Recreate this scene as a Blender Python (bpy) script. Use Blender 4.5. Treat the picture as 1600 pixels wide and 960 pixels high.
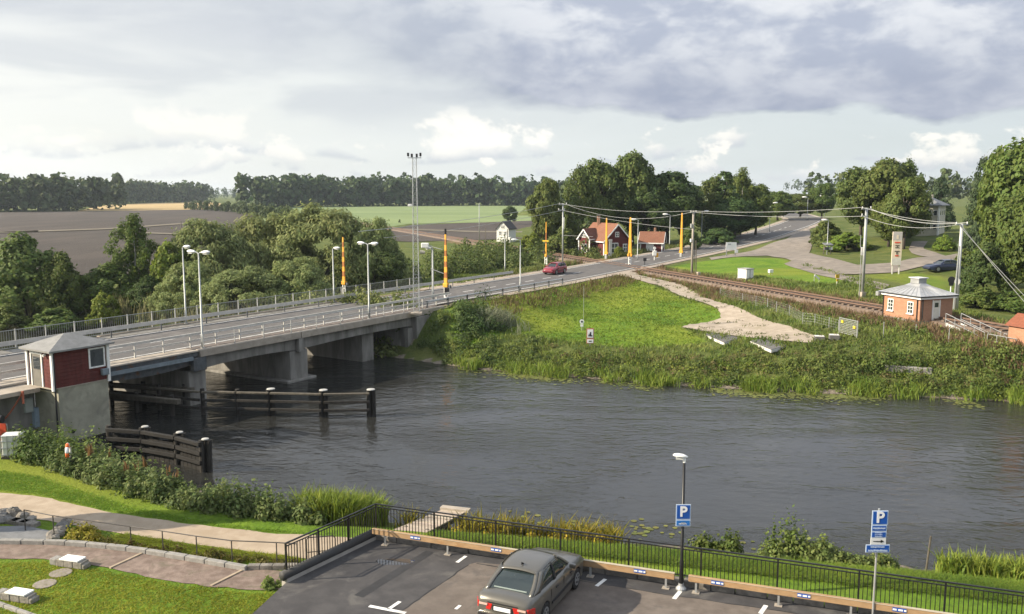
import bpy, math, random
import numpy as np
from mathutils import Vector, Matrix, noise as mnoise

for o in list(bpy.data.objects):
    bpy.data.objects.remove(o, do_unlink=True)
sc = bpy.context.scene
COL = sc.collection
R = math.radians
rng = np.random.default_rng(7)
random.seed(7)

# ------------------------------------------------------------------ camera
H = 13.5                    # camera height above the water
PITCH = R(7.4)
FPX = 1386.0                # focal length in pixels of the 1600 px wide photograph
cam_d = bpy.data.cameras.new('camera')
cam_d.sensor_width = 36.0
cam_d.lens = 36.0 * FPX / 1600.0
cam_d.clip_start = 0.1
cam_d.clip_end = 12000
cam = bpy.data.objects.new('camera', cam_d)
COL.objects.link(cam)
cam.location = (0, 0, H)
cam.rotation_euler = (R(90) - PITCH, 0, 0)
sc.camera = cam

# ------------------------------------------------------------------ sun and sky
SUN_EL = R(28)
SUN_AZ = R(-98)             # measured from +Y, clockwise; the sun stands to the left, a little behind us
sun_dir = Vector((math.sin(SUN_AZ) * math.cos(SUN_EL), math.cos(SUN_AZ) * math.cos(SUN_EL), math.sin(SUN_EL)))
sd = bpy.data.lights.new('sun', 'SUN')
sd.energy = 5.0
sd.angle = R(0.53)
sd.color = (1.0, 0.875, 0.69)
so = bpy.data.objects.new('sun', sd)
COL.objects.link(so)
so.rotation_euler = sun_dir.to_track_quat('Z', 'Y').to_euler()
so.location = (-60, 20, 60)

sc.view_settings.view_transform = 'Standard'
sc.view_settings.look = 'None'
sc.view_settings.gamma = 1.0
sc.view_settings.exposure = 0.95
sc.view_settings.use_curve_mapping = False
sc.render.engine = 'CYCLES'
sc.cycles.use_denoising = True
sc.cycles.use_adaptive_sampling = True
sc.cycles.adaptive_threshold = 0.015
sc.cycles.max_bounces = 5
sc.cycles.diffuse_bounces = 2
sc.cycles.glossy_bounces = 3
sc.cycles.transmission_bounces = 3
sc.cycles.transparent_max_bounces = 6
sc.cycles.volume_bounces = 0
sc.cycles.caustics_reflective = False
sc.cycles.caustics_refractive = False

class NT:
    """small expression helper over a node tree"""
    def __init__(self, tree):
        self.t = tree; self.n = tree.nodes; self.l = tree.links
    def node(self, typ, **kw):
        nd = self.n.new(typ)
        for k, v in kw.items():
            setattr(nd, k, v)
        return nd
    def put(self, sock, v):
        if hasattr(v, 'is_output'):
            self.l.new(v, sock)
        elif v is not None:
            if isinstance(v, (tuple, list)) and len(v) == 3 and sock.type == 'RGBA':
                v = (*v, 1)
            sock.default_value = v
    def m(self, op, a, b=None, c=None, clamp=False):
        nd = self.node('ShaderNodeMath', operation=op, use_clamp=clamp)
        self.put(nd.inputs[0], a)
        if b is not None: self.put(nd.inputs[1], b)
        if c is not None: self.put(nd.inputs[2], c)
        return nd.outputs[0]
    def smooth(self, x, a, b):
        nd = self.node('ShaderNodeMapRange', interpolation_type='SMOOTHSTEP')
        self.put(nd.inputs['Value'], x)
        nd.inputs['From Min'].default_value = a; nd.inputs['From Max'].default_value = b
        return nd.outputs[0]
    def lin(self, x, a, b, c=0.0, d=1.0):
        nd = self.node('ShaderNodeMapRange')
        self.put(nd.inputs['Value'], x)
        for k, v in (('From Min', a), ('From Max', b), ('To Min', c), ('To Max', d)):
            nd.inputs[k].default_value = v
        return nd.outputs[0]
    def mix(self, f, a, b, blend='MIX'):
        nd = self.node('ShaderNodeMix', data_type='RGBA', blend_type=blend)
        self.put(nd.inputs['Factor'], f)
        self.put(nd.inputs[6], a); self.put(nd.inputs[7], b)
        return nd.outputs[2]
    def noise(self, vec, scale, detail=4, rough=0.55, dist=0.0):
        nd = self.node('ShaderNodeTexNoise')
        if vec is not None: self.put(nd.inputs['Vector'], vec)
        nd.inputs['Scale'].default_value = scale
        nd.inputs['Detail'].default_value = detail
        nd.inputs['Roughness'].default_value = rough
        nd.inputs['Distortion'].default_value = dist
        return nd.outputs['Fac']
    def vec(self, x, y, z=0.0):
        nd = self.node('ShaderNodeCombineXYZ')
        self.put(nd.inputs[0], x); self.put(nd.inputs[1], y); self.put(nd.inputs[2], z)
        return nd.outputs[0]
    def sep(self, v):
        nd = self.node('ShaderNodeSeparateXYZ')
        self.put(nd.inputs[0], v)
        return nd.outputs
    def mapping(self, vec, scale=(1, 1, 1), rot=(0, 0, 0), loc=(0, 0, 0)):
        nd = self.node('ShaderNodeMapping')
        self.put(nd.inputs['Vector'], vec)
        nd.inputs['Scale'].default_value = scale
        nd.inputs['Rotation'].default_value = rot
        nd.inputs['Location'].default_value = loc
        return nd.outputs[0]

world = bpy.data.worlds.new('World')
sc.world = world
world.use_nodes = True
world.cycles.sampling_method = 'MANUAL'
world.cycles.sample_map_resolution = 512
world.node_tree.nodes.clear()
def build_sky():
    w = NT(world.node_tree)
    sky = w.node('ShaderNodeTexSky', sky_type='NISHITA')
    sky.sun_disc = False
    sky.sun_elevation = SUN_EL
    sky.sun_rotation = SUN_AZ
    sky.air_density = 1.0; sky.dust_density = 2.0; sky.ozone_density = 1.0
    geo = w.node('ShaderNodeTexCoord').outputs['Generated']
    s = w.sep(geo)
    az = w.m('MULTIPLY', w.m('ARCTAN2', s[0], s[1]), 57.2958)          # degrees, 0 = +Y
    el = w.m('MULTIPLY', w.m('ARCSINE', s[2]), 57.2958)
    uv = w.vec(az, w.m('MULTIPLY', el, 2.0), 0.0)                        # flattened cloud space
    n_big = w.noise(w.mapping(uv, loc=(3.1, 7.7, 0)), 0.05, 4, 0.5, 0.3)
    n_mid = w.noise(w.mapping(uv, loc=(11.3, 2.2, 0)), 0.13, 5, 0.55, 0.25)
    soft = w.noise(w.mapping(uv, scale=(0.45, 1.3, 1), loc=(1.0, 4.0, 0)), 0.11, 4, 0.5, 0.6)
    # thin bright veil over nearly everything, brighter towards the sun
    sdir = w.node('ShaderNodeVectorMath', operation='DOT_PRODUCT')
    w.put(sdir.inputs[0], geo)
    sdir.inputs[1].default_value = (math.sin(SUN_AZ + R(20)), math.cos(SUN_AZ + R(20)), 0.12)
    glow = w.m('POWER', w.lin(sdir.outputs['Value'], -0.4, 1.0), 1.45)
    veil_col = w.mix(w.smooth(el, 0.5, 14), (0.66, 0.725, 0.745), (0.61, 0.665, 0.725))
    veil_col = w.mix(w.m('MULTIPLY', glow, 0.95, clamp=True), veil_col, (1.10, 1.08, 1.0))
    streak = w.m('MULTIPLY', w.smooth(soft, 0.40, 0.60), w.smooth(el, 2.5, 5.5))
    veil_col = w.mix(w.m('MULTIPLY', streak, 0.55), veil_col, (0.52, 0.555, 0.615))
    # a wide grey bank of cloud: high and thin on the left, lower and heavier on the right
    edge = w.m('ADD', w.lin(az, -22.0, 4.0, 8.6, 4.5), w.m('MULTIPLY', w.m('SUBTRACT', n_big, 0.5), 4.4))
    edge = w.m('ADD', edge, w.m('MULTIPLY', w.m('SUBTRACT', n_mid, 0.5), 2.6))
    over = w.m('SUBTRACT', el, edge)
    hard = w.lin(az, -12.0, 4.0, 3.4, 0.45)
    bank = w.m('DIVIDE', over, hard, clamp=True)
    bank = w.m('MULTIPLY', bank, w.lin(az, -18.0, 2.0, 0.60, 1.0))
    puff = w.m('ADD', w.m('MULTIPLY', n_mid, 0.55), w.m('MULTIPLY', w.noise(w.mapping(uv, loc=(5.0, 9.0, 0)), 0.30, 5, 0.55, 0.3), 0.45))
    dark = w.mix(w.smooth(puff, 0.36, 0.66), (0.345, 0.385, 0.485), (0.55, 0.58, 0.645))
    high = w.mix(w.smooth(puff, 0.42, 0.60), (0.43, 0.475, 0.575), (0.72, 0.745, 0.785))
    dark = w.mix(w.smooth(over, 1.0, 6.5), dark, high)
    dark = w.mix(w.lin(az, -20.0, 0.0, 0.85, 0.0), dark, (0.565, 0.595, 0.655))
    dark = w.mix(w.smooth(over, 7.0, 17.0), dark, w.mix(w.smooth(puff, 0.40, 0.60), (0.62, 0.72, 0.90), (0.88, 0.91, 0.96)))
    # bright gaps in the bank where the blue shows through
    gap = w.m('MULTIPLY', w.smooth(n_big, 0.60, 0.70), w.smooth(over, 3.5, 6.0))
    bank = w.m('MULTIPLY', bank, w.m('SUBTRACT', 1.0, w.m('MULTIPLY', gap, 0.8)))
    # heaped white cumulus with flat bases, low over the horizon
    def heap(seed, b0, b1, sc_, thr, grow):
        basen = w.noise(w.vec(w.m('MULTIPLY', az, 0.09), seed, 0.0), 1.0, 1, 0.5)
        base = w.lin(basen, 0.3, 0.7, b0, b1)
        up = w.m('SUBTRACT', el, base)
        cn = w.noise(w.mapping(w.vec(az, w.m('MULTIPLY', el, 1.5), seed), loc=(seed, 0.6, 0)), sc_, 6, 0.58, 0.15)
        dens = w.m('SUBTRACT', cn, w.m('ADD', thr, w.m('MULTIPLY', w.m('MAXIMUM', up, 0.0), grow)))
        mask = w.m('MULTIPLY', w.smooth(dens, -0.015, 0.075), w.smooth(up, -0.10, 0.22))
        lit = w.smooth(w.m('ADD', up, w.m('MULTIPLY', w.m('SUBTRACT', cn, 0.5), 3.0)), 0.1, 1.5)
        return mask, w.mix(lit, (0.60, 0.645, 0.71), (1.06, 1.03, 0.96))
    col = veil_col
    for (seed, b0, b1, sc_, thr, grow) in ((3.3, 1.3, 2.8, 0.20, 0.462, 0.048), (8.1, 0.4, 1.5, 0.33, 0.485, 0.06)):
        mk, cc = heap(seed, b0, b1, sc_, thr, grow)
        fade = w.m('MULTIPLY', mk, w.lin(az, -30.0, 2.0, 0.55, 0.95))
        fade = w.m('MULTIPLY', fade, w.m('SUBTRACT', 1.0, w.smooth(el, 4.2, 6.0)))
        col = w.mix(fade, col, cc)
    col = w.mix(bank, col, dark)
    # paler towards the very horizon
    col = w.mix(w.m('SUBTRACT', 1.0, w.smooth(el, -0.5, 1.6)), col, w.mix(glow, (0.76, 0.785, 0.78), (1.08, 1.05, 0.96)))
    bg_sky = w.node('ShaderNodeBackground'); w.put(bg_sky.inputs[0], sky.outputs[0]); bg_sky.inputs[1].default_value = 0.05
    bg_cl = w.node('ShaderNodeBackground'); w.put(bg_cl.inputs[0], col); bg_cl.inputs[1].default_value = 0.60
    mx = w.node('ShaderNodeMixShader')
    cover = w.m('MAXIMUM', w.lin(soft, 0.3, 0.7, 0.80, 0.95), bank)
    cover = w.m('SUBTRACT', cover, w.m('MULTIPLY', gap, 0.7), clamp=True)
    w.put(mx.inputs[0], cover); w.l.new(bg_sky.outputs[0], mx.inputs[1]); w.l.new(bg_cl.outputs[0], mx.inputs[2])
    out = w.node('ShaderNodeOutputWorld')
    w.l.new(mx.outputs[0], out.inputs['Surface'])
build_sky()

# ------------------------------------------------------------------ materials
MATS = {}
def material(name, col, rough=0.8, var=0.15, scale=3.0, bump=0.0, bscale=None, metal=0.0, col2=None, spec=0.4,
             detail=5, stretch=None, island=0.0, transl=0.0, objrand=0.0, coat=0.0, coords='Object', dirt=None):
    """principled material whose colour is broken up by two octaves of noise"""
    if name in MATS: return MATS[name]
    mt = bpy.data.materials.new(name); mt.use_nodes = True
    t = NT(mt.node_tree)
    bs = t.n['Principled BSDF']
    tc = t.node('ShaderNodeTexCoord').outputs[coords] if coords != 'World' else t.node('ShaderNodeNewGeometry').outputs['Position']
    v = t.mapping(tc, scale=stretch) if stretch else tc
    c = tuple(col)
    lo = tuple(max(0, x * (1 - var)) for x in c); hi = tuple(min(1, x * (1 + var)) for x in c)
    f = t.noise(v, scale, detail, 0.6)
    cc = t.mix(t.smooth(f, 0.3, 0.7), lo, col2 if col2 else hi)
    f2 = t.noise(v, scale * 0.13 + 0.01, 3, 0.5)
    cc = t.mix(t.lin(f2, 0.3, 0.7, 0.0, 0.55), cc, lo)
    if dirt:
        f3 = t.noise(v, scale * 0.5, 6, 0.65, 0.6)
        cc = t.mix(t.smooth(f3, 0.52, 0.68), cc, dirt)
    if island:
        g = t.node('ShaderNodeNewGeometry').outputs['Random Per Island']
        hs = t.node('ShaderNodeHueSaturation')
        t.put(hs.inputs['Color'], cc)
        t.put(hs.inputs['Value'], t.lin(g, 0, 1, 1 - island, 1 + island))
        t.put(hs.inputs['Hue'], t.lin(t.m('FRACT', t.m('MULTIPLY', g, 17.3)), 0, 1, 0.5 - 0.02, 0.5 + 0.02))
        cc = hs.outputs[0]
    if objrand:
        oi = t.node('ShaderNodeObjectInfo').outputs['Random']
        hs = t.node('ShaderNodeHueSaturation')
        t.put(hs.inputs['Color'], cc)
        t.put(hs.inputs['Value'], t.lin(oi, 0, 1, 1 - objrand, 1 + objrand))
        t.put(hs.inputs['Hue'], t.lin(t.m('FRACT', t.m('MULTIPLY', oi, 7.7)), 0, 1, 0.485, 0.515))
        cc = hs.outputs[0]
    t.put(bs.inputs['Base Color'], cc)
    bs.inputs['Roughness'].default_value = rough
    bs.inputs['Metallic'].default_value = metal
    bs.inputs['Specular IOR Level'].default_value = spec
    if coat:
        bs.inputs['Coat Weight'].default_value = coat; bs.inputs['Coat Roughness'].default_value = 0.08
    if bump:
        b = t.node('ShaderNodeBump')
        b.inputs['Strength'].default_value = 1.0
        b.inputs['Distance'].default_value = bump
        t.put(b.inputs['Height'], t.noise(v, bscale or scale * 2, 6, 0.65))
        t.l.new(b.outputs[0], bs.inputs['Normal'])
    if transl:
        tr = t.node('ShaderNodeBsdfTranslucent')
        t.put(tr.inputs[0], cc)
        mx = t.node('ShaderNodeMixShader'); mx.inputs[0].default_value = transl
        t.l.new(bs.outputs[0], mx.inputs[1]); t.l.new(tr.outputs[0], mx.inputs[2])
        t.l.new(mx.outputs[0], t.n['Material Output'].inputs[0])
    MATS[name] = mt
    return mt

# ------------------------------------------------------------------ geometry helpers
def link(o, parent=None):
    COL.objects.link(o)
    if parent is not None: o.parent = parent
    return o
def tag(o, label=None, cat=None, group=None, kind=None):
    if label: o['label'] = label
    if cat: o['category'] = cat
    if group: o['group'] = group
    if kind: o['kind'] = kind
    return o
def thing(name, label, cat, loc=(0, 0, 0), rz=0.0, group=None):
    o = bpy.data.objects.new(name, None)
    o.empty_display_size = 0.3
    o.location = loc; o.rotation_euler = (0, 0, rz)
    return tag(link(o), label, cat, group)
def copy_tree(src, parent=None):
    c = src.copy(); COL.objects.link(c); c.parent = parent
    for ch in list(src.children):
        copy_tree(ch, c)
    return c
def np_mesh(name, V, F, mat=None, smooth=False):
    """V (n,3) array, F (m,k) array of equal-sized faces"""
    me = bpy.data.meshes.new(name)
    V = np.asarray(V, dtype=np.float32); F = np.asarray(F, dtype=np.int32)
    me.vertices.add(len(V)); me.vertices.foreach_set('co', V.ravel())
    k = F.shape[1]
    me.loops.add(F.size); me.loops.foreach_set('vertex_index', F.ravel())
    me.polygons.add(len(F))
    me.polygons.foreach_set('loop_start', np.arange(0, F.size, k, dtype=np.int32))
    me.polygons.foreach_set('loop_total', np.full(len(F), k, dtype=np.int32))
    if smooth: me.polygons.foreach_set('use_smooth', np.ones(len(F), dtype=bool))
    me.update(calc_edges=True); me.validate()
    if mat: me.materials.append(mat)
    return me
class MB:
    """collects shapes, then becomes ONE mesh object"""
    def __init__(self): self.v = []; self.f = []
    def add(self, vs, fs):
        b = len(self.v); self.v += [tuple(p) for p in vs]; self.f += [tuple(i + b for i in q) for q in fs]; return self
    def box(self, c, s, rz=0.0, taper=1.0):
        x, y, z = (s[0] / 2, s[1] / 2, s[2] / 2); ca, sa = math.cos(rz), math.sin(rz)
        vs = []
        for k, (i, j) in [(0, q) for q in ((-1, -1), (1, -1), (1, 1), (-1, 1))] + [(1, q) for q in ((-1, -1), (1, -1), (1, 1), (-1, 1))]:
            tt = taper if k else 1.0
            px, py = i * x * tt, j * y * tt
            vs.append((c[0] + px * ca - py * sa, c[1] + px * sa + py * ca, c[2] + (z if k else -z)))
        return self.add(vs, [(3, 2, 1, 0), (4, 5, 6, 7), (0, 1, 5, 4), (1, 2, 6, 5), (2, 3, 7, 6), (3, 0, 4, 7)])
    def tube(self, pts, r, n=6, r2=None, cap=True):
        pts = [Vector(p) for p in pts]; rings = []
        m = len(pts)
        up = None
        for i, p in enumerate(pts):
            d = (pts[min(i + 1, m - 1)] - pts[max(i - 1, 0)])
            d = d.normalized() if d.length > 1e-9 else Vector((0, 0, 1))
            a = d.orthogonal().normalized() if up is None else (up - d * up.dot(d)).normalized()
            up = a
            b = d.cross(a)
            if hasattr(r, '__len__'): rr = r[i]
            else: rr = r if r2 is None else r + (r2 - r) * i / (m - 1)
            rings.append([p + (a * math.cos(2 * math.pi * k / n) + b * math.sin(2 * math.pi * k / n)) * rr for k in range(n)])
        vs = [q for ring in rings for q in ring]; fs = []
        for i in range(m - 1):
            for k in range(n):
                fs.append((i * n + k, i * n + (k + 1) % n, (i + 1) * n + (k + 1) % n, (i + 1) * n + k))
        if cap:
            fs.append(tuple(reversed(range(n)))); fs.append(tuple((m - 1) * n + k for k in range(n)))
        return self.add(vs, fs)
    def cyl(self, c, r, h, n=12, r2=None):
        return self.tube([(c[0], c[1], c[2]), (c[0], c[1], c[2] + h)], r, n, r if r2 is None else r2)
    def lathe(self, c, prof, n=14):
        vs = []; fs = []
        for (r, z) in prof:
            for k in range(n):
                a = 2 * math.pi * k / n
                vs.append((c[0] + r * math.cos(a), c[1] + r * math.sin(a), c[2] + z))
        m = len(prof)
        for i in range(m - 1):
            for k in range(n):
                fs.append((i * n + k, i * n + (k + 1) % n, (i + 1) * n + (k + 1) % n, (i + 1) * n + k))
        fs.append(tuple(reversed(range(n)))); fs.append(tuple((m - 1) * n + k for k in range(n)))
        return self.add(vs, fs)
    def prism(self, poly, z0, z1):
        n = len(poly)
        vs = [(p[0], p[1], z0) for p in poly] + [(p[0], p[1], z1) for p in poly]
        fs = [tuple(reversed(range(n))), tuple(range(n, 2 * n))]
        fs += [(i, (i + 1) % n, n + (i + 1) % n, n + i) for i in range(n)]
        return self.add(vs, fs)
    def bar(self, a, b, w, h, z_up=True):
        """rectangular bar from a to b, w across, h vertical"""
        a = Vector(a); b = Vector(b); d = (b - a).normalized()
        s = d.cross(Vector((0, 0, 1)))
        s = Vector((1, 0, 0)) if s.length < 1e-6 else s.normalized()
        u = s.cross(d)
        vs = []
        for p in (a, b):
            for i, j in ((-1, -1), (1, -1), (1, 1), (-1, 1)):
                vs.append(p + s * (i * w / 2) + u * (j * h / 2))
        return self.add(vs, [(3, 2, 1, 0), (4, 5, 6, 7), (0, 1, 5, 4), (1, 2, 6, 5), (2, 3, 7, 6), (3, 0, 4, 7)])
    def mesh(self, name, mat, smooth=False):
        me = bpy.data.meshes.new(name); me.from_pydata([tuple(p) for p in self.v], [], self.f)
        if mat: me.materials.append(mat)
        if smooth: me.polygons.foreach_set('use_smooth', [True] * len(me.polygons))
        me.update()
        import bmesh
        bm = bmesh.new(); bm.from_mesh(me); bmesh.ops.recalc_face_normals(bm, faces=bm.faces); bm.to_mesh(me); bm.free()
        return me
    def build(self, name, mat, parent=None, smooth=False, bevel=0.0):
        o = bpy.data.objects.new(name, self.mesh(name, mat, smooth))
        link(o, parent)
        if bevel:
            b = o.modifiers.new('bevel', 'BEVEL'); b.width = bevel; b.segments = 2; b.limit_method = 'ANGLE'
        return o
def mesh_obj(name, me, parent=None):
    return link(bpy.data.objects.new(name, me), parent)

# ------------------------------------------------------------------ picture <-> place
cp, sp_ = math.cos(PITCH), math.sin(PITCH)
def ray(px, py):
    a = (px - 800.0) / FPX; b = -(py - 480.0) / FPX
    return np.array([a, cp + b * sp_, -sp_ + b * cp])
def P(px, py, z):
    """the point at height z that the photograph shows at (px, py)"""
    d = ray(px, py); t = (z - H) / d[2]
    return np.array([d[0] * t, d[1] * t, z])
def proj(p):
    x, y, z = p[0], p[1], p[2] - H
    dep = y * cp - z * sp_; up = y * sp_ + z * cp
    return 800 + FPX * x / dep, 480 - FPX * up / dep, dep
# ================================================================== the lie of the land
ROAD_Z = 3.5
LOT_Z = 1.5
# river banks (photograph positions of the waterline), left to right
_ns = [P(-60, 690, 0), P(60, 702, 0), P(200, 735, 0), P(330, 770, 0), P(480, 800, 0), P(620, 816, 0), P(900, 838, 0), P(1250, 868, 0), P(1660, 905, 0)]
_fs = [P(640, 562, 0), P(740, 577, 0), P(900, 590, 0), P(1000, 599, 0), P(1200, 611, 0), P(1400, 619, 0), P(1640, 631, 0)]
NS = np.array([(-3000, 1200, 0), (-120, 84, 0)] + [tuple(p) for p in _ns] + [(80, 12, 0), (3000, -1100, 0)])
FS = np.array([(-3000, 1260, 0), (-120, 124, 0), (-46, 94, 0)] + [tuple(p) for p in _fs] + [(90, 38, 0), (3000, -1060, 0)])
def yn(x): return np.interp(x, NS[:, 0], NS[:, 1])
def yf(x): return np.interp(x, FS[:, 0], FS[:, 1])
# bridge frame: s runs along the bridge away from us, t from its near edge to its far edge
B_near = [P(170, 575, ROAD_Z), P(655, 487, ROAD_Z)]
_u = (B_near[1] - B_near[0]); _u = _u / np.linalg.norm(_u)
BU = np.array([_u[0], _u[1]]); BN = np.array([-BU[1], BU[0]])
B0 = B_near[1][:2]
BW = 10.9
def bp(s, t, z=0.0):
    q = B0 + BU * s + BN * t
    return (q[0], q[1], z)
def s_of_px(px, t=0.0, z=ROAD_Z):
    lo, hi = -80.0, 60.0
    for _ in range(50):
        m = (lo + hi) / 2
        if proj(bp(m, t, z))[0] < px: lo = m
        else: hi = m
    return (lo + hi) / 2
BANG = math.atan2(BU[1], BU[0])
S_FAR = 2.0          # the deck ends a little behind the far abutment face
# road centre line
_rc = [np.array(bp(s, BW / 2, ROAD_Z)) for s in (-70, -40, -20, 0, 15, 30)]
_rc += [P(985, 411, 3.5), P(1100, 389, 3.8), P(1180, 371, 4.7), P(1240, 352, 6.2), P(1262, 343, 6.8)]
e = _rc[-1]
_rc += [e + np.array((8, 40, 0.5)), e + np.array((-6, 90, 0.8)), e + np.array((-60, 190, 0.6))]
def resample(pts, step):
    pts = np.array(pts); d = np.r_[0, np.cumsum(np.linalg.norm(np.diff(pts, axis=0), axis=1))]
    n = max(2, int(d[-1] / step) + 1); q = np.linspace(0, d[-1], n)
    return np.stack([np.interp(q, d, pts[:, k]) for k in range(3)], 1)
def smooth_line(pts, step, it=12):
    q = resample(pts, step)
    for _ in range(it):
        q[1:-1] = (q[:-2] + 2 * q[1:-1] + q[2:]) / 4
    return q
ROADC = smooth_line(_rc, 2.0)
# railway centre line
RAIL_Z = 3.5
_r0 = P(1500, 500, RAIL_Z); _r1 = P(1000, 419, RAIL_Z)
_rd = (_r1 - _r0) / np.linalg.norm(_r1 - _r0)
RAILC = np.array([_r0 - _rd * 45, _r0, _r1, _r1 + _rd * 60, _r1 + _rd * 260])
RAILC = resample(RAILC, 3.0)
RAILANG = math.atan2(_rd[1], _rd[0])
def dist_line(x, y, L):
    """distance to a polyline and the line's height at the nearest point (vectorised)"""
    best = np.full(x.shape, 1e9); zz = np.zeros(x.shape)
    for a, b in zip(L[:-1], L[1:]):
        dx, dy = b[0] - a[0], b[1] - a[1]; l2 = dx * dx + dy * dy + 1e-9
        t = np.clip(((x - a[0]) * dx + (y - a[1]) * dy) / l2, 0, 1)
        d = np.hypot(x - a[0] - t * dx, y - a[1] - t * dy)
        m = d < best
        best = np.where(m, d, best); zz = np.where(m, a[2] + (b[2] - a[2]) * t, zz)
    return best, zz
def sstep(x, a, b):
    t = np.clip((x - a) / (b - a), 0, 1); return t * t * (3 - 2 * t)
_cp = [(760, 530, 1.5), (900, 535, 1.3), (1000, 545, 1.3), (1100, 555, 1.4), (1200, 565, 1.5), (1330, 560, 2.0), (1450, 560, 2.3), (1560, 565, 2.2),
       (800, 490, 2.2), (950, 490, 1.9), (1080, 505, 1.9), (1150, 520, 2.0), (1250, 535, 2.3), (950, 450, 2.8), (1080, 470, 2.6),
       (1000, 434, 3.2), (1200, 480, 2.9), (1300, 500, 3.0), (1320, 480, 3.3), (1430, 508, 3.3), (1375, 500, 3.3), (1500, 512, 3.2), (1530, 540, 2.7),
       (1080, 425, 3.3), (1200, 425, 3.4), (1300, 430, 3.5), (1400, 445, 3.5), (1550, 460, 3.5), (1180, 400, 3.8), (1300, 400, 4.3),
       (1440, 405, 4.6), (1580, 410, 4.8), (1250, 372, 5.4), (1262, 345, 6.7), (1400, 370, 6.3), (1500, 365, 6.8), (900, 395, 3.3),
       (1000, 385, 3.4), (1100, 370, 4.4), (1160, 360, 5.0), (800, 400, 3.0), (700, 440, 2.9), (600, 460, 2.4), (830, 380, 3.0),
       (100, 420, 2.6), (300, 420, 2.6), (500, 420, 2.6), (200, 460, 1.6), (400, 460, 1.8)]
CTRL = np.array([P(*c) for c in _cp] + [np.array(q, float) for q in
       [(-600, 600, 3), (0, 800, 3.2), (-200, 300, 3), (0, 300, 3), (60, 320, 7.2), (150, 350, 8), (110, 180, 6.8), (150, 120, 5), (300, 300, 9),
        (400, 700, 10), (800, 1500, 12), (-800, 1500, 4), (100, 60, 3.4), (60, 900, 6), (200, 100, 4)]])
def hz(x, y):
    """height of the ground (vectorised)"""
    x = np.asarray(x, float); y = np.asarray(y, float)
    shp = np.broadcast(x, y).shape; x = np.broadcast_to(x, shp).ravel(); y = np.broadcast_to(y, shp).ravel()
    dn = (yn(x) - y) * 0.93; df = (y - yf(x)) * 0.93
    # far side
    num = np.zeros(x.shape); den = np.zeros(x.shape)
    for c in CTRL:
        w = 1.0 / (((x - c[0]) ** 2 + (y - c[1]) ** 2) + 9.0) ** 1.5
        num += w * c[2]; den += w
    L = num / den
    L = L + (3.0 - L) * sstep(y, 150, 200) * sstep(0.10 * y - x, 0, 30)
    # far side bank
    zf = 0.06 + (L - 0.06) * sstep(df, -0.5, 5.5) ** 1.2
    # far rolling relief
    zf = zf + 0.12 * np.sin(x * 0.37 + y * 0.21) * np.sin(y * 0.29 - x * 0.13) * sstep(df, 6, 14) * (1 - sstep(y, 120, 170))
    dr, zr = dist_line(x, y, ROADC)
    lev = (1 - sstep(dr, 5.2, 12.0)) * sstep(df, 1.5, 6.0)
    zf = zf + (zr - 0.10 - zf) * lev
    dl, zl = dist_line(x, y, RAILC)
    lev = (1 - sstep(dl, 2.6, 6.5)) * sstep(df, 1.0, 4.0)
    zf = zf + (zl - 0.42 - zf) * np.where(dr < 6.5, 0, lev)
    # near side
    zn = 0.06 + 1.14 * sstep(dn, 0.0, 4.2)
    zbed = -1.4 * sstep(np.minimum(-dn, -df), 0.0, 3.0) - 0.1
    z = np.where(dn > 0, zn, np.where(df > 0, zf, zbed))
    return z.reshape(shp)
def gz(x, y): return float(hz(np.array([x]), np.array([y]))[0])
def G(px, py):
    """where the sight line through (px, py) meets the ground"""
    d = ray(px, py); d = d / np.linalg.norm(d)
    t = np.concatenate([np.arange(15, 200, 0.4), np.arange(200, 3000, 3.0)])
    zz = np.maximum(hz(d[0] * t, d[1] * t), 0.0)
    hit = np.nonzero(H + d[2] * t <= zz)[0]
    k = hit[0] if len(hit) else len(t) - 1
    return np.array([d[0] * t[k], d[1] * t[k], zz[k]])
def depth_at(p): return p[1] * cp - (p[2] - H) * sp_

def in_poly(x, y, poly):
    inside = np.zeros(x.shape, bool); n = len(poly)
    for i in range(n):
        x0, y0 = poly[i][0], poly[i][1]; x1, y1 = poly[(i + 1) % n][0], poly[(i + 1) % n][1]
        c = ((y0 > y) != (y1 > y)) & (x < (x1 - x0) * (y - y0) / (y1 - y0 + 1e-12) + x0)
        inside ^= c
    return inside
# parking lot outline
LOT_C = np.array([-4.75, 29.75]); LOT_L = np.array([-6.95, 26.35]); LOT_R = np.array([12.0, 23.55])
_bd = LOT_R - LOT_C; BEAMDIR = _bd / np.linalg.norm(_bd)
LOT_R2 = LOT_C + BEAMDIR * 40
LOT_BL = P(385, 968, LOT_Z)[:2]
LOT = [LOT_C, LOT_L, LOT_BL, LOT_BL + (LOT_BL - LOT_L) * 4, np.array([30.0, 2.0]), LOT_R2]

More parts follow.
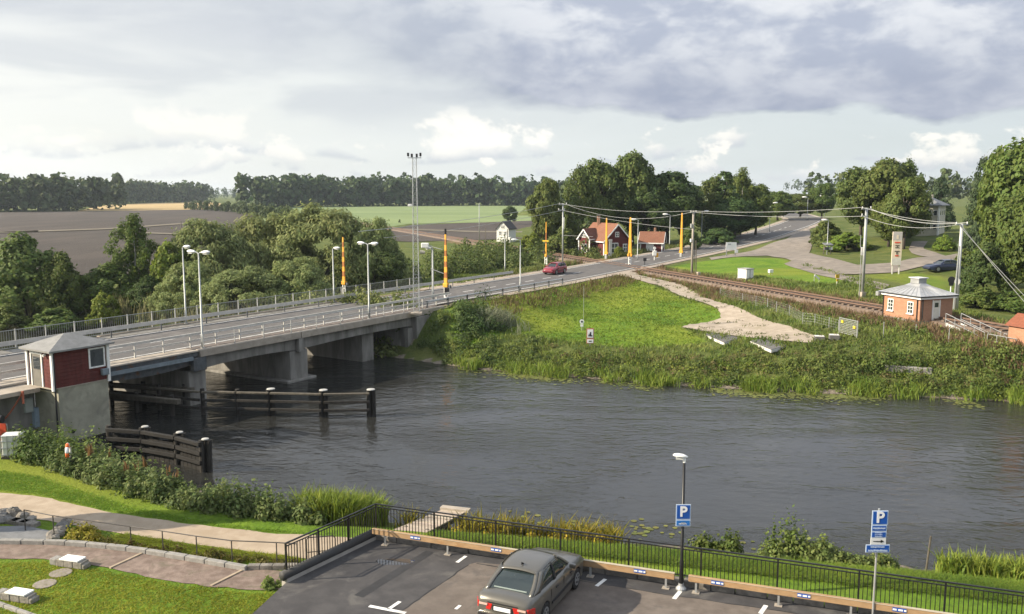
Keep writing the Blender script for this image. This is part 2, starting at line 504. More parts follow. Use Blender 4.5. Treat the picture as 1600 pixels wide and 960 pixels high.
# ---------------- ground sheet
def axis(lo, f0, f1, hi, step, g):
    a = list(np.arange(f0, f1 + step, step))
    s = step; v = a[-1]
    while v < hi: s *= g; v += s; a.append(v)
    s = step; v = a[0]; pre = []
    while v > lo: s *= g; v -= s; pre.append(v)
    return np.array(pre[::-1] + a)
GX = axis(-3200, -62, 100, 3200, 0.8, 1.09); GY = axis(-40, 14, 150, 4200, 0.8, 1.07)
gx, gy = np.meshgrid(GX, GY)
gzv = hz(gx, gy)
lotm = in_poly(gx.ravel(), gy.ravel(), [LOT_C + (0.1, -.2), LOT_L + (.5, 0), LOT_BL + (.5, 0), LOT[3] + (.5, 0), LOT[4] - (.3, 0), LOT_R2 + (0, -.3)]).reshape(gx.shape)
gzv = np.where(lotm, 0.9, gzv)
MEADOW = [P(*q)[:2] for q in [(690, 505, 2), (800, 468, 2.4), (985, 434, 3.2), (1120, 488, 2.2), (1130, 500, 2), (1060, 512, 2), (1110, 540, 1.6), (960, 545, 1.3), (800, 520, 1.6), (720, 540, 1.5)]]
RIGHTLAWN = [P(*q)[:2] for q in [(1040, 417, 3.4), (1090, 409, 3.5), (1160, 402, 3.8), (1215, 404, 3.9), (1335, 434, 3.6), (1300, 442, 3.5), (1180, 433, 3.4), (1100, 425, 3.4)]]
SIDELAWN = [P(*q)[:2] for q in [(1330, 425, 4), (1400, 415, 4.4), (1500, 425, 4.4), (1520, 460, 3.6), (1440, 450, 3.6)]]
DRY1 = [P(*q)[:2] for q in [(1000, 424, 3.3), (1200, 455, 3.2), (1380, 482, 3.3), (1370, 505, 3.1), (1200, 480, 2.9), (1040, 436, 3.2)]]
def soft_mask(poly, r, n=9):
    acc = np.zeros(gx.size)
    rr = np.random.default_rng(3)
    for _ in range(n):
        a, b = rr.normal(0, r, 2)
        acc += in_poly(gx.ravel() + a, gy.ravel() + b, poly)
    return acc / n
dfm = ((gy - yf(gx)) * 0.93).ravel(); dnm = ((yn(gx) - gy) * 0.93).ravel()
mow = np.maximum.reduce([soft_mask(MEADOW, 0.7), 0.8 * soft_mask(RIGHTLAWN, 0.7), 0.55 * soft_mask(SIDELAWN, 0.7), np.where(dnm > 1.6, 1.0, 0.0)])
dl, _ = dist_line(gx.ravel(), gy.ravel(), RAILC); drr, _ = dist_line(gx.ravel(), gy.ravel(), ROADC)
dry = np.maximum(soft_mask(DRY1, 0.9), np.where(dfm > 3, (1 - sstep(dl, 3.5, 6.0)) * 0.8, 0))
dirt = np.maximum(np.where(dfm > 2, 1 - sstep(drr, 4.9, 5.9), 0), np.where((dfm < 0.4) & (dnm < 0.4), 1.0, 0.0))
idx = np.arange(gx.size).reshape(gx.shape)
F = np.stack([idx[:-1, :-1], idx[:-1, 1:], idx[1:, 1:], idx[1:, :-1]], -1).reshape(-1, 4)
def ground_mat():
    mt = bpy.data.materials.new('ground_grass'); mt.use_nodes = True
    t = NT(mt.node_tree); bs = t.n['Principled BSDF']
    pos = t.node('ShaderNodeNewGeometry').outputs['Position']
    at = t.node('ShaderNodeAttribute', attribute_name='zone')
    z = t.sep(at.outputs['Color'])
    n1 = t.noise(pos, 0.35, 6, 0.6, 0.5); n2 = t.noise(pos, 2.6, 5, 0.65); n3 = t.noise(pos, 0.06, 3, 0.5)
    wild = t.mix(t.smooth(n1, 0.35, 0.65), (0.075, 0.105, 0.024), (0.150, 0.160, 0.048))
    wild = t.mix(t.lin(n2, 0.3, 0.7, 0, 0.6), wild, (0.062, 0.092, 0.022))
    lawn = t.mix(t.smooth(n1, 0.30, 0.70), (0.095, 0.185, 0.016), (0.165, 0.255, 0.026))
    lawn = t.mix(t.smooth(n2, 0.42, 0.72), lawn, (0.080, 0.140, 0.018))
    lawn = t.mix(t.smooth(n3, 0.44, 0.60), lawn, (0.195, 0.235, 0.030))
    dryc = t.mix(t.smooth(n2, 0.35, 0.65), (0.150, 0.092, 0.050), (0.200, 0.155, 0.075))
    dryc = t.mix(t.smooth(n1, 0.5, 0.62), dryc, (0.085, 0.095, 0.032))
    dirtc = t.mix(t.smooth(n2, 0.3, 0.7), (0.16, 0.13, 0.10), (0.27, 0.235, 0.19))
    c = t.mix(t.smooth(t.m('ADD', z[0], t.m('MULTIPLY', t.m('SUBTRACT', n2, 0.5), 0.7)), 0.3, 0.7), wild, lawn)
    c = t.mix(t.smooth(t.m('ADD', z[1], t.m('MULTIPLY', t.m('SUBTRACT', n1, 0.5), 1.0)), 0.35, 0.7), c, dryc)
    c = t.mix(t.smooth(t.m('ADD', z[2], t.m('MULTIPLY', t.m('SUBTRACT', n2, 0.5), 0.8)), 0.35, 0.65), c, dirtc)
    t.put(bs.inputs['Base Color'], c); bs.inputs['Roughness'].default_value = 0.95; bs.inputs['Specular IOR Level'].default_value = 0.15
    b = t.node('ShaderNodeBump'); b.inputs['Distance'].default_value = 0.18
    t.put(b.inputs['Height'], t.noise(pos, 5.0, 6, 0.7)); t.l.new(b.outputs[0], bs.inputs['Normal'])
    return mt
me = np_mesh('ground', np.stack([gx.ravel(), gy.ravel(), gzv.ravel()], 1), F, ground_mat(), smooth=True)
ca = me.color_attributes.new('zone', 'FLOAT_COLOR', 'POINT')
ca.data.foreach_set('color', np.stack([mow, dry, dirt, np.ones(mow.size)], 1).astype(np.float32).ravel())
ground = tag(mesh_obj('ground', me), kind='structure')

# ---------------- water
def water_mat():
    mt = bpy.data.materials.new('river_water'); mt.use_nodes = True
    t = NT(mt.node_tree); bs = t.n['Principled BSDF']
    pos = t.node('ShaderNodeNewGeometry').outputs['Position']
    bs.inputs['Base Color'].default_value = (0.023, 0.0235, 0.022, 1)
    bs.inputs['IOR'].default_value = 1.333; bs.inputs['Specular IOR Level'].default_value = 0.5
    # wind patches: calmer in the lee, rougher streaks further out
    gust = t.noise(t.mapping(pos, scale=(0.5, 1.0, 1), rot=(0, 0, R(-20))), 0.11, 5, 0.6, 1.2)
    gust = t.smooth(gust, 0.36, 0.64)
    w1 = t.noise(t.mapping(pos, scale=(0.75, 1.25, 1), rot=(0, 0, R(38))), 1.7, 3, 0.55, 0.5)
    w2 = t.noise(t.mapping(pos, scale=(0.7, 1.3, 1), rot=(0, 0, R(52))), 5.0, 4, 0.6, 0.4)
    w3 = t.noise(t.mapping(pos, scale=(0.6, 1.2, 1), rot=(0, 0, R(30))), 0.55, 2, 0.5, 0.6)
    h = t.m('ADD', t.m('MULTIPLY', w1, 0.085), t.m('MULTIPLY', w2, t.lin(gust, 0, 1, 0.012, 0.030)))
    h = t.m('ADD', h, t.m('MULTIPLY', w3, 0.07))
    h = t.m('MULTIPLY', h, t.lin(gust, 0, 1, 0.6, 1.5))
    b = t.node('ShaderNodeBump'); b.inputs['Distance'].default_value = 1.0; b.inputs['Strength'].default_value = 0.62
    t.put(b.inputs['Height'], h); t.l.new(b.outputs[0], bs.inputs['Normal'])
    t.put(bs.inputs['Roughness'], t.lin(gust, 0, 1, 0.04, 0.10))
    return mt
wx = np.concatenate([np.array([-2900, -800, -300]), np.linspace(-120, 90, 36), np.array([300, 900, 2900])])
wv = []; 
for x in wx:
    wv += [(x, float(yn(x)) - 2.2, 0.0), (x, float(yf(x)) + 2.2, 0.0)]
wf = [(2 * i, 2 * i + 2, 2 * i + 3, 2 * i + 1) for i in range(len(wx) - 1)]
river = tag(mesh_obj('river', np_mesh('river', wv, wf, water_mat())), kind='structure')

# ---------------- ribbons laid on the ground
def ribbon(name, left, right, mat, lift=0.05, across=4, step=1.5, parent=None, use_z=False, kind='structure', jitter=0.0):
    n = max(2, int(max(np.linalg.norm(np.diff(np.array(left), axis=0), axis=1).sum(), np.linalg.norm(np.diff(np.array(right), axis=0), axis=1).sum()) / step))
    def rs(L):
        L = np.array(L, float); d = np.r_[0, np.cumsum(np.linalg.norm(np.diff(L[:, :2], axis=0), axis=1))]
        q = np.linspace(0, d[-1], n + 1); return np.stack([np.interp(q, d, L[:, k]) for k in range(3)], 1)
    A, B = rs(left), rs(right)
    if jitter:
        jr = np.random.default_rng(11)
        d = (B - A); d[:, 2] = 0; d /= np.linalg.norm(d, axis=1)[:, None] + 1e-9
        A = A + d * jr.normal(0, jitter, (n + 1, 1)); B = B + d * jr.normal(0, jitter, (n + 1, 1))
    t = np.linspace(0, 1, across + 1)
    V = A[:, None, :] * (1 - t)[None, :, None] + B[:, None, :] * t[None, :, None]
    V = V.reshape(-1, 3)
    if not use_z: V[:, 2] = hz(V[:, 0], V[:, 1])
    V[:, 2] += lift
    k = across + 1
    i = np.arange(n)[:, None] * k + np.arange(across)[None, :]
    Fq = np.stack([i, i + 1, i + k + 1, i + k], -1).reshape(-1, 4)
    o = mesh_obj(name, np_mesh(name, V, Fq, mat, smooth=True), parent)
    # face up
    if o.data.polygons[0].normal.z < 0: o.data.flip_normals()
    if parent is None: tag(o, kind=kind)
    return o
def offset_line(L, d):
    L = np.array(L); T = np.gradient(L[:, :2], axis=0); T /= np.linalg.norm(T, axis=1)[:, None]
    N = np.stack([-T[:, 1], T[:, 0]], 1); O = L.copy(); O[:, :2] += N * d
    return O
ASPH = material('road_asphalt', (0.105, 0.100, 0.098), 0.85, 0.22, 1.2, 0.006, 30, col2=(0.140, 0.130, 0.122), coords='World', dirt=(0.085, 0.083, 0.083))
OLDASPH = material('old_asphalt', (0.20, 0.175, 0.150), 0.9, 0.2, 0.8, 0.01, 20, col2=(0.27, 0.235, 0.20), coords='World')
GRAVEL = material('gravel_path', (0.33, 0.275, 0.215), 0.95, 0.18, 1.6, 0.015, 9, col2=(0.41, 0.35, 0.28), coords='World', dirt=(0.27, 0.23, 0.165))
WHITE_LINE = material('road_paint', (0.62, 0.62, 0.60), 0.7, 0.18, 4, coords='World', dirt=(0.36, 0.36, 0.35))
road = ribbon('road', offset_line(ROADC, 4.0), offset_line(ROADC, -4.0), ASPH, 0.0, 6, 2.0, use_z=True)
verge = ribbon('road_shoulder', offset_line(ROADC[42:], 5.3), offset_line(ROADC[42:], -5.3), material('shoulder_gravel', (0.33, 0.28, 0.23), 0.95, 0.2, 2.0, 0.02, 12, coords='World'), -0.03, 4, 2.0, use_z=True)
# painted lines
def line_piece(name, s0, s1, off, w, parent=road, lift=0.008):
    seg = [q for q in ROADC]
    L = offset_line(ROADC, off); d = np.r_[0, np.cumsum(np.linalg.norm(np.diff(ROADC[:, :2], axis=0), axis=1))]
    qs = np.arange(s0, s1 + 1e-6, max(0.5, min(4.0, s1 - s0)))
    if len(qs) < 2: qs = np.array([s0, s1])
    A = np.stack([np.interp(qs, d, offset_line(ROADC, off + w / 2)[:, k]) for k in range(3)], 1)
    B = np.stack([np.interp(qs, d, offset_line(ROADC, off - w / 2)[:, k]) for k in range(3)], 1)
    return ribbon(name, A, B, WHITE_LINE, lift, 1, 4.0, parent=parent, use_z=True)
LEN = np.linalg.norm(np.diff(ROADC[:, :2], axis=0), axis=1).sum()
for off in (3.55, -3.55):
    line_piece('edge_line', 5, 230, off, 0.16)
s = 12.0
while s < 210:
    if not (108 < s < 122) and not (70 < s < 73):
        line_piece('lane_dash', s, s + 2.0, 0.0, 0.16)
    s += 4.0
# side road and yard to the right of the crossing
SR_L = [P(*q) for q in [(1108, 401, 3.8), (1165, 393, 4.0), (1190, 388, 4.2), (1215, 382, 4.4), (1232, 368, 5.2), (1252, 356, 5.9), (1262, 352, 6.2)]]
SR_R = [P(*q) for q in [(1112, 406, 3.7), (1165, 400, 3.9), (1210, 398, 4.0), (1262, 400, 4.1), (1270, 384, 4.7), (1266, 369, 5.5), (1268, 360, 6.0)]]
ribbon('side_road', SR_L, SR_R, OLDASPH, 0.07, 8, 1.5)
YR_L = [P(*q) for q in [(1175, 397, 4.0), (1262, 396, 4.2), (1290, 404, 4.2), (1340, 412, 4.2), (1400, 410, 4.4), (1500, 396, 4.8), (1530, 392, 4.9)]]
YR_R = [P(*q) for q in [(1200, 398, 4.0), (1235, 408, 3.9), (1280, 425, 3.7), (1325, 426, 3.8), (1400, 419, 4.3), (1500, 408, 4.6), (1560, 400, 4.8)]]
ribbon('yard_road', YR_L, YR_R, OLDASPH, 0.095, 8, 1.2)
ribbon('yard_track', [P(*q) for q in [(1240, 408, 3.9), (1290, 420, 3.7), (1345, 436, 3.6), (1390, 446, 3.5)]],
       [P(*q) for q in [(1225, 410, 3.9), (1280, 428, 3.6), (1330, 442, 3.5), (1380, 452, 3.5)]], OLDASPH, 0.06, 4, 1.2)
ribbon('driveway', [P(*q) for q in [(1452, 402, 4.7), (1425, 392, 5.1), (1420, 384, 5.6), (1425, 377, 6.0)]],
       [P(*q) for q in [(1492, 402, 4.7), (1462, 392, 5.1), (1442, 384, 5.6), (1450, 377, 6.0)]], OLDASPH, 0.10, 5, 1.2)
# gravel path across the meadow
GP_L = [P(*q) for q in [(955, 430, 3.35), (1032, 446, 3.1), (1100, 474, 2.6), (1124, 488, 2.3), (1126, 498, 2.1), (1080, 510, 1.95), (1064, 515, 1.9)]]
GP_R = [P(*q) for q in [(990, 427, 3.35), (1068, 446, 3.1), (1150, 481, 2.7), (1215, 506, 2.6), (1275, 526, 2.5), (1268, 537, 2.3), (1225, 532, 2.3)]]
ribbon('gravel_path', GP_L, GP_R, GRAVEL, 0.10, 14, 0.8, jitter=0.15)
# lay-by strip behind the road
ribbon('lay_by', [P(*q) for q in [(660, 455, 3.4), (720, 443, 3.4), (800, 432, 3.4), (850, 424, 3.4)]],
       [P(*q) for q in [(640, 449, 3.4), (720, 438, 3.4), (800, 428, 3.4), (850, 421, 3.4)]], GRAVEL, 0.05, 3, 1.5)
# fields (flat country beyond the river)
def field(name, pix, mat, z):
    poly = [P(a, b, z) for a, b in pix]
    b = MB(); b.add(poly, [tuple(range(len(poly)))])
    o = b.build(name, mat)
    if o.data.polygons[0].normal.z < 0: o.data.flip_normals()
    return tag(o, kind='structure')
PLOW = material('ploughed_soil', (0.055, 0.044, 0.036), 0.95, 0.25, 0.12, 0.25, 1.6, col2=(0.074, 0.059, 0.048), coords='World', stretch=(1, 0.25, 1))
STUB = material('stubble', (0.40, 0.29, 0.13), 0.95, 0.12, 0.03, 0.1, 1.0, coords='World', stretch=(1, 0.2, 1))
CROP = material('green_crop', (0.155, 0.215, 0.075), 0.9, 0.12, 0.02, 0.1, 1.0, col2=(0.20, 0.255, 0.10), coords='World', stretch=(0.3, 1, 1))
TRACK = material('field_track', (0.15, 0.13, 0.095), 0.95, 0.2, 0.2, coords='World')
field('ploughed_field', [(-300, 336), (150, 330), (340, 326.5), (440, 331), (400, 345), (330, 425), (-300, 440)], PLOW, 3.05)
field('stubble_field', [(120, 330.5), (160, 321), (230, 317.5), (318, 315.5), (345, 318), (342, 327)], STUB, 3.12)
field('green_field', [(395, 345), (430, 323), (840, 320), (850, 346), (640, 350), (560, 362)], CROP, 3.06)
field('ploughed_plot', [(560, 374), (640, 352), (830, 345), (860, 352), (850, 372), (640, 378)], PLOW, 3.12)
for k, q in enumerate([[(-200, 370, 3.2), (180, 357, 3.2), (330, 346, 3.2)], [(180, 362, 3.2), (290, 366, 3.2)], [(630, 358, 3.2), (760, 362.5, 3.2), (850, 362, 3.2)], [(-200, 366, 3.2), (60, 361, 3.2)]]):
    ribbon('field_track', [P(a, b - 0.9, z) for a, b, z in q], [P(a, b + 1.1, z) for a, b, z in q], TRACK, 0.0, 1, 8.0, use_z=True)
# ================================================================== the bridge and what stands on it
CONC = material('bridge_concrete', (0.21, 0.20, 0.18), 0.9, 0.30, 0.9, 0.01, 14, col2=(0.31, 0.30, 0.275), dirt=(0.12, 0.115, 0.10), stretch=(1.6, 1.6, .35))
CONC_PALE = material('kerb_concrete', (0.36, 0.315, 0.26), 0.9, 0.2, 1.6, 0.008, 18, dirt=(0.28, 0.25, 0.21))
STEEL = material('galvanised_steel', (0.42, 0.43, 0.43), 0.5, 0.12, 6, metal=0.6)
STEEL_DARK = material('weathered_steel', (0.10, 0.11, 0.12), 0.6, 0.3, 3, metal=0.3, dirt=(0.12, 0.07, 0.045))
TIMBER_DARK = material('tarred_timber', (0.030, 0.027, 0.023), 0.8, 0.4, 4, 0.01, 20, stretch=(1, 1, 0.3), dirt=(0.038, 0.033, 0.027))
TIMBER_GREY = material('weathered_timber', (0.11, 0.097, 0.075), 0.9, 0.3, 5, 0.01, 20, dirt=(0.08, 0.07, 0.055))
WHITE = material('white_paint', (0.78, 0.78, 0.76), 0.6, 0.06, 3, dirt=(0.62, 0.61, 0.58))
BLACK = material('black_paint', (0.018, 0.018, 0.020), 0.45, 0.2, 5)
GLASS = material('window_glass', (0.035, 0.045, 0.05), 0.06, 0.3, 2, spec=0.9)
RED_WOOD = material('falu_red_boards', (0.105, 0.024, 0.020), 0.85, 0.25, 5, 0.004, 30, stretch=(1, 1, 0.2), dirt=(0.085, 0.018, 0.016))

s_hut0, s_hut1 = s_of_px(84, -2.6), s_of_px(170, -2.6)
s_leaf0, s_leaf1 = s_of_px(165), s_of_px(312)
s_mid = s_of_px(470)
bridge = thing('road_bridge', 'long concrete road bridge with steel railings crossing the river on the left', 'bridge')
def bbox(mb, s0, s1, t0, t1, z0, z1):
    mb.add([bp(s0, t0, z0), bp(s1, t0, z0), bp(s1, t1, z0), bp(s0, t1, z0), bp(s0, t0, z1), bp(s1, t0, z1), bp(s1, t1, z1), bp(s0, t1, z1)],
           [(3, 2, 1, 0), (4, 5, 6, 7), (0, 1, 5, 4), (1, 2, 6, 5), (2, 3, 7, 6), (3, 0, 4, 7)]); return mb
DT = ROAD_Z - 0.012
bbox(MB(), -75, s_leaf0 - 0.03, 0.0, BW, DT - 0.5, DT).build('approach_deck', CONC, bridge)
bbox(MB(), s_leaf0, s_leaf1 - 0.03, 0.12, BW - .12, DT - 0.3, DT).build('lifting_leaf', STEEL_DARK, bridge)
bbox(MB(), s_leaf1, s_mid - 0.025, 0.05, BW - .05, DT - 0.32, DT).build('deck', CONC, bridge)
bbox(MB(), s_mid + 0.025, S_FAR, 0.05, BW - .05, DT - 0.32, DT).build('deck', CONC, bridge)
# edge beams, walkway kerbs
for a, b in ((s_leaf1 + .02, s_mid - .03), (s_mid + .03, S_FAR + 1.5)):
    bbox(MB(), a, b, -0.06, 0.40, DT - 0.36, DT + 0.10).build('edge_beam', CONC_PALE, bridge, bevel=0.02)
    bbox(MB(), a, b, BW - .40, BW + .06, DT - 0.36, DT + 0.10).build('edge_beam', CONC_PALE, bridge)
    bbox(MB(), a, b, 0.402, 1.35, DT + .001, DT + 0.07).build('walkway', material('walkway_asphalt', (0.15, 0.125, 0.11), 0.9, 0.2, 2), bridge)
bbox(MB(), s_leaf0, s_leaf1 - .03, 0.0, 1.35, DT + .001, DT + 0.06).build('leaf_walkway', CONC_PALE, bridge)
bbox(MB(), -75, s_leaf0 - .03, 0.0, 1.35, DT + .001, DT + 0.06).build('walkway', CONC_PALE, bridge)
# girders (slightly haunched)
def girder(s0, s1, t, zmid, zend, mat, w=0.35, name='girder'):
    n = 14; m = MB()
    for i in range(n):
        a, b = s0 + (s1 - s0) * i / n, s0 + (s1 - s0) * (i + 1) / n
        fa, fb = [abs(2 * k / n - 1) ** 2 for k in (i, i + 1)]
        za, zb = zmid + (zend - zmid) * fa, zmid + (zend - zmid) * fb
        zt = DT - 0.34
        m.add([bp(a, t, za), bp(b, t, zb), bp(b, t + w, zb), bp(a, t + w, za), bp(a, t, zt), bp(b, t, zt), bp(b, t + w, zt), bp(a, t + w, zt)],
              [(3, 2, 1, 0), (4, 5, 6, 7), (0, 1, 5, 4), (2, 3, 7, 6)] + ([(3, 0, 4, 7)] if i == 0 else []) + ([(1, 2, 6, 5)] if i == n - 1 else []))
    return m.build(name, mat, bridge)
for t in (0.35, 3.4, 7.1, BW - .7):
    za_, zb_ = (2.42, 2.25) if t < 5 else (2.80, 2.72)
    girder(s_leaf1 + .05, s_mid - .06, t, za_, zb_, CONC)
    girder(s_mid + .06, S_FAR - .5, t, za_, zb_, CONC)
for t in (0.45, BW - .75):
    girder(s_leaf0 + .1, s_leaf1 - .15, t, 2.45, 2.65, STEEL_DARK, 0.25)
for k in range(8):
    s = s_leaf0 + 0.6 + (s_leaf1 - s_leaf0 - 1.2) * k / 7
    bbox(MB(), s, s + .18, 0.72, BW - .76, 2.75, DT - .31).build('cross_beam', STEEL_DARK, bridge)
# piers
def pier(s, w, t0, t1, z1, name='pier'):
    m = MB(); bbox(m, s - w / 2, s + w / 2, t0, t1, -1.5, z1); return m.build(name, CONC, bridge, bevel=0.06)
pier(s_leaf1 + 0.15, 1.3, 0.5, BW - .5, 2.22)
pier(s_mid + 0.1, 1.7, 0.35, BW - .3, 2.22)
bbox(MB(), s_mid - 1.35, s_mid + 1.55, 0.1, BW - .1, -1.5, 0.16).build('pier_footing', CONC, bridge, bevel=0.05)
m = MB()   # low sloping ice breaker behind the middle pier
pier(s_of_px(592), 1.4, 1.2, BW - .8, 2.22, 'abutment_pier')
bbox(MB(), -0.6, 3.2, -0.2, BW + .2, -0.5, DT - 0.4).build('abutment', CONC, bridge, bevel=0.03)
bbox(MB(), -1.3, -0.62, 0.2, BW - .2, -0.5, 2.2).build('bearing_shelf', CONC, bridge)
bbox(MB(), 0.6, 1.6, -0.75, -0.23, 1.6, DT + 0.10).build('wing_block', CONC_PALE, bridge, bevel=0.03)
# hinge bracket between leaf and span
m = MB(); bbox(m, s_leaf1 - .5, s_leaf1 + .5, -0.02, .34, 2.25, DT - .37); m.build('hinge_block', STEEL_DARK, bridge, bevel=.04)
m = MB(); bbox(m, s_mid - .22, s_mid + .22, -0.05, .34, 2.15, DT - .37); m.build('joint_bracket', CONC, bridge, bevel=.03)
# near railing: galvanised posts, broad top rail and middle rail
RAIL_PALE = material('rail_galvanised', (0.50, 0.49, 0.46), 0.55, 0.15, 3, metal=0.2)
rail_s0, rail_s1 = -70, 6.0
zr = DT + 0.06
postm = MB().box((0, 0, 0.45), (0.09, 0.07, 0.9)).mesh('railing_post', RAIL_PALE)
s = rail_s0
while s < rail_s1:
    o = mesh_obj('railing_post', postm, bridge); o.location = bp(s, 1.22, zr - .02); o.rotation_euler = (0, 0, BANG); s += 2.0
for z, h, w in ((0.86, 0.16, 0.10), (0.45, 0.12, 0.05)):
    MB().bar(bp(rail_s0, 1.27 if h > .15 else 1.28, zr + z), bp(rail_s1, 1.27 if h > .15 else 1.28, zr + z), w, h).build('rail', RAIL_PALE, bridge)
# outer slim handrail
for z in (0.55, 1.0):
    MB().tube([bp(s_leaf1 + .3, 0.12, zr + z), bp(S_FAR + .5, 0.12, zr + z)], 0.022, 6).build('handrail', STEEL, bridge)
postm2 = MB().box((0, 0, 0.5), (0.045, 0.045, 1.0)).mesh('handrail_post', STEEL)
s = s_leaf1 + .4
while s < S_FAR + .4:
    o = mesh_obj('handrail_post', postm2, bridge); o.location = bp(s, 0.12, zr); o.rotation_euler = (0, 0, BANG); s += 2.5
BLUE_GREY = material('blue_grey_steel', (0.20, 0.24, 0.27), 0.55, 0.2, 3, metal=0.3)
MB().bar(bp(s_leaf0 + .2, -0.10, DT - .35), bp(s_leaf1 - .6, -0.10, DT - .35), 0.12, 0.22).build('leaf_edge_rail', BLUE_GREY, bridge)
s = s_leaf0 + .6
while s < s_leaf1 - .7:
    MB().box((0, 0, 0), (0.12, 0.10, 0.42)).build('leaf_bracket', STEEL_DARK, bridge); o = bridge.children[-1]; o.location = bp(s, -0.20, DT - .32); o.rotation_euler = (0, 0, BANG); s += 2.1
# far railing: tall mesh panels between slim posts
MESHG = material('fence_mesh_steel', (0.24, 0.26, 0.25), 0.6, 0.2, 4, metal=0.3)
postm3 = MB().box((0, 0, 0.62), (0.06, 0.06, 1.24)).mesh('screen_post', STEEL)
s = -70.0; ss = []
while s < 14:
    o = mesh_obj('screen_post', postm3, bridge); o.location = bp(s, BW - .22, DT + .08); o.rotation_euler = (0, 0, BANG); ss.append(s); s += 2.0
m = MB()
s = -70.0
while s < 14:
    m.bar(bp(s, BW - .22, DT + .14), bp(s, BW - .22, DT + 1.26), 0.016, 0.016); s += 0.16
g = m.build('screen_bars', MESHG, bridge); g['kind'] = 'stuff'
for z in (0.12, 1.25):
    MB().tube([bp(-70, BW - .22, DT + z), bp(14, BW - .22, DT + z)], 0.028, 5).build('screen_rail', MESHG, bridge)
# guard rail on the far side between carriageway and walkway
MB().bar(bp(-70, BW - 1.3, DT + .62), bp(30, BW - 1.3, DT + .62), 0.05, 0.28).build('guard_rail', RAIL_PALE, bridge)
postg = MB().box((0, 0, 0.36), (0.08, 0.06, 0.72)).mesh('guard_post', STEEL_DARK)
s = -70.0
while s < 30:
    o = mesh_obj('guard_post', postg, bridge); o.location = bp(s, BW - 1.24, DT - .03); o.rotation_euler = (0, 0, BANG); s += 4.0

# near-side guard rail behind the bridge end
gr = thing('guard_rail', 'low dark guard rail on posts along the road above the grassy embankment', 'guard rail')
Lg = offset_line(ROADC, -4.75); dg = np.r_[0, np.cumsum(np.linalg.norm(np.diff(ROADC[:, :2], axis=0), axis=1))]
def roadpt(s, off):
    L = offset_line(ROADC, off); return np.array([np.interp(s, dg, L[:, k]) for k in range(3)])
for k in range(9):
    p = roadpt(72 + 3.0 * k, -4.75)
    MB().box((p[0], p[1], p[2] + .2), (.12, .12, .85), BANG).build('rail_post', STEEL_DARK, gr)
MB().tube([roadpt(72 + 1.5 * k, -4.68) + np.array((0, 0, .55)) for k in range(17)], 0.09, 6).build('rail_beam', STEEL, gr)

# ---------------- control hut
hut = thing('bridge_control_hut', 'small red wooden control hut with grey hipped roof on a concrete base beside the bridge', 'hut')
T0, T1 = -2.6, -0.35
zf, zt = 3.48, 5.38
hs0, hs1 = s_hut0, s_hut1
bbox(MB(), hs0 + .25, hs1 - .03, T0 + .04, T1, 0.55, zf - .05).build('concrete_base', material('hut_base_concrete', (0.30, 0.29, 0.225), 0.9, 0.2, 1.5, 0.006, 12, dirt=(0.21, 0.20, 0.16)), hut)
bbox(MB(), hs0 - .06, hs1, T0, T1, zf - .048, zf).build('floor_slab', CONC_PALE, hut)
bbox(MB(), hs0 + .03, hs1 - .03, T0 + .03, T1 - .03, zf, zt).build('wall_core', RED_WOOD, hut)
# weatherboards, each a board of its own, leaving the window free
nb = 10; bh = (zt - zf) / nb
win_s0, win_s1, win_z0, win_z1 = hs1 - (hs1 - hs0) * 0.33, hs1 - (hs1 - hs0) * 0.08, zf + .80, zf + 1.72
for k in range(nb):
    z0, z1 = zf + bh * k + .004, zf + bh * (k + 1) - .012
    segs = [(hs0 + .1, hs1 - .1)]
    if z1 > win_z0 - .05 and z0 < win_z1 + .05: segs = [(hs0 + .1, win_s0 - .08), (win_s1 + .08, hs1 - .1)]
    for a, b in segs:
        bbox(MB(), a, b, T0 + .005, T0 + .028, z0, z1).build('weatherboard', RED_WOOD, hut)
dt0, dt1 = T0 + .95, T0 + 1.85
for k in range(nb):
    z0, z1 = zf + bh * k + .004, zf + bh * (k + 1) - .012
    segs = [(T0 + .1, dt0 - .1), (dt1 + .1, T1 - .1)] if z0 < zf + 1.75 else [(T0 + .1, T1 - .1)]
    for a, b in segs:
        bbox(MB(), hs0 + .005, hs0 + .028, a, b, z0, z1).build('weatherboard', RED_WOOD, hut)
for (s, t) in ((hs0, T0), (hs1, T0), (hs0, T1)):
    bbox(MB(), s - .075, s + .075, t - .075, t + .075, zf - .12, zt).build('corner_board', WHITE, hut)
w = bbox(MB(), win_s0, win_s1, T0 - .01, T0 + .03, win_z0, win_z1).build('window', GLASS, hut)
for a, b, c, d in ((win_s0 - .08, win_s0, win_z0 - .08, win_z1 + .08), (win_s1, win_s1 + .08, win_z0 - .08, win_z1 + .08), (win_s0, win_s1, win_z0 - .08, win_z0), (win_s0, win_s1, win_z1, win_z1 + .08)):
    bbox(MB(), a, b, T0 - .04, T0 + .004, c, d).build('window_frame', WHITE, w)
d = bbox(MB(), hs0 - .012, hs0 + .03, dt0, dt1, zf + .01, zf + 1.70).build('door', material('hut_door', (0.16, 0.15, 0.13), 0.6, 0.15, 3), hut)
for a, b, c, e2 in ((dt0 - .09, dt0, zf, zf + 1.79), (dt1, dt1 + .09, zf, zf + 1.79), (dt0, dt1, zf + 1.70, zf + 1.79)):
    bbox(MB(), hs0 - .05, hs0 + .004, a, b, c, e2).build('door_frame', WHITE, d)
bbox(MB(), hs0 - .022, hs0 - .013, dt0 + .15, dt1 - .15, zf + .9, zf + 1.55).build('door_pane', GLASS, d)
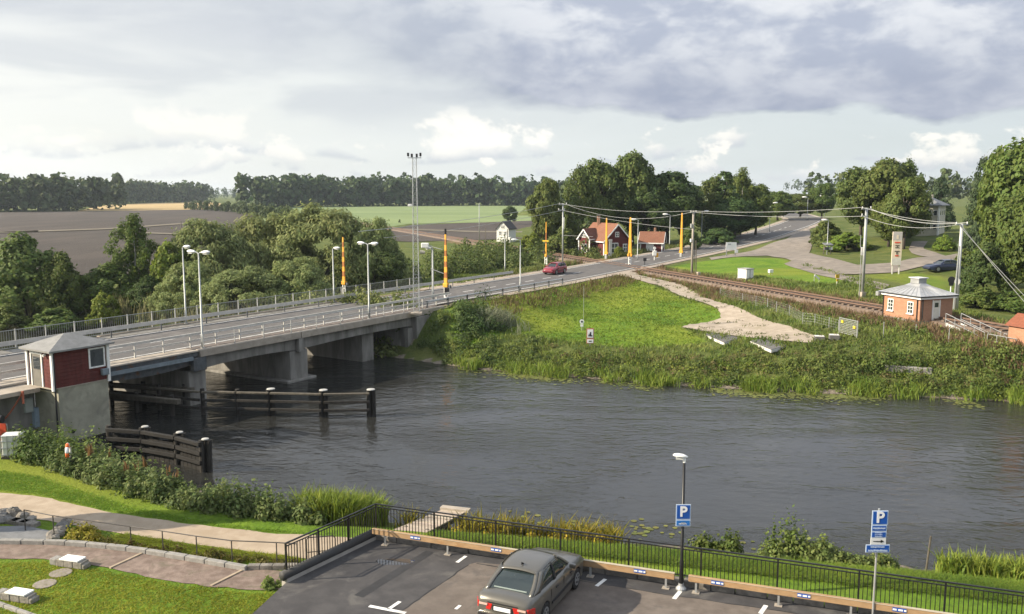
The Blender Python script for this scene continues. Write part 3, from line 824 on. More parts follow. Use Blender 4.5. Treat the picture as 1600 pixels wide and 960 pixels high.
# hipped roof
ov = .28; zr0 = zt; sm, tm = (hs0 + hs1) / 2, (T0 + T1) / 2; rl = (hs1 - hs0) / 2 - (T1 - T0) / 2
ROOFG = material('hut_roof_felt', (0.22, 0.22, 0.215), 0.75, 0.18, 2.5, 0.004, 20, dirt=(0.20, 0.20, 0.19))
A = [bp(hs0 - ov, T0 - ov, zr0), bp(hs1 + ov, T0 - ov, zr0), bp(hs1 + ov, T1 + ov, zr0), bp(hs0 - ov, T1 + ov, zr0)]
Rg = [bp(sm - rl * .35, tm, zr0 + .72), bp(sm + rl * .35, tm, zr0 + .72)]
A2 = [(p[0], p[1], p[2] + .09) for p in A]
MB().add(A + A2 + Rg, [(3, 2, 1, 0), (0, 1, 5, 4), (1, 2, 6, 5), (2, 3, 7, 6), (3, 0, 4, 7), (4, 5, 9, 8), (6, 7, 8, 9), (5, 6, 9), (7, 4, 8)]).build('roof', ROOFG, hut)
MB().tube([bp(hs0 - .15, T0 + .55, zt - .22), bp(hs0 - .02, T0 + .55, zt - .16)], .07, 8).build('door_lamp', WHITE, hut)
MB().tube([bp(hs0 + .05, T0 - .05, zt - .05), bp(hs0 + .05, T0 - .05, 1.2)], .05, 6).build('downpipe', BLACK, hut)
MB().tube([bp(hs0 + .9, T0 - .01, 1.05), bp(hs0 + .9, T0 + .06, 1.05)], .10, 10).build('drain_hole', BLACK, hut)
bbox(MB(), hs1 - .5, hs1 - .12, T0 - .28, T0 - .06, zf + .28, zf + .62).build('flood_light', BLUE_GREY, hut, bevel=.02)

# abutment wall to the left of the hut
ab = thing('bridge_abutment', 'dark concrete abutment wall under the walkway left of the control hut', 'abutment')
bbox(MB(), -75, hs0 + .24, -0.3, BW, -0.6, DT - .52).build('abutment_wall', CONC, ab)
bbox(MB(), hs0 - 6.0, hs0 - .08, -1.5, -.02, zf - .26, zf - .03).build('platform', CONC_PALE, ab, bevel=.02)
bbox(MB(), -75, hs0 - 6.02, -0.5, -.02, zf - .30, zf - .03).build('platform', CONC_PALE, ab, bevel=.02)
bx = thing('electrical_box', 'pale blue-grey electrical cabinet mounted on the dark abutment wall', 'cabinet')
q = s_of_px(70, -.6, 2.0)
bbox(MB(), q - .55, q + .45, -.62, -.302, 1.15, 2.2).build('cabinet_body', material('cabinet_blue', (0.26, 0.34, 0.42), 0.6, 0.1, 3), bx, bevel=.02)
bbox(MB(), q - .5, q + .40, -.64, -.622, 1.2, 2.15).build('cabinet_door', material('cabinet_blue2', (0.29, 0.37, 0.45), 0.6, 0.1, 3), bx)
q = s_of_px(47, -.6, 2.6)
bx2 = thing('meter_box', 'small pale grey meter box high on the dark abutment wall', 'cabinet')
bbox(MB(), q - .22, q + .22, -.5, -.302, 2.0, 2.75).build('box_body', material('box_grey', (0.40, 0.44, 0.42), 0.6, 0.1, 3), bx2, bevel=.02)
bbox(MB(), q - .19, q + .19, -.52, -.502, 2.04, 2.71).build('box_lid', material('box_grey2', (0.45, 0.48, 0.46), 0.6, 0.1, 3), bx2)
# hose drawn up to the platform, red lifting gear and white bundle at the left edge of the picture
HOSE = material('red_hose', (0.40, 0.12, 0.07), 0.6, 0.2, 5)
p0 = np.array(bp(s_of_px(34, -1.55, 3.3), -1.55, 3.3)); p1 = P(-14, 672, 1.3)
tag(MB().tube([p0 + (p1 - p0) * k / 8 + np.array((0, 0, -.25 * math.sin(math.pi * k / 8))) for k in range(9)], .045, 6).build('fire_hose', HOSE), 'thin red hose running from the platform edge down to the left', 'hose')
MB().tube([p0 + np.array((0.05, 0, .15)), p0 + np.array((0.05, 0, -.5))], .06, 6).build('nozzle', HOSE, bpy.data.objects['fire_hose'])
gq = G(2, 706)
rb = thing('red_barrow', 'red wheelbarrow tipped up on end at the left edge of the picture', 'wheelbarrow', tuple(gq))
REDP = material('red_paint', (0.55, 0.07, 0.03), 0.5, 0.15, 4)
MB().add([(-.35, 0, .35), (.35, 0, .35), (.28, .05, 1.35), (-.28, .05, 1.35), (-.28, .35, .5), (.28, .35, .5), (.2, .3, 1.2), (-.2, .3, 1.2)],
         [(3, 2, 1, 0), (4, 5, 6, 7), (0, 1, 5, 4), (1, 2, 6, 5), (2, 3, 7, 6), (3, 0, 4, 7)]).build('tray', REDP, rb, bevel=.03)
MB().tube([(-.3, .1, 1.3), (-.34, .15, 0)], .03, 6).build('handle', STEEL, rb); MB().tube([(.3, .1, 1.3), (.34, .15, 0)], .03, 6).build('handle', STEEL, rb)
MB().tube([(-.06, .2, 1.5), (.06, .2, 1.5)], .2, 14).build('wheel', BLACK, rb)
gq = G(22, 714)
wb = thing('water_container', 'white caged water container standing in the weeds by the abutment', 'container', tuple(gq), R(12))
WPL = material('milky_plastic', (0.62, 0.63, 0.60), 0.4, 0.1, 3)
MB().box((0, 0, .62), (.78, .72, 1.0)).build('tank', WPL, wb, bevel=.06)
MB().box((0, 0, .06), (.85, .8, .12)).build('pallet', TIMBER_GREY, wb)
for z in (.2, .52, .84, 1.08):
    MB().add(*(lambda m: (m.v, m.f))(MB().tube([(-.42, -.39, z), (.42, -.39, z), (.42, .39, z), (-.42, .39, z), (-.42, -.39, z)], .018, 5))).build('cage_bar', STEEL, wb)
for x in (-.4, -.13, .13, .4):
    MB().tube([(x, -.405, .1), (x, -.405, 1.12)], .018, 5).build('cage_bar', STEEL, wb)

# ---------------- timber fenders in the water
TIMBER_SHADED = material('shaded_timber', (0.012, 0.011, 0.010), .85, .35, 4, .01, 20, dirt=(.02, .018, .015))  # dark timber of the short fender, with the shade painted into its colour
def fender(name, label, pix, ztop, tiers, planks=False, caps=(), seed=1):
    f = thing(name, label, 'fender')
    rr = random.Random(seed); cs_ = .7 if planks else 1.0
    pts = [P(a, b, 0.0) for a, b in pix]
    for i, (a, b) in enumerate(zip(pts[:-1], pts[1:])):
        d = (b - a) / np.linalg.norm(b - a)
        for k, (z, h, w) in enumerate(tiers):
            off = np.array((-d[1], d[0], 0)) * (-.22)
            MB().bar(a + off + np.array((0, 0, z)) + d * .05, b + off + np.array((0, 0, z)) - d * .05, w, h).build('beam', TIMBER_GREY if k == 0 and not planks else (TIMBER_SHADED if planks else TIMBER_DARK), f, bevel=.02)
    for i, p in enumerate(pts):
        c = i in caps
        ps = [(0, 0)] if not c else [(-.16, 0), (.16, .05), (0, .24)]
        for (ox, oy) in ps:
            MB().tube([(p[0] + ox, p[1] + oy, -1.4), (p[0] + ox + rr.uniform(-.04, .04), p[1] + oy, ztop)], .13, 9).build('pile', TIMBER_DARK, f)
        if c:
            MB().lathe((p[0], p[1] + .08, ztop), [(r_ * cs_, z_) for r_, z_ in ((.22, 0), (.26, .02), (.24, .06), (.08, .08))], 12).build('white_cap', material('cap_white', (.40,.40,.38), .7, .12, 5, dirt=(.28,.27,.25)), f)
    if planks:
        for a, b in zip(pts[:-1], pts[1:]):
            L = np.linalg.norm(b - a); d = (b - a) / L; n = int(L / .34)
            for k in range(n):
                q = a + d * (.34 * k + .17); zz = ztop - .35 - rr.random() * .12
                MB().box((q[0], q[1], zz / 2 - .5), (.31, .09, zz + 1.0), math.atan2(d[1], d[0])).build('plank', TIMBER_SHADED, f)
    return f
fender('timber_fender', 'long dark timber fender with white capped pile clusters standing in the river', [(176, 633), (250, 641), (318, 648), (372, 649), (424, 650), (506, 652), (580, 651)], 1.62,
       [(1.45, .12, .20), (0.95, .16, .12), (.45, .16, .12)], caps=(4, 5, 6), seed=3)
fender('timber_fender', 'short dark timber fender wall with planks in front of the control hut', [(172, 712), (228, 716), (282, 726), (322, 738)], 1.60,
       [(1.42, .18, .2), (.95, .2, .14), (.5, .2, .14)], planks=True, caps=(1, 2, 3), seed=5)
# sunlit old timber walings under the leaf
for k, (a, b, z) in enumerate([((172, 603), (262, 606), 1.05), ((172, 618), (240, 624), 1.0)]):
    f = thing('mooring_beam', ['upper floating timber beam under the lifting part of the bridge', 'lower floating timber beam under the lifting part of the bridge'][k], 'beam')
    MB().bar(P(a[0] - 30, a[1] - 3, z), P(b[0] + 40, b[1] + 4, z), .35, .30).build('beam', TIMBER_GREY, f, bevel=.03)
    for t in (0.1, .5, .9):
        q = P(a[0] - 30, a[1] - 3, z) * (1 - t) + P(b[0] + 40, b[1] + 4, z) * t
        MB().tube([(q[0], q[1] + .3, -1.4), (q[0], q[1] + .3, z + .3)], .15, 8).build('pile', TIMBER_DARK, f)

# ---------------- street lamps
LAMP_GREY = material('lamp_post_grey', (0.36, 0.38, 0.38), 0.5, 0.1, 4, metal=0.4)
HEADW = material('lamp_head_white', (0.80, 0.81, 0.80), 0.35, 0.04, 4)
DIFF = material('lamp_diffuser', (0.55, 0.56, 0.54), 0.2, 0.05, 4)
def lamp_head(parent, tip, direc, size=0.62):
    d = Vector(direc).normalized(); x = d; y = Vector((0, 0, 1)).cross(d).normalized()
    c = Vector(tip); vs = []; fs = []
    prof = [(0, .05, .03), (.12, .11, .07), (.35, .17, .11), (.7, .17, .11), (.92, .11, .07), (1, .04, .03)]
    n = 10
    for (t, w, h) in prof:
        for k in range(n):
            a = 2 * math.pi * k / n
            p = c + x * (t * size) + y * (math.cos(a) * w * size * 1.35) + Vector((0, 0, math.sin(a) * h * size * (1.5 if math.sin(a) > 0 else 0.8) + .04 * t))
            vs.append(p)
    for i in range(len(prof) - 1):
        for k in range(n): fs.append((i * n + k, i * n + (k + 1) % n, (i + 1) * n + (k + 1) % n, (i + 1) * n + k))
    fs += [tuple(range(n)), tuple((len(prof) - 1) * n + k for k in range(n))]
    h = MB().add(vs, fs).build('lamp_head', HEADW, parent, smooth=True)
    q = c + x * size * .55
    MB().box((q.x, q.y, q.z - .07 * size - .02), (size * .5, size * .3, .05), math.atan2(d.y, d.x)).build('diffuser', DIFF, h)
def street_lamp(base, height, dirs, label, arm=.35, size=.62, r=.062, mat=None, group='street lamps along the road and bridge'):
    t = thing('street_lamp', label, 'street lamp', group=group)
    b = Vector(base); top = b + Vector((0, 0, height)); mat = mat or LAMP_GREY
    MB().tube([b, b + Vector((0, 0, .9)), b + Vector((0, 0, .95)), top], [r * 1.5, r * 1.5, r * 1.05, r * .75], 8).build('post', mat, t, smooth=True)
    MB().cyl(tuple(b), r * 2.2, .06, 10).build('base_plate', mat, t)
    for d in dirs:
        dv = Vector((*d, 0)).normalized()
        e = top + dv * arm + Vector((0, 0, .06))
        MB().tube([top - Vector((0, 0, .05)), top + dv * arm * .5 + Vector((0, 0, .05)), e], r * .6, 6).build('arm', mat, t)
        lamp_head(t, e, dv, size)
    return t
def h_of(base, ytop):
    """height of an upright that reaches picture row ytop"""
    lo, hi = 0.1, 40.0
    for _ in range(40):
        m = (lo + hi) / 2
        if proj((base[0], base[1], base[2] + m))[1] > ytop: lo = m
        else: hi = m
    return lo
bnv = (BN[0], BN[1]); bnm = (-BN[0], -BN[1])
DTW = DT + .07
b = bp(s_of_px(317, .45), .45, DTW); street_lamp(b, h_of(b, 396), [bnv, bnm], 'two-headed grey lamp at the near end of the concrete bridge span', .3, .75)
b = bp(s_of_px(577, .45), .45, DTW); street_lamp(b, h_of(b, 382), [bnv, bnm], 'two-headed grey lamp on the bridge close to its far end', .3, .75)
b = bp(s_of_px(291, BW - .5), BW - .5, DTW); street_lamp(b, h_of(b, 387), [bnm], 'single-headed lamp on the far bridge side next to the left two-headed lamp', .1, .75)
b = bp(s_of_px(522, BW - .5), BW - .5, DTW); street_lamp(b, h_of(b, 389), [bnm], 'single-headed lamp on the far bridge side beside a banded barrier pole', .1, .75)
def road_lamp(px, py, ytop, dirs, label, **k):
    b = G(px, py); b[2] -= .05
    return street_lamp(tuple(b), h_of(b, ytop), dirs, label, **k)
road_lamp(677, 470, 389, [(-.4, -.3)], 'single-headed lamp between the lattice mast and a banded barrier pole', arm=.1, size=.7)
road_lamp(813, 455, 376, [(-.6, -.1)], 'single-headed lamp on the near road verge just left of the red car', arm=.25, size=.7)
road_lamp(1137, 366, 326, [(1, .1)], 'street lamp before the dark trees left of the climbing road', arm=.3, size=1.0)
road_lamp(1046, 388, 336, [(-1, .1)], 'street lamp head rising behind the crossing near the right orange pole', arm=.3, size=1.0)
road_lamp(1096, 377, 331, [(1, .1)], 'street lamp standing just right of the wooden pole at the crossing', arm=.3, size=1.0)
road_lamp(1202, 364, 318, [(1, .1)], 'street lamp on the outer side of the road bend before birches', arm=.5, size=1.1)
road_lamp(1261, 345, 309, [(-1, .1)], 'left of two street lamps at the top of the rise', arm=.2, size=1.2)
road_lamp(1288, 338, 307, [(-1, .1)], 'right of two street lamps at the top of the rise', arm=.8, size=1.2)
road_lamp(1292, 398, 345, [(-1, .1)], 'street lamp by the letterboxes at the yellow-green bush', arm=.1, size=.9)
road_lamp(984 + 12, 408, 344, [(-.9, .1)], 'street lamp directly behind the tallest orange barrier pole', arm=.2, size=.9)
road_lamp(789, 424, 374, [(-.3, .1)], 'slim grey lamp post in the scrub below the white house', arm=.05, size=.35)

# ---------------- barrier poles (raised booms)
ORANGE = material('barrier_orange', (0.70, 0.34, 0.03), 0.6, 0.12, 3, dirt=(0.58, 0.25, 0.03))
ORANGE_D = material('barrier_red_orange', (0.32, 0.115, 0.025), 0.6, 0.15, 3)
def barrier(px, py, ytop, label, bands=0, width=.30, legs=True, cap=False, cross=False):
    g = G(px, py)
    t = thing('barrier_boom', label, 'barrier', tuple(g), BANG - R(90), group='raised barrier booms')
    h = h_of(g, ytop); lb = 1.3 if legs else .7
    if legs:
        for x in (-.16, .16):
            MB().box((x, 0, lb / 2), (.09, .10, lb)).build('leg', WHITE, t)
        for z in (.35, .9): MB().box((0, 0, z), (.23, .06, .07)).build('brace', WHITE, t)
    else:
        MB().box((0, 0, lb / 2), (.34, .34, lb)).build('pedestal', STEEL, t, bevel=.03)
    MB().box((0, 0, lb + .18), (width * 1.5, .3, .36)).build('hinge_box', ORANGE, t, bevel=.03)
    z0 = lb + .36; n = max(1, bands * 2 + 1)
    for k in range(n):
        a, b2 = k / n, (k + 1) / n
        wa, wb_ = width * (1 - .55 * a), width * (1 - .55 * b2)
        za, zb = z0 + (h - z0) * a, z0 + (h - z0) * b2
        da, db = wa * .5, wb_ * .5
        MB().add([(-wa / 2, -da / 2, za), (wa / 2, -da / 2, za), (wa / 2, da / 2, za), (-wa / 2, da / 2, za), (-wb_ / 2, -db / 2, zb), (wb_ / 2, -db / 2, zb), (wb_ / 2, db / 2, zb), (-wb_ / 2, db / 2, zb)],
                 [(3, 2, 1, 0), (4, 5, 6, 7), (0, 1, 5, 4), (1, 2, 6, 5), (2, 3, 7, 6), (3, 0, 4, 7)]).build('boom_section', ORANGE if k % 2 == 0 else ORANGE_D, t)
    if cap: MB().tube([(0, 0, h), (0, 0, h + .5)], .10, 8).build('boom_lamp', BLACK, t)
    if cross:
        MB().box((0, -.12, h * .57), (1.0, .05, .14)).build('cross_plate', material('sign_yellow', (0.70, 0.48, 0.02), 0.5, 0.1, 3), t)
        MB().box((-.3, -.14, 2.0), (.26, .18, .3)).build('signal_head', BLACK, t, bevel=.03)
    MB().box((width * .9, .05, lb + .05), (.45, .22, .3)).build('counterweight', STEEL_DARK, t, bevel=.03)
    return t
barrier(538, 464, 371, 'banded orange-brown barrier pole standing behind the bridge before the willows', 4, .34, cap=False)
barrier(697, 471, 366, 'banded orange barrier pole with black tip and white legs at the bridge end', 4, .34, cap=True)
barrier(853, 416, 347, 'slim orange crossing pole with yellow cross plate behind the red car', 1, .20, cross=True)
barrier(947, 405, 341, 'plain orange barrier pole in front of the red house', 0, .40, legs=False)
barrier(984, 416, 340, 'tallest plain orange barrier pole at the middle of the level crossing', 0, .46)
barrier(1064, 403, 333, 'rightmost plain orange barrier pole beside a wooden electricity pole', 0, .40, legs=False)
# road signal beside the bridge pole
g = G(690, 474); sgl = thing('road_signal', 'grey bracket mast with cowled warning lights facing the bridge', 'signal', tuple(g))
MB().tube([(-.9, .6, 0), (-.9, .6, 3.2)], .05, 6).build('post', LAMP_GREY, sgl)
MB().tube([(-1.0, .6, 3.1), (.2, .2, 2.7)], .035, 6).build('bracket', STEEL, sgl)
MB().box((-1.5, .5, 5.25), (.7, .3, .45)).build('signal_head', WHITE, sgl, bevel=.06)
MB().tube([(-.9, .6, 3.2), (-.9, .6, 5.2), (-1.4, .5, 5.3)], .04, 6).build('arm', LAMP_GREY, sgl)
MB().tube([(-1.2, .5, 5.2), (.1, .1, 4.9)], .03, 6).build('bracket', STEEL, sgl)
MB().box((.45, .5, 1.1), (.45, .3, .55)).build('backing_board', BLACK, sgl, bevel=.05)
MB().tube([(.45, .6, 0), (.45, .6, .9)], .04, 6).build('post', BLACK, sgl)

# ---------------- lattice mast
g = bp(s_of_px(651, -.5), -.5, DT + .10)
mast = thing('lattice_mast', 'tall slender galvanised lattice mast with floodlights on top at the bridge end', 'mast', (g[0], g[1], 0))
zb = g[2]; mh = h_of(g, 247)
GALV = material('mast_galvanised', (0.40, 0.42, 0.43), 0.5, 0.1, 4, metal=0.5)
w0, w1 = .24, .15
def corner(k, z):
    f = (z - zb) / mh; w_ = w0 + (w1 - w0) * f
    return Vector(((-w_, w_, w_, -w_)[k], (-w_, -w_, w_, w_)[k], z))
for k in range(4): MB().tube([corner(k, zb), corner(k, zb + mh)], .020, 5).build('leg', GALV, mast)
nz = 24
for i in range(nz):
    za, zc = zb + mh * i / nz, zb + mh * (i + 1) / nz
    m = MB()
    for k in range(4):
        m.tube([corner(k, za), corner((k + 1) % 4, zc)], .010, 4, cap=False)
        m.tube([corner(k, zc), corner((k + 1) % 4, zc)], .010, 4, cap=False)
    m.build('lattice_bay', GALV, mast)
MB().bar((-.55, 0, zb + mh), (.55, 0, zb + mh), .06, .06).build('crossbar', GALV, mast)
for x in (-.5, -.2, .2, .5):
    l = MB().box((x, -.12, zb + mh + .14 + abs(x) * .25), (.16, .22, .28)).build('floodlight', BLACK, mast, bevel=.02)
    MB().tube([(x, 0, zb + mh), (x, -.06, zb + mh + .2 + abs(x) * .2)], .02, 5).build('bracket', GALV, l)
zz = zb + h_of(g, 321)
MB().box((-.42, -.05, zz), (.32, .24, .2)).build('camera_box', WHITE, mast, bevel=.03)
zz = zb + h_of(g, 394)
MB().tube([(.35, 0, zz), (.75, 0, zz - .05)], .17, 8, .12).build('horn', material('horn_cream', (.55, .5, .38), .5, .1, 3), mast)
MB().box((0, 0, zb - .06), (.9, .9, .12)).build('foundation', CONC_PALE, mast)
# ================================================================== railway
BALLAST = material('track_ballast', (0.175, 0.125, 0.092), 0.95, 0.3, 1.4, 0.03, 10, col2=(0.22, 0.168, 0.13), coords='World')
track = thing('railway_track', 'single railway track on brown ballast running from the crossing to the right edge', 'railway')
RT = RAILC
def rail_section(a, b):
    out = []
    for p in RT:
        out.append(p)
    return np.array(out)
dR = np.r_[0, np.cumsum(np.linalg.norm(np.diff(RT[:, :2], axis=0), axis=1))]
def railpt(s, off=0.0, z=0.0):
    L = offset_line(RT, off); return np.array([np.interp(s, dR, L[:, k]) for k in range(3)]) + np.array((0, 0, z))
# find the stretch under the road
ss = np.linspace(0, dR[-1], 1500); pr = np.array([railpt(s) for s in (ss[::10])])
dd, _ = dist_line(pr[:, 0], pr[:, 1], ROADC); near = ss[::10][dd < 4.1]; X0, X1 = near.min(), near.max()
for a, b in ((0, X0 - 1.2), (X1 + 1.2, dR[-1])):
    q = np.arange(a, b, 3.0); m = MB(); n = 6
    prof = [(-2.3, -.55), (-1.65, -.16), (-.4, -.14), (.4, -.14), (1.65, -.16), (2.3, -.55)]
    vs = []; fs = []
    for s in q:
        for (o_, z) in prof: vs.append(railpt(s, o_, z))
    for i in range(len(q) - 1):
        for k in range(n - 1): fs.append((i * n + k, i * n + k + 1, (i + 1) * n + k + 1, (i + 1) * n + k))
    o = m.add(vs, fs).build('ballast_bed', BALLAST, track)
    o.data.update()
    if sum(p.normal.z for p in o.data.polygons) < 0: o.data.flip_normals()
RUST = material('rail_steel', (0.15, 0.095, 0.068), 0.7, 0.2, 5)
for o_ in (-.72, .72):
    q = np.arange(0, dR[-1], 6.0)
    m = MB()
    for a, b in zip(q[:-1], q[1:]): m.bar(railpt(a, o_, .045), railpt(b, o_, .045), .06, .12)
    m.build('rail', RUST, track)
SLEEP = material('sleeper_wood', (0.145, 0.108, 0.082), 0.9, 0.3, 3)
slm = MB().box((0, 0, 0), (2.5, .26, .16)).mesh('sleeper', SLEEP)
s = 20.0; c = 0
while s < dR[-1] and c < 160:
    if not (X0 - 1.5 < s < X1 + 1.5):
        o = mesh_obj('sleeper', slm, track); p = railpt(s, 0, -.10); o.location = p; o.rotation_euler = (0, 0, RAILANG + R(90)); c += 1
    s += .75
xm = (X0 + X1) / 2; p = railpt(xm)
MB().box((p[0], p[1], p[2] + .012), (2.6, 9.5, .05), RAILANG - R(90) + 0.0).build('crossing_panel', material('crossing_rubber', (.085, .08, .078), .85, .2, 3), track)

# ---------------- wooden and steel line poles
POLE = material('grey_pole_wood', (0.33, 0.30, 0.26), 0.85, 0.15, 4, 0.004, 20, stretch=(1, 1, .15))
def line_pole(px, py, ytop, label, r=.14, arms=(), extra=None, mat=None):
    g = G(px, py); t = thing('line_pole', label, 'pole', tuple(g), RAILANG, group='overhead line poles')
    h = h_of(g, ytop)
    MB().tube([(0, 0, -.1), (0, 0, h)], r, 8, r * .75).build('pole', mat or POLE, t, smooth=True)
    for (z, l, dx) in arms:
        MB().bar((0, dx - l / 2, h + z), (0, dx + l / 2, h + z), .09, .10).build('crossarm', STEEL, t)
        for e_ in (-1, 1):
            MB().lathe((0, dx + e_ * (l / 2 - .08), h + z + .05), [(.03, 0), (.06, .04), (.03, .09), (.06, .13), (.03, .18)], 8).build('insulator', WHITE, t)
    return t, g, h
pA, gA, hA = line_pole(879, 418, 318, 'tall thin grey pole behind the road left of the red house', .12, [(-.15, 1.2, 0), (-.9, 1.0, .2)], mat=LAMP_GREY)
pB, gB, hB = line_pole(1081, 431, 331, 'grey pole on the near side of the railway right of the crossing', .17, [(-.1, .9, 0)])
pC, gC, hC = line_pole(1347, 466, 325, 'tall steel pole beside the track left of the brick building', .17, [(-.1, 1.2, 0), (-.8, .8, .2)], mat=LAMP_GREY)
pD, gD, hD = line_pole(1494, 487, 350, 'bright steel pole behind the right end of the brick building', .16, [(-.06, 1.4, 0)], mat=material('bright_steel_post', (.55, .55, .53), .5, .1, 4, metal=.3))
# fittings
MB().box((.25, 0, hC * .52), (.25, .3, .8)).build('transformer_box', STEEL, pC, bevel=.03)
MB().tube([(0, 0, hC * .45), (.6, 0, hC * .58), (.6, 0, hC * .7)], .03, 5).build('bracket', STEEL, pC)
MB().tube([(.1, .3, 0), (.1, .3, hC * .52)], .035, 6).build('cable_pipe', STEEL, pC)
MB().box((0, 0, .25), (.5, .5, .7)).build('footing', CONC_PALE, pC)
MB().tube([(0, .35, 0), (0, .12, hD * .75)], .06, 6).build('stay', LAMP_GREY, pD)
MB().tube([(.0, 0, hD * .34), (.0, .1, hD * .34)], .3, 12).build('collar', STEEL, pD)
m = MB()
for x in (-.55, -.25): m.tube([(x, -.3, 0), (x + .2, -.25, hB * .55)], .05, 6)
for z in (.5, 1.2, 1.9, 2.6): m.bar((-.55 + .2 * z / 4, -.3, z), (-.25 + .2 * z / 4, -.3, z), .05, .05)
m.build('ladder', TIMBER_GREY, pB)
MB().box((.05, .22, hB * .78), (.25, .2, .5)).build('switch_box', STEEL, pB, bevel=.02)
MB().box((.05, .22, hB * .55), (.22, .2, .4)).build('switch_box', WHITE, pB, bevel=.02)
MB().box((-1.0, -.3, .25), (.5, .4, .5)).build('cable_stub', CONC_PALE, pB, bevel=.05)
e_ = MB().tube([(0, 0, hA * .55), (.4, -.3, hA * .62), (.45, -.35, hA * .78)], .05, 6, .09).build('lamp_bracket', WHITE, pA)
MB().tube([(0, 0, hA * .50), (-3.5, -2.8, hA * .50 - .05)], .02, 5).build('cable_arm', STEEL, pA)
pE, gE, hE = line_pole(749, 376, 318, 'thin grey pole standing left of the white house', .10, [], mat=LAMP_GREY)
pF, gF, hF = line_pole(759, 402, 356, 'short dark wooden pole in the scrub below the thin grey pole', .09, [], mat=TIMBER_GREY)
pG, gG, hG = line_pole(793, 393, 358, 'dark wooden pole directly in front of the white house', .09, [], mat=TIMBER_GREY)
pH, gH, hH = line_pole(284, 372, 346, 'small dark pole standing alone in the ploughed field', .12, [], mat=TIMBER_GREY)
WIRE = material('wire_grey', (0.42, 0.43, 0.42), 0.5, 0.1, 2, metal=0.3)
def wire(a, b, sag, label, r=.022):
    a = np.array(a); b = np.array(b)
    pts = [a + (b - a) * t + np.array((0, 0, -sag * 4 * t * (1 - t))) for t in np.linspace(0, 1, 13)]
    tag(MB().tube(pts, r, 5).build('overhead_wire', WIRE), label, 'wire', 'overhead wires')
def top(g, h, dz=0.0, o=0.0):
    return (g[0] - math.sin(RAILANG) * o, g[1] + math.cos(RAILANG) * o, g[2] + h + dz)
wire(top(gA, hA, 0, .5), top(gB, hB, .1, .4), .5, 'upper wire from the thin grey pole to the pole right of the crossing')
wire(top(gA, hA, -.15, -.5), top(gB, hB, .1, -.4), 1.4, 'middle sagging wire from the thin grey pole to the pole right of the crossing')
wire(top(gA, hA, -.9, .2), top(gB, hB, -2.2, 0), .3, 'lowest wire from the thin grey pole to the pole right of the crossing')
wire(top(gB, hB, .1, .4), top(gC, hC, .05, .55), .3, 'upper wire between the crossing pole and the tall steel track pole')
wire(top(gB, hB, -.1, -.4), top(gC, hC, -.8, -.2), .3, 'lower wire between the crossing pole and the tall steel track pole')
wire(top(gC, hC, .05, .55), top(gD, hD, .1, .6), .3, 'upper wire from the tall track pole to the bright pole behind the brick building')
wire(top(gC, hC, -.1, -.5), top(gD, hD, .1, -.6), .6, 'lower wire from the tall track pole to the bright pole behind the brick building', .03)
wire(top(gC, hC, -.8, .4), top(gD, hD, .0, 0), .7, 'lowest wire from the tall track pole to the bright pole behind the brick building')
for k in range(2):
    wire(top(gD, hD, 0, .2 + .25 * k), P(1606 + 10 * k, 478, 4.0), .1, ['left of two stay wires slanting down before the dark trees on the right', 'right of two stay wires slanting down before the dark trees on the right'][k], .025)
wire(top(gA, hA, 0, .4), P(560, 362, 11.0), .3, 'upper wire from the thin grey pole towards the willows')
wire(top(gA, hA, -.9, 0), P(600, 372, 9.0), .3, 'lower wire from the thin grey pole towards the willows')
# ================================================================== car park in the foreground
NEWASPH = material('new_asphalt', (0.052, 0.050, 0.052), 0.85, 0.2, 1.6, 0.006, 40, col2=(0.072, 0.069, 0.069), coords='World', dirt=(0.095, 0.09, 0.085))
PATCH = material('worn_asphalt', (0.135, 0.112, 0.095), 0.9, 0.18, 2.0, 0.008, 45, col2=(0.175, 0.148, 0.126), coords='World', dirt=(0.105, 0.09, 0.08))
lot = tag(MB().prism([tuple(p) for p in LOT], 0.3, LOT_Z).build('parking_lot', NEWASPH), kind='structure')
BIN = np.array([BEAMDIR[1], -BEAMDIR[0]])      # towards the camera
BANGLE = math.atan2(BEAMDIR[1], BEAMDIR[0])
def lp(a, b, z=LOT_Z):                          # a along the wall from the corner, b towards the camera
    q = LOT_C + BEAMDIR * a + BIN * b
    return (q[0], q[1], z)
def sheet(name, pts, mat, parent):
    o = MB().add(pts, [tuple(range(len(pts)))]).build(name, mat, parent)
    if o.data.polygons[0].normal.z < 0: o.data.flip_normals()
    return o
sheet('worn_patch', [P(*q, LOT_Z + .004) for q in [(610, 968), (733, 882), (745, 879), (800, 884), (975, 919), (1106, 938), (1300, 968), (1500, 1000), (1500, 1500), (500, 1200)]], PATCH, lot)
MARK = material('bay_paint', (0.74, 0.74, 0.72), 0.7, 0.08, 5, coords='World', dirt=(0.5, 0.49, 0.47))
def mark(a, b, w):
    a = P(*a, LOT_Z + .008); b = P(*b, LOT_Z + .008); d = (b - a)[:2]; d /= np.linalg.norm(d); n = np.array((-d[1], d[0], 0)) * w / 2
    sheet('bay_line', [a - n, b - n, b + n, a + n], MARK, lot)
mark((714, 879), (728, 869), .12); mark((577, 947), (634, 958), .14); mark((607, 952), (625, 940), .12)
mark((712, 952), (719, 946), .10); mark((932, 916), (946, 905), .12); mark((1053, 936), (1063, 924), .13); mark((1188, 959), (1197, 946), .13); mark((1330, 985), (1338, 972), .13)

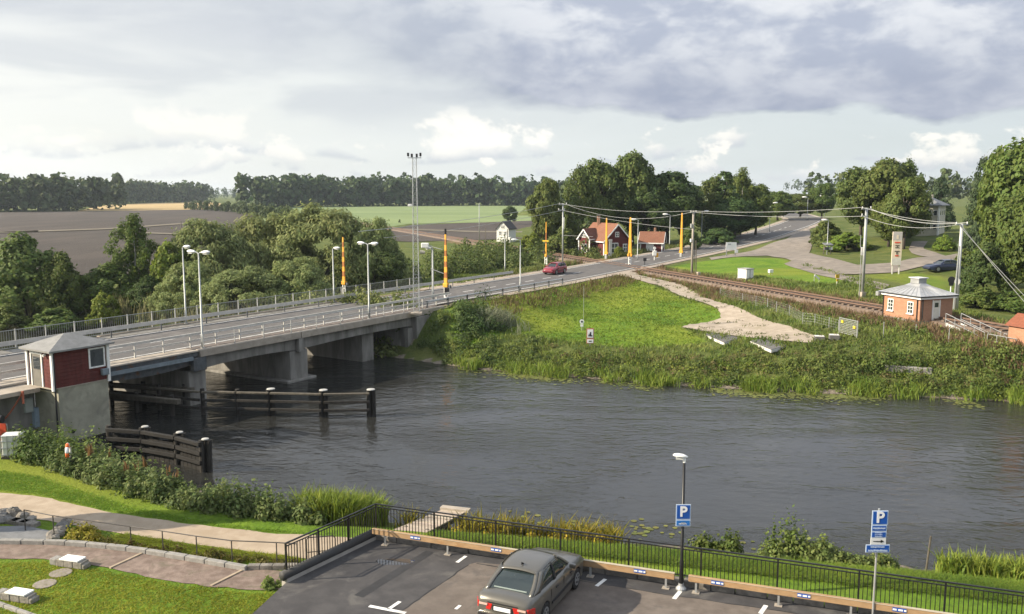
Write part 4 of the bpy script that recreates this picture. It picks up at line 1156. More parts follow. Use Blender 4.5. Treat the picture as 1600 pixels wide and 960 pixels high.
a, b = P(672, 862, LOT_Z + .003), P(560, 932, LOT_Z + .003); d_ = (b - a)[:2] / np.linalg.norm((b - a)[:2]); n_ = np.array((-d_[1], d_[0], 0)) * .17
sheet('tar_seam', [a - n_, b - n_, b + n_, a + n_], material('tar_seam', (.030, .030, .032), .75, .2, 3, coords='World'), lot)
c_ = P(617, 878, LOT_Z + .0035)
sheet('puddle', [c_ + np.array((math.cos(q) * .62 * (1 + .12 * math.sin(3 * q)), math.sin(q) * .30 * (1 + .15 * math.cos(2 * q)), 0)) for q in np.linspace(0, 2 * math.pi, 25)[:-1]], material('puddle_water', (.045, .045, .047), .03, .1, 2, spec=.6), lot)
rc_ = random.Random(8)
for (x0, y0, x1, y1) in ((733, 882, 612, 966), (745, 880, 975, 919), (975, 919, 1290, 966)):
    pts_ = [P(x0 + (x1 - x0) * k / 14 + rc_.uniform(-1.5, 1.5), y0 + (y1 - y0) * k / 14 + rc_.uniform(-.8, .8), LOT_Z + .0055) for k in range(15)]
    m_ = MB()
    for p_, q_ in zip(pts_[:-1], pts_[1:]):
        e_ = (q_ - p_)[:2] / (np.linalg.norm((q_ - p_)[:2]) + 1e-9); w_ = np.array((-e_[1], e_[0], 0)) * rc_.uniform(.012, .03)
        m_.add([p_ - w_, q_ - w_, q_ + w_, p_ + w_], [(0, 1, 2, 3)])
    m_.build('tar_joint', material('tar_joint', (.02, .02, .02), .6, .2, 3), lot)
STONE = material('rough_granite', (0.20, 0.185, 0.165), 0.95, 0.3, 3, 0.02, 12, col2=(0.30, 0.275, 0.24), dirt=(0.11, 0.10, 0.085))
# retaining wall of stone blocks under the railing
wall = thing('stone_wall', 'low rough stone retaining wall behind the timber barrier of the car park', 'wall')
rw = random.Random(4); a = 0.0
while a < 22:
    L = rw.uniform(.7, 1.5)
    for z0, z1 in ((0.2, 1.48), (1.49, 1.49 + .20 + rw.uniform(-.02, .02))):
        q0, q1 = lp(a + .012, -.15 + rw.uniform(0, .03)), lp(a + L - .012, .17 + rw.uniform(-.03, .02))
        c = lp(a + L / 2, 0.01, (z0 + z1) / 2)
        MB().box(c, (L - .025, .32 + rw.uniform(-.04, .03), z1 - z0), BANGLE).build('stone_block', STONE, wall, bevel=.025)
    a += L
# low side wall with a dark coping
dl_ = (LOT_L - LOT_C); LL = np.linalg.norm(dl_); dl_ /= LL; nl = np.array([dl_[1], -dl_[0]])
if nl[0] > 0: nl = -nl
LANG = math.atan2(dl_[1], dl_[0])
sw = thing('side_wall', 'low plastered side wall with rounded dark coping at the left end of the car park', 'wall')
c = (LOT_C + LOT_L) / 2 + dl_ * .1
MB().box((c[0], c[1], 1.05), (LL + .2, .26, 1.3), LANG).build('wall_body', material('plaster_grey', (0.33, 0.31, 0.28), .9, .15, 2), sw, bevel=.02)
MB().tube([(*(LOT_C + dl_ * .12), LOT_Z + .215), (*(LOT_L + dl_ * .28), LOT_Z + .215)], .155, 10).build('coping', material('coping_felt', (.045, .045, .045), .7, .2, 4), sw, smooth=True)

# ---------------- black railing
rl = thing('metal_railing', 'black metal railing with slim upright bars around the car park edge', 'railing')
RB = material('railing_black', (0.012, 0.012, 0.013), 0.4, 0.2, 6)
ZB, ZT = LOT_Z + .22, LOT_Z + 1.22
def rpt(k, a, z):
    if k == 0: q = LOT_C + BEAMDIR * a
    else: q = LOT_C + dl_ * a
    return (q[0], q[1], z)
barm = MB().box((0, 0, (ZT - .06 - ZB - .08) / 2), (.020, .020, ZT - ZB - .14)).mesh('bar', RB)
postm = MB().box((0, 0, (ZT - ZB + .02) / 2), (.05, .05, ZT - ZB + .02)).mesh('post', RB)
for k, Ltot, nb_ in ((0, 20.2, 9), (1, LL + .1, 3)):
    for j in range(nb_ + 1):
        o = mesh_obj('post', postm, rl); o.location = rpt(k, Ltot * j / nb_, ZB - .02); o.rotation_euler = (0, 0, BANGLE if k == 0 else LANG)
        if k == 1 and j == 0: COL.objects.unlink(o); bpy.data.objects.remove(o)
    MB().bar(rpt(k, 0, ZT), rpt(k, Ltot, ZT), .055, .035).build('top_rail', RB, rl)
    MB().bar(rpt(k, 0, ZT - .10), rpt(k, Ltot, ZT - .10), .03, .03).build('middle_rail', RB, rl)
    MB().bar(rpt(k, 0, ZB + .06), rpt(k, Ltot, ZB + .06), .03, .03).build('bottom_rail', RB, rl)
    n = int(Ltot / .118)
    for j in range(1, n):
        if (Ltot * j / n) % (Ltot / nb_) < .03: continue
        o = mesh_obj('bar', barm, rl); o.location = rpt(k, Ltot * j / n, ZB + .06); o.rotation_euler = (0, 0, BANGLE if k == 0 else LANG)

# ---------------- timber barrier beams
PINE = material('barrier_pine', (0.36, 0.235, 0.125), 0.7, 0.16, 3, 0.003, 30, stretch=(.25, 3, 3), dirt=(0.32, 0.18, 0.08))
BLUE = material('sign_blue', (0.010, 0.085, 0.38), 0.4, 0.06, 3)
def a_of_px(px, b=.45, z=LOT_Z + .4):
    lo, hi = -2.0, 40.0
    for _ in range(40):
        m_ = (lo + hi) / 2
        if proj(lp(m_, b, z))[0] < px: lo = m_
        else: hi = m_
    return lo
def barrier_beam(a0, a1, feet, plates, label):
    t = thing('timber_barrier', label, 'barrier', group='timber bumper beams along the car park')
    MB().bar(lp(a0, .45, LOT_Z + .43), lp(a1, .45, LOT_Z + .41), .10, .20).build('beam', PINE, t, bevel=.012)
    MB().bar(lp(a0, .455, LOT_Z + .516), lp(a1, .455, LOT_Z + .516), .115, .010).build('cap_strip', material('zinc_strip', (.42, .37, .28), .6, .1, 4), t)
    for f in feet:
        p = lp(f, .47, LOT_Z)
        q = MB().box((p[0], p[1], LOT_Z + .155), (.06, .06, .31), BANGLE).build('post', STEEL, t)
        MB().box((p[0], p[1], LOT_Z + .012), (.22, .2, .02), BANGLE).build('foot_plate', CONC_PALE, q)
    for f in plates:
        p = lp(f, .507, LOT_Z + .43)
        q = MB().box(p, (.36, .012, .11), BANGLE).build('number_plate', BLUE, t)
        for dx, w_ in ((-.12, .10), (.03, .12), (.15, .06)):
            r_ = lp(f + dx, .516, LOT_Z + .43); MB().box(r_, (w_, .004, .05), BANGLE).build('plate_print', WHITE, q)
ag = [a_of_px(x) for x in (1054, 1076)]
barrier_beam(.12, ag[0], [a_of_px(x) for x in (602, 700, 815, 923, 1041)], [a_of_px(x) for x in (650, 776, 886, 1000)], 'pine bumper beam on short posts left of the lamp in the car park')
barrier_beam(ag[1], 24, [a_of_px(x) for x in (1088, 1217, 1330, 1460, 1580)], [a_of_px(x) for x in (1121, 1256, 1405, 1550)], 'pine bumper beam on short posts right of the lamp in the car park')

# ---------------- writing
def text_mesh(txt, size, mat, ext=.004, bold=0.0):
    cu = bpy.data.curves.new('txt', 'FONT'); cu.body = txt; cu.size = size; cu.extrude = ext; cu.align_x = 'CENTER'; cu.align_y = 'CENTER'; cu.offset = bold
    o = bpy.data.objects.new('txt', cu); COL.objects.link(o)
    dg_ = bpy.context.evaluated_depsgraph_get(); me = bpy.data.meshes.new_from_object(o.evaluated_get(dg_))
    COL.objects.unlink(o); bpy.data.objects.remove(o); bpy.data.curves.remove(cu)
    me.materials.clear(); me.materials.append(mat)
    me.transform(Matrix.Rotation(R(90), 4, 'X'))
    return me
def board(parent, x, z, w, h, mat, border=None, y=-.06, name='sign_board', b=.025):
    o = MB().box((x, y, z), (w, .02, h)).build(name, border or mat, parent)
    if border: MB().box((x, y - .012, z), (w - 2 * b, .006, h - 2 * b)).build('sign_face', mat, o)
    return o
def print_line(parent, x, z, w, h, mat, y, seed=1):
    rr = random.Random(seed); m = MB(); q = x - w / 2
    while q < x + w / 2 - .02:
        l = rr.uniform(.012, .03); m.box((q + l / 2, y, z + rr.uniform(-.1, .1) * h), (l, .003, h * rr.uniform(.6, 1.0))); q += l + .007
    return m.build('lettering', mat, parent)
WSIGN = material('sign_white', (0.80, 0.81, 0.82), 0.4, 0.03, 3)
WBLUE = material('sign_pale_border', (0.50, 0.60, 0.74), 0.4, 0.03, 3)
# black car park lamp with P sign
pb = P(1064, 921, LOT_Z)
lampk = thing('car_park_lamp', 'black lamp post with white head and blue P sign in the car park', 'street lamp', tuple(pb))
hk = h_of(pb, 722)
MB().tube([(0, 0, 0), (0, 0, .9), (0, 0, .95), (0, 0, hk)], [.065, .065, .05, .042], 10).build('post', RB, lampk, smooth=True)
MB().lathe((0, 0, 0), [(.16, 0), (.16, .05), (.09, .12), (.08, .2)], 12).build('foot', STEEL, lampk)
MB().tube([(0, 0, hk - .02), (0, 0, hk + .10)], .05, 8).build('neck', HEADW, lampk)
lamp_head(lampk, (.10, -.03, hk + .16), (-1, .15, 0), .44)
zc = h_of(pb, 799); w_ = .44
s_ = board(lampk, 0, zc, w_, .47, BLUE, WBLUE); q = mesh_obj('letter', text_mesh('P', .44, WSIGN, .003, .012), s_); q.location = (0, -.078, zc)
s_ = board(lampk, 0, zc - .345, w_, .20, material('sign_blue_light', (0.02, 0.17, 0.52), .4, .05, 3), WBLUE); print_line(s_, 0, zc - .37, .26, .035, WSIGN, -.078, 5)
for z in (zc + .1, zc - .34): MB().box((0, -.02, z), (.14, .12, .03)).build('clamp', STEEL, lampk)
# parking sign post
pb = P(1363, 970, LOT_Z)
sg = thing('parking_sign', 'grey post with blue P sign, arrow plate and three blue plates', 'sign', tuple(pb))
hk = h_of(pb, 795)
MB().tube([(0, 0, 0), (.02, 0, hk)], .03, 8).build('post', STEEL, sg)
def zpx(y): return h_of(pb, y)
z0, z1 = zpx(833 - 15), zpx(797)
w_ = .44
s_ = board(sg, .03, (zpx(797) + zpx(819)) / 2, w_, zpx(797) - zpx(819), BLUE, WBLUE); zc = (zpx(797) + zpx(819)) / 2
q = mesh_obj('letter', text_mesh('P', .44, WSIGN, .003, .012), s_); q.location = (.03, -.078, zc)
for (ya, yb, mt_, wd, sd_) in ((819.5, 829, BLUE, .42, 2), (829.5, 839, BLUE, .42, 7)):
    zc = (zpx(ya) + zpx(yb)) / 2; s_ = board(sg, .02, zc, wd, zpx(ya) - zpx(yb), mt_, WBLUE, b=.02)
    if sd_ == 2: print_line(s_, .02, zc, .34, .06, WBLUE, -.077, sd_)
    else:
        for dz in (.055, 0, -.055): print_line(s_, .02, zc + dz, .22, .03, WBLUE, -.077, sd_ + int(dz * 100))
zc = (zpx(839.5) + zpx(849.5)) / 2
s_ = board(sg, .015, zc, .42, zpx(839.5) - zpx(849.5), material('plate_white', (.72, .73, .72), .5, .04, 3))
MB().box((-.01, -.074, zc), (.24, .004, .022)).build('arrow_shaft', BLACK, s_)
MB().add([(.08, -.072, zc + .05), (.17, -.072, zc), (.08, -.072, zc - .05), (.08, -.076, zc + .05), (.17, -.076, zc), (.08, -.076, zc - .05)], [(0, 1, 2), (5, 4, 3), (0, 3, 4, 1), (1, 4, 5, 2), (2, 5, 3, 0)]).build('arrow_head', BLACK, s_)
zc = (zpx(850) + zpx(862)) / 2
s_ = board(sg, .01, zc, .66, zpx(850) - zpx(862), BLUE, WBLUE, b=.02)
print_line(s_, .01, zc + .05, .40, .05, WBLUE, -.077, 12); print_line(s_, .01, zc - .055, .54, .065, WBLUE, -.077, 13)
for z in (zpx(805), zpx(845)): MB().box((.02, -.025, z), (.12, .1, .03)).build('clamp', STEEL, sg)

# ================================================================== cars
def car_paint(name, col, metal=.5, rough=.35):
    return material(name, col, rough, .06, 2.0, metal=metal, coat=.6, dirt=tuple(c * .9 for c in col))
RUBBER = material('tyre_rubber', (0.02, 0.02, 0.02), .85, .2, 8)
RIM = material('wheel_rim', (0.40, 0.41, 0.42), .35, .1, 6, metal=.7)
CARGLASS = material('car_glass', (0.022, 0.032, 0.034), .04, .15, 1.0, spec=.8)
TAILRED = material('tail_lamp_red', (0.50, 0.018, 0.012), .2, .1, 8, coat=.5)
TAILCLR = material('tail_lamp_clear', (0.62, 0.42, 0.36), .2, .1, 8, coat=.5)
HEADL = material('head_lamp_glass', (0.75, 0.77, 0.78), .12, .05, 4, coat=.5)
TRIM = material('car_trim_black', (0.02, 0.02, 0.022), .6, .2, 5)
def make_car(name, label, paint, loc, rz, L=4.8, W=1.79, Hh=1.45, style='sedan', group=None):
    t = thing(name, label, 'car', loc, rz, group)
    hw = W / 2; wb = L * .562; yr, yf_ = -wb / 2 - .02, wb / 2 - .02
    y0, y1 = -L / 2, L / 2; wr = .315
    # shoulder height along the car and half width along the car
    if style == 'sedan':
        top_pts = [(-.5, .84), (-.488, .93), (-.46, .985), (-.30, 1.0), (-.1, .965), (.17, .93), (.22, .90), (.35, .85), (.44, .76), (.485, .64), (.5, .56)]
        base0, base1, rf0, rf1 = -.415, .215, -.235, .055
    else:
        top_pts = [(-.5, .84), (-.49, .94), (-.47, .98), (-.30, .99), (-.1, .97), (.2, .95), (.26, .92), (.38, .85), (.46, .74), (.49, .62), (.5, .56)]
        base0, base1, rf0, rf1 = -.475, .255, -.40, .07
    wid_pts = [(-.5, .80), (-.49, .88), (-.45, .955), (-.35, .99), (-.2, 1), (.2, 1), (.35, .985), (.43, .94), (.48, .84), (.5, .70)]
    zs = Hh / 1.45
    def tp(y): return np.interp(y / L, [p[0] for p in top_pts], [p[1] for p in top_pts]) * zs
    def wd(y): return hw * np.interp(y / L, [p[0] for p in wid_pts], [p[1] for p in wid_pts])
    def low(y):
        z = .20 + (.10 * max(0, abs(y) / (L / 2) - .86) / .14)
        for yw in (yr, yf_):
            d = abs(y - yw)
            if d < wr + .05: z = max(z, .30 + math.sqrt((wr + .05) ** 2 - d * d))
        return z
    ys = np.unique(np.r_[np.linspace(y0, y1, 61), [y0 + .02, y1 - .02]])
    sec = []
    for y in ys:
        zl, zt_, w = low(y), tp(y), wd(y)
        zl = min(zl, zt_ - .12)
        pts = [(w * .975, zl), (w * 1.0, max(zl + .02, .50)), (w * .995, max(zl + .04, .62)), (w * .965, zt_ - .10), (w * .915, zt_ - .03), (w * .84, zt_), (w * .45, zt_ + .025), (0, zt_ + .032)]
        sec.append(pts)
    vs = []; fs = []; n = 15
    for y, pts in zip(ys, sec):
        full = [(x, z) for x, z in pts] + [(-x, z) for x, z in pts[-2::-1]]
        vs += [(x, y, z) for x, z in full]
    for i in range(len(ys) - 1):
        for k in range(n - 1): fs.append((i * n + k, i * n + k + 1, (i + 1) * n + k + 1, (i + 1) * n + k))
    fs += [tuple(range(n)), tuple((len(ys) - 1) * n + k for k in range(n))]
    body = MB().add(vs, fs).build('body', paint, t, smooth=True)
    es = body.modifiers.new('split', 'EDGE_SPLIT'); es.split_angle = R(40)
    MB().box((0, 0, .42), (W - .42, L - .35, .40)).build('underbody', TRIM, t)
    # greenhouse
    yb0, yb1, yr0, yr1 = base0 * L, base1 * L, rf0 * L, rf1 * L
    def belt(y): return tp(y) - .02
    wbt, wrf = hw * .87, hw * .70
    zr_ = Hh - .04
    def gh(u, side, v):
        """u 0..1 rear to front, v 0 belt .. 1 roof; side -1/1"""
        yb_ = yb0 + (yb1 - yb0) * u; yt = yr0 + (yr1 - yr0) * u
        bul = math.sin(math.pi * v) * .025
        y = yb_ + (yt - yb_) * v; w = wbt + (wrf - wbt) * (v ** 1.15) + bul
        end = 1 - .10 * (abs(2 * u - 1) ** 6)
        zarch = zr_ - .055 * (2 * u - 1) ** 2 * (1 if u > .5 else 1.0)
        z = belt(yb_) + (zarch - belt(yb_)) * v
        return Vector((side * w * end, y, z))
    m = MB(); nu, nv = 16, 6; vs = []; fs = []
    for side in (-1, 1):
        for i in range(nu + 1):
            for j in range(nv + 1): vs.append(gh(i / nu, side, j / nv))
    st = (nu + 1) * (nv + 1)
    for s2 in (0, 1):
        for i in range(nu):
            for j in range(nv):
                b = s2 * st + i * (nv + 1) + j; fs.append((b, b + 1, b + nv + 2, b + nv + 1))
    for i_ in (0, nu):                                     # screens
        for j in range(nv):
            a = i_ * (nv + 1) + j; fs.append((a, a + 1, st + a + 1, st + a))
    g_ = m.add(vs, fs).build('window_glass', CARGLASS, t, smooth=True); g_.modifiers.new('split', 'EDGE_SPLIT').split_angle = R(35)
    # roof skin
    m = MB(); vs = []; fs = []; nx = 8; nu2 = 14
    for i in range(nu2 + 1):
        u = -.04 + 1.08 * i / nu2
        a = gh(min(max(u, 0), 1), 1, .95); yy = yr0 + (yr1 - yr0) * u + (-.05 if u < 0 else .05 if u > 1 else 0)
        for k in range(nx + 1):
            x = -1 + 2 * k / nx; w = abs(a.x) + .03
            vs.append((x * w, yy, zr_ + .045 - .055 * (2 * u - 1) ** 2 - .055 * x * x - (.02 if abs(x) == 1 else 0)))
    for i in range(nu2):
        for k in range(nx): q = i * (nx + 1) + k; fs.append((q, q + 1, q + nx + 2, q + nx + 1))
    rf = m.add(vs, fs).build('roof', paint, t, smooth=True)
    sm = rf.modifiers.new('solid', 'SOLIDIFY'); sm.thickness = .035; sm.offset = -1
    # pillars
    def pillar(u0, u1, side, du=0.0, name='pillar', mat=None):
        m = MB(); n = 6; vs = []; fs = []
        for j in range(n + 1):
            v = j / n
            for (u, o_) in ((u0, .014), (u1, .014)):
                p = gh(u + du * v, side, v); vs.append((p.x + side * o_, p.y, p.z))
        for j in range(n): fs.append((2 * j, 2 * j + 1, 2 * j + 3, 2 * j + 2))
        o = m.add(vs, fs).build(name, mat or paint, t, smooth=True)
        s3 = o.modifiers.new('solid', 'SOLIDIFY'); s3.thickness = .03; s3.offset = 0
    for side in (-1, 1):
        pillar(0.0, .15 if style == 'sedan' else .07, side); pillar(.945, 1.0, side); pillar(.50, .55, side, mat=TRIM)
        if style != 'sedan': pillar(.22, .26, side, mat=TRIM)
        # screen side posts wrap onto rear and front glass
        for u, s4 in ((0.0, -1), (1.0, 1)):
            m = MB(); vs = []; fs = []
            for j in range(7):
                p = gh(u, side, j / 6); vs += [(p.x + side * .012, p.y + s4 * .014, p.z + .006), (p.x - side * .10, p.y + s4 * .014, p.z + .006)]
            for j in range(6): fs.append((2 * j, 2 * j + 1, 2 * j + 3, 2 * j + 2))
            o = m.add(vs, fs).build('screen_post', paint, t, smooth=True)
            s3 = o.modifiers.new('solid', 'SOLIDIFY'); s3.thickness = .025; s3.offset = 0
        # door seams and handles
        for yy in (yr + .42, .12, yf_ - .52):
            w = wd(yy); MB().box((side * (w * .985 + .006), yy, .62 * zs), (.012, .012, .46)).build('door_seam', TRIM, t)
        for yy in (-.32 - .1, .72):
            w = wd(yy); MB().box((side * (w * .985 + .015), yy, tp(yy) - .20), (.03, .17, .035)).build('door_handle', TRIM, t, bevel=.008)
        MB().box((side * (hw * 1.0 + .005), 0, .47), (.03, wb - .85, .07)).build('side_strip', TRIM, t)
        MB().box((side * (hw + .07), yb1 - .32, tp(yb1) + .06), (.2, .12, .13)).build('wing_mirror', paint, t, bevel=.03)
        # wheels
        for yw in (yr, yf_):
            wh = MB().tube([(side * (hw - .21), yw, wr), (side * (hw - .20), yw, wr), (side * (hw - .02), yw, wr), (side * (hw - .005), yw, wr)], [wr - .03, wr, wr, wr - .035], 22).build('wheel', RUBBER, t)
            MB().tube([(side * (hw - .08), yw, wr), (side * (hw + .002), yw, wr)], .20, 18).build('rim', RIM, wh)
            for k in range(5):
                a = 2 * math.pi * k / 5
                MB().box((side * (hw + .006), yw + math.cos(a) * .12, wr + math.sin(a) * .12), (.012, .05, .05)).build('rim_slot', TRIM, wh)
        # lamps
        w = hw * .80
        lt = tp(y0 + .1)
        tl = MB().add([(side * w * .42, y0 - .012, lt - .17), (side * (w + .045), y0 + .02, lt - .15), (side * (w * .5), y0 - .012, lt - .35), (side * (w + .045), y0 + .02, lt - .34),
                       (side * w * .42, y0 + .1, lt - .17), (side * (hw * .975 + .006), y0 + .24, lt - .15), (side * w * .5, y0 + .1, lt - .35), (side * (hw * .975 + .006), y0 + .24, lt - .32)],
                      [(0, 1, 3, 2), (1, 5, 7, 3), (0, 4, 5, 1), (2, 3, 7, 6), (4, 6, 7, 5), (0, 2, 6, 4)]).build('tail_lamp', TAILRED, t, bevel=.01)
        MB().box((side * w * .80, y0 - .008, lt - .205), (w * .34, .03, .05)).build('lamp_stripe', TAILCLR, tl)
        hl = tp(y1 - .12)
        MB().add([(side * w * .5, y1 + .0, hl - .10), (side * w * .97, y1 - .10, hl - .10), (side * w * .5, y1 + .0, hl - .24), (side * w * .97, y1 - .10, hl - .24),
                  (side * w * .5, y1 - .14, hl - .07), (side * w * 1.06, y1 - .28, hl - .07), (side * w * .5, y1 - .14, hl - .24), (side * w * 1.06, y1 - .28, hl - .24)],
                 [(0, 1, 3, 2), (1, 5, 7, 3), (0, 4, 5, 1), (2, 3, 7, 6), (4, 6, 7, 5), (0, 2, 6, 4)]).build('head_lamp', HEADL, t)
    lt = tp(y0 + .1)
    for yy, s4 in ((y0, -1), (y1, 1)):
        MB().box((0, yy + s4 * .005, .43), (W * .84, .16, .22)).build('bumper', paint, t, bevel=.05)
        MB().box((0, yy + s4 * .08, .50), (W * .78, .03, .045)).build('bumper_strip', TRIM, t)
    pl = MB().box((0, y0 - .022, lt - .27), (.50, .02, .11)).build('number_plate', WSIGN, t)
    MB().box((0, y0 - .012, lt - .27), (.60, .02, .16)).build('plate_recess', TRIM, t)
    MB().box((0, y0 + .01, lt - .135), (W * .5, .05, .03)).build('boot_trim', TRIM, t)
    MB().box((0, y1 + .002, tp(y1 - .1) - .18), (W * .38, .05, .12)).build('grille', TRIM, t, bevel=.02)
    if style == 'sedan':
        MB().add([(-.02, yr0 + .25, zr_ + .03), (.02, yr0 + .25, zr_ + .03), (0, yr0 + .1, zr_ + .12), (0, yr0 + .08, zr_ + .03)], [(0, 1, 2), (0, 2, 3), (1, 3, 2), (0, 3, 1)]).build('aerial', TRIM, t)
        zb0 = tp(yb0)
        MB().box((0, yb0 + .30, zb0 + .05), (W * .55, .35, .02)).build('parcel_shelf', material('parcel_shelf', (.28, .33, .30), .8, .1, 4), t)
    return t
SAAB = car_paint('grey_beige_metallic', (0.125, 0.118, 0.102), .45, .34)
make_car('parked_car', 'grey-beige saloon car parked against the timber barrier in the foreground', SAAB, (0.66, 24.97, LOT_Z + .003), R(-24.5), 4.45, 1.80, 1.47)
p = roadpt(0, 0); 
g = G(856, 429); sr = dg[np.argmin(np.hypot(ROADC[:, 0] - g[0], ROADC[:, 1] - g[1]))]
pr_ = roadpt(sr, 1.75); pr2 = roadpt(sr + 2, 1.75); ang = math.atan2(pr2[1] - pr_[1], pr2[0] - pr_[0])
make_car('moving_car', 'red hatchback driving towards the bridge on the road', car_paint('car_red', (0.24, 0.022, 0.040), .15, .35), (pr_[0], pr_[1], pr_[2] + .003), ang - R(90) + R(180), 3.9, 1.62, 1.42, 'hatch')
g = G(1474, 425)
make_car('parked_car', 'dark blue saloon car parked on the grass by the trees on the right', car_paint('car_blue', (0.022, 0.032, 0.075), .3, .3), tuple(g + np.array((0.3, .6, .0))), R(98), 4.5, 1.75, 1.42, 'sedan')
# ================================================================== buildings
def len_to_px(c, d, px):
    lo, hi = 0.0, 40.0
    f0 = proj(c)[0]
    for _ in range(45):
        m_ = (lo + hi) / 2; x = proj(np.array(c) + np.array(d) * m_)[0]
        if (x < px) == (px > f0): lo = m_
        else: hi = m_
    return lo
BRICK = None
def brick_mat():
    mt = bpy.data.materials.new('red_brick'); mt.use_nodes = True; t = NT(mt.node_tree); bs = t.n['Principled BSDF']
    tc = t.node('ShaderNodeTexCoord').outputs['Object']; s_ = t.sep(tc)
    uv = t.vec(t.m('ADD', s_[0], s_[1]), s_[2], 0)
    b = t.node('ShaderNodeTexBrick'); t.put(b.inputs['Vector'], uv)
    b.inputs['Scale'].default_value = 1.0; b.inputs['Brick Width'].default_value = .26; b.inputs['Row Height'].default_value = .08; b.inputs['Mortar Size'].default_value = .009
    b.inputs['Color1'].default_value = (0.37, 0.175, 0.10, 1); b.inputs['Color2'].default_value = (0.44, 0.225, 0.13, 1); b.inputs['Mortar'].default_value = (0.36, 0.29, 0.22, 1)
    n = t.noise(tc, 1.2, 5, .6)
    t.put(bs.inputs['Base Color'], t.mix(t.lin(n, .35, .7, 0, .45), b.outputs['Color'], (0.33, 0.15, 0.085))); bs.inputs['Roughness'].default_value = .9
    bp_ = t.node('ShaderNodeBump'); bp_.inputs['Distance'].default_value = .012; t.put(bp_.inputs['Height'], t.m('SUBTRACT', 1.0, b.outputs['Fac'])); t.l.new(bp_.outputs[0], bs.inputs['Normal'])
    return mt
BRICK = brick_mat()
SHEETM = material('sheet_metal_roof', (0.40, 0.41, 0.42), .4, .22, 1.6, metal=.35, dirt=(0.24, 0.245, 0.25), stretch=(1, 1, 1))
c0 = G(1436, 508); zb_ = c0[2]
dL = np.array((_rd[0], _rd[1], 0.0)); dRt = np.array((-_rd[1], _rd[0], 0.0))
if dRt[0] < 0: dRt = -dRt
LA = len_to_px(c0, dL, 1378); LB = len_to_px(c0, dRt, 1487)
bh = thing('brick_building', 'small red brick railway building with grey metal roof beside the track', 'building', tuple(c0), math.atan2(dRt[1], dRt[0]))
# local: +x along the door wall, +y along the window wall (away)
hW = h_of(c0, 468)
MB().box((LB / 2, LA / 2, hW / 2 - .3), (LB, LA, hW + .6)).build('wall', BRICK, bh)
MB().box((LB / 2, LA / 2, .1), (LB + .06, LA + .06, .3)).build('plinth', CONC, bh)
MB().box((LB / 2, LA / 2, hW + .06), (LB + .42, LA + .42, .14)).build('soffit', WHITE, bh)
MB().box((LB / 2, LA / 2, hW + .185), (LB + .56, LA + .56, .11)).build('gutter_board', material('dark_gutter', (.05, .055, .06), .5, .1, 4, metal=.3), bh)
oh = .32; z0 = hW + .242; hr = .95
vs = [(-oh, -oh, z0), (LB + oh, -oh, z0), (LB + oh, LA + oh, z0), (-oh, LA + oh, z0)]
k1 = .62
vs += [(LB * .30, LA * .30, z0 + hr * k1), (LB * .70, LA * .30, z0 + hr * k1), (LB * .70, LA * .70, z0 + hr * k1), (LB * .30, LA * .70, z0 + hr * k1)]
vs += [(LB * .48, LA * .42, z0 + hr), (LB * .52, LA * .42, z0 + hr), (LB * .52, LA * .58, z0 + hr), (LB * .48, LA * .58, z0 + hr)]
fs = [(3, 2, 1, 0)] + [(i, (i + 1) % 4, 4 + (i + 1) % 4, 4 + i) for i in range(4)] + [(4 + i, 4 + (i + 1) % 4, 8 + (i + 1) % 4, 8 + i) for i in range(4)] + [(8, 9, 10, 11)]
rf_ = MB().add(vs, fs).build('roof', SHEETM, bh)
def seam(a, b): MB().tube([a, b], .02, 4).build('roof_seam', SHEETM, rf_)
for k in range(1, 9):
    f = k / 9
    seam((-oh + .02, -oh + (LA + 2 * oh) * f, z0 + .02), (LB * .30, LA * (.30 + .40 * f), z0 + hr * k1 + .02))
    seam((-oh + (LB + 2 * oh) * f, -oh + .02, z0 + .02), (LB * (.30 + .40 * f), LA * .30, z0 + hr * k1 + .02))
MB().box((LB * .5, LA * .5, z0 + hr + .05), (LB * .24, LA * .22, .42)).build('roof_vent', SHEETM, bh)
MB().box((LB * .5, LA * .5, z0 + hr + .29), (LB * .30, LA * .28, .07)).build('vent_lid', material('vent_lid', (.55, .55, .55), .5, .1, 3), bh)
def bwin(y, w_, za, zb2):
    f = MB().box((-.02, y, (za + zb2) / 2), (.06, w_ + .14, zb2 - za + .14)).build('window', WHITE, bh)
    MB().box((-.045, y, (za + zb2) / 2), (.02, w_, zb2 - za)).build('pane', GLASS, f)
    for k in (1, 2): MB().box((-.06, y, za + (zb2 - za) * k / 3), (.02, w_, .04)).build('glazing_bar', WHITE, f)
    MB().box((-.06, y, (za + zb2) / 2), (.02, .035, zb2 - za)).build('glazing_bar', WHITE, f)
    MB().box((-.07, y, za - .09), (.16, w_ + .2, .06)).build('sill', WHITE, f)
bwin(LA * .24, LA * .12, hW * .40, hW * .82); bwin(LA * .77, LA * .12, hW * .40, hW * .82)
dr_ = MB().box((LB * .48, -.03, hW * .47), (LB * .20, .06, hW * .90)).build('door', material('door_cream', (.62, .60, .52), .6, .06, 3), bh)
MB().box((LB * .48, -.065, hW * .74), (LB * .11, .02, hW * .18)).build('door_pane', GLASS, dr_)
for x in (LB * .372, LB * .588): MB().box((x, -.035, hW * .47), (.07, .08, hW * .94)).build('door_frame', WHITE, dr_)
MB().box((LB * .5, -.5, .03), (LB * .9, .95, .12)).build('door_step', CONC, bh)
for x, y in ((-.06, .25), (.22, -.06)): MB().tube([(x, y, hW + .05), (x, y, .1)], .045, 6).build('downpipe', BLACK, bh)
MB().tube([(-.05, LA - .1, hW + .05), (-.05, LA - .1, .1)], .045, 6).build('downpipe', BLACK, bh)
MB().box((-.35, LA + .2, hW + .05), (.25, .3, .35)).build('lamp_box', SHEETM, bh)
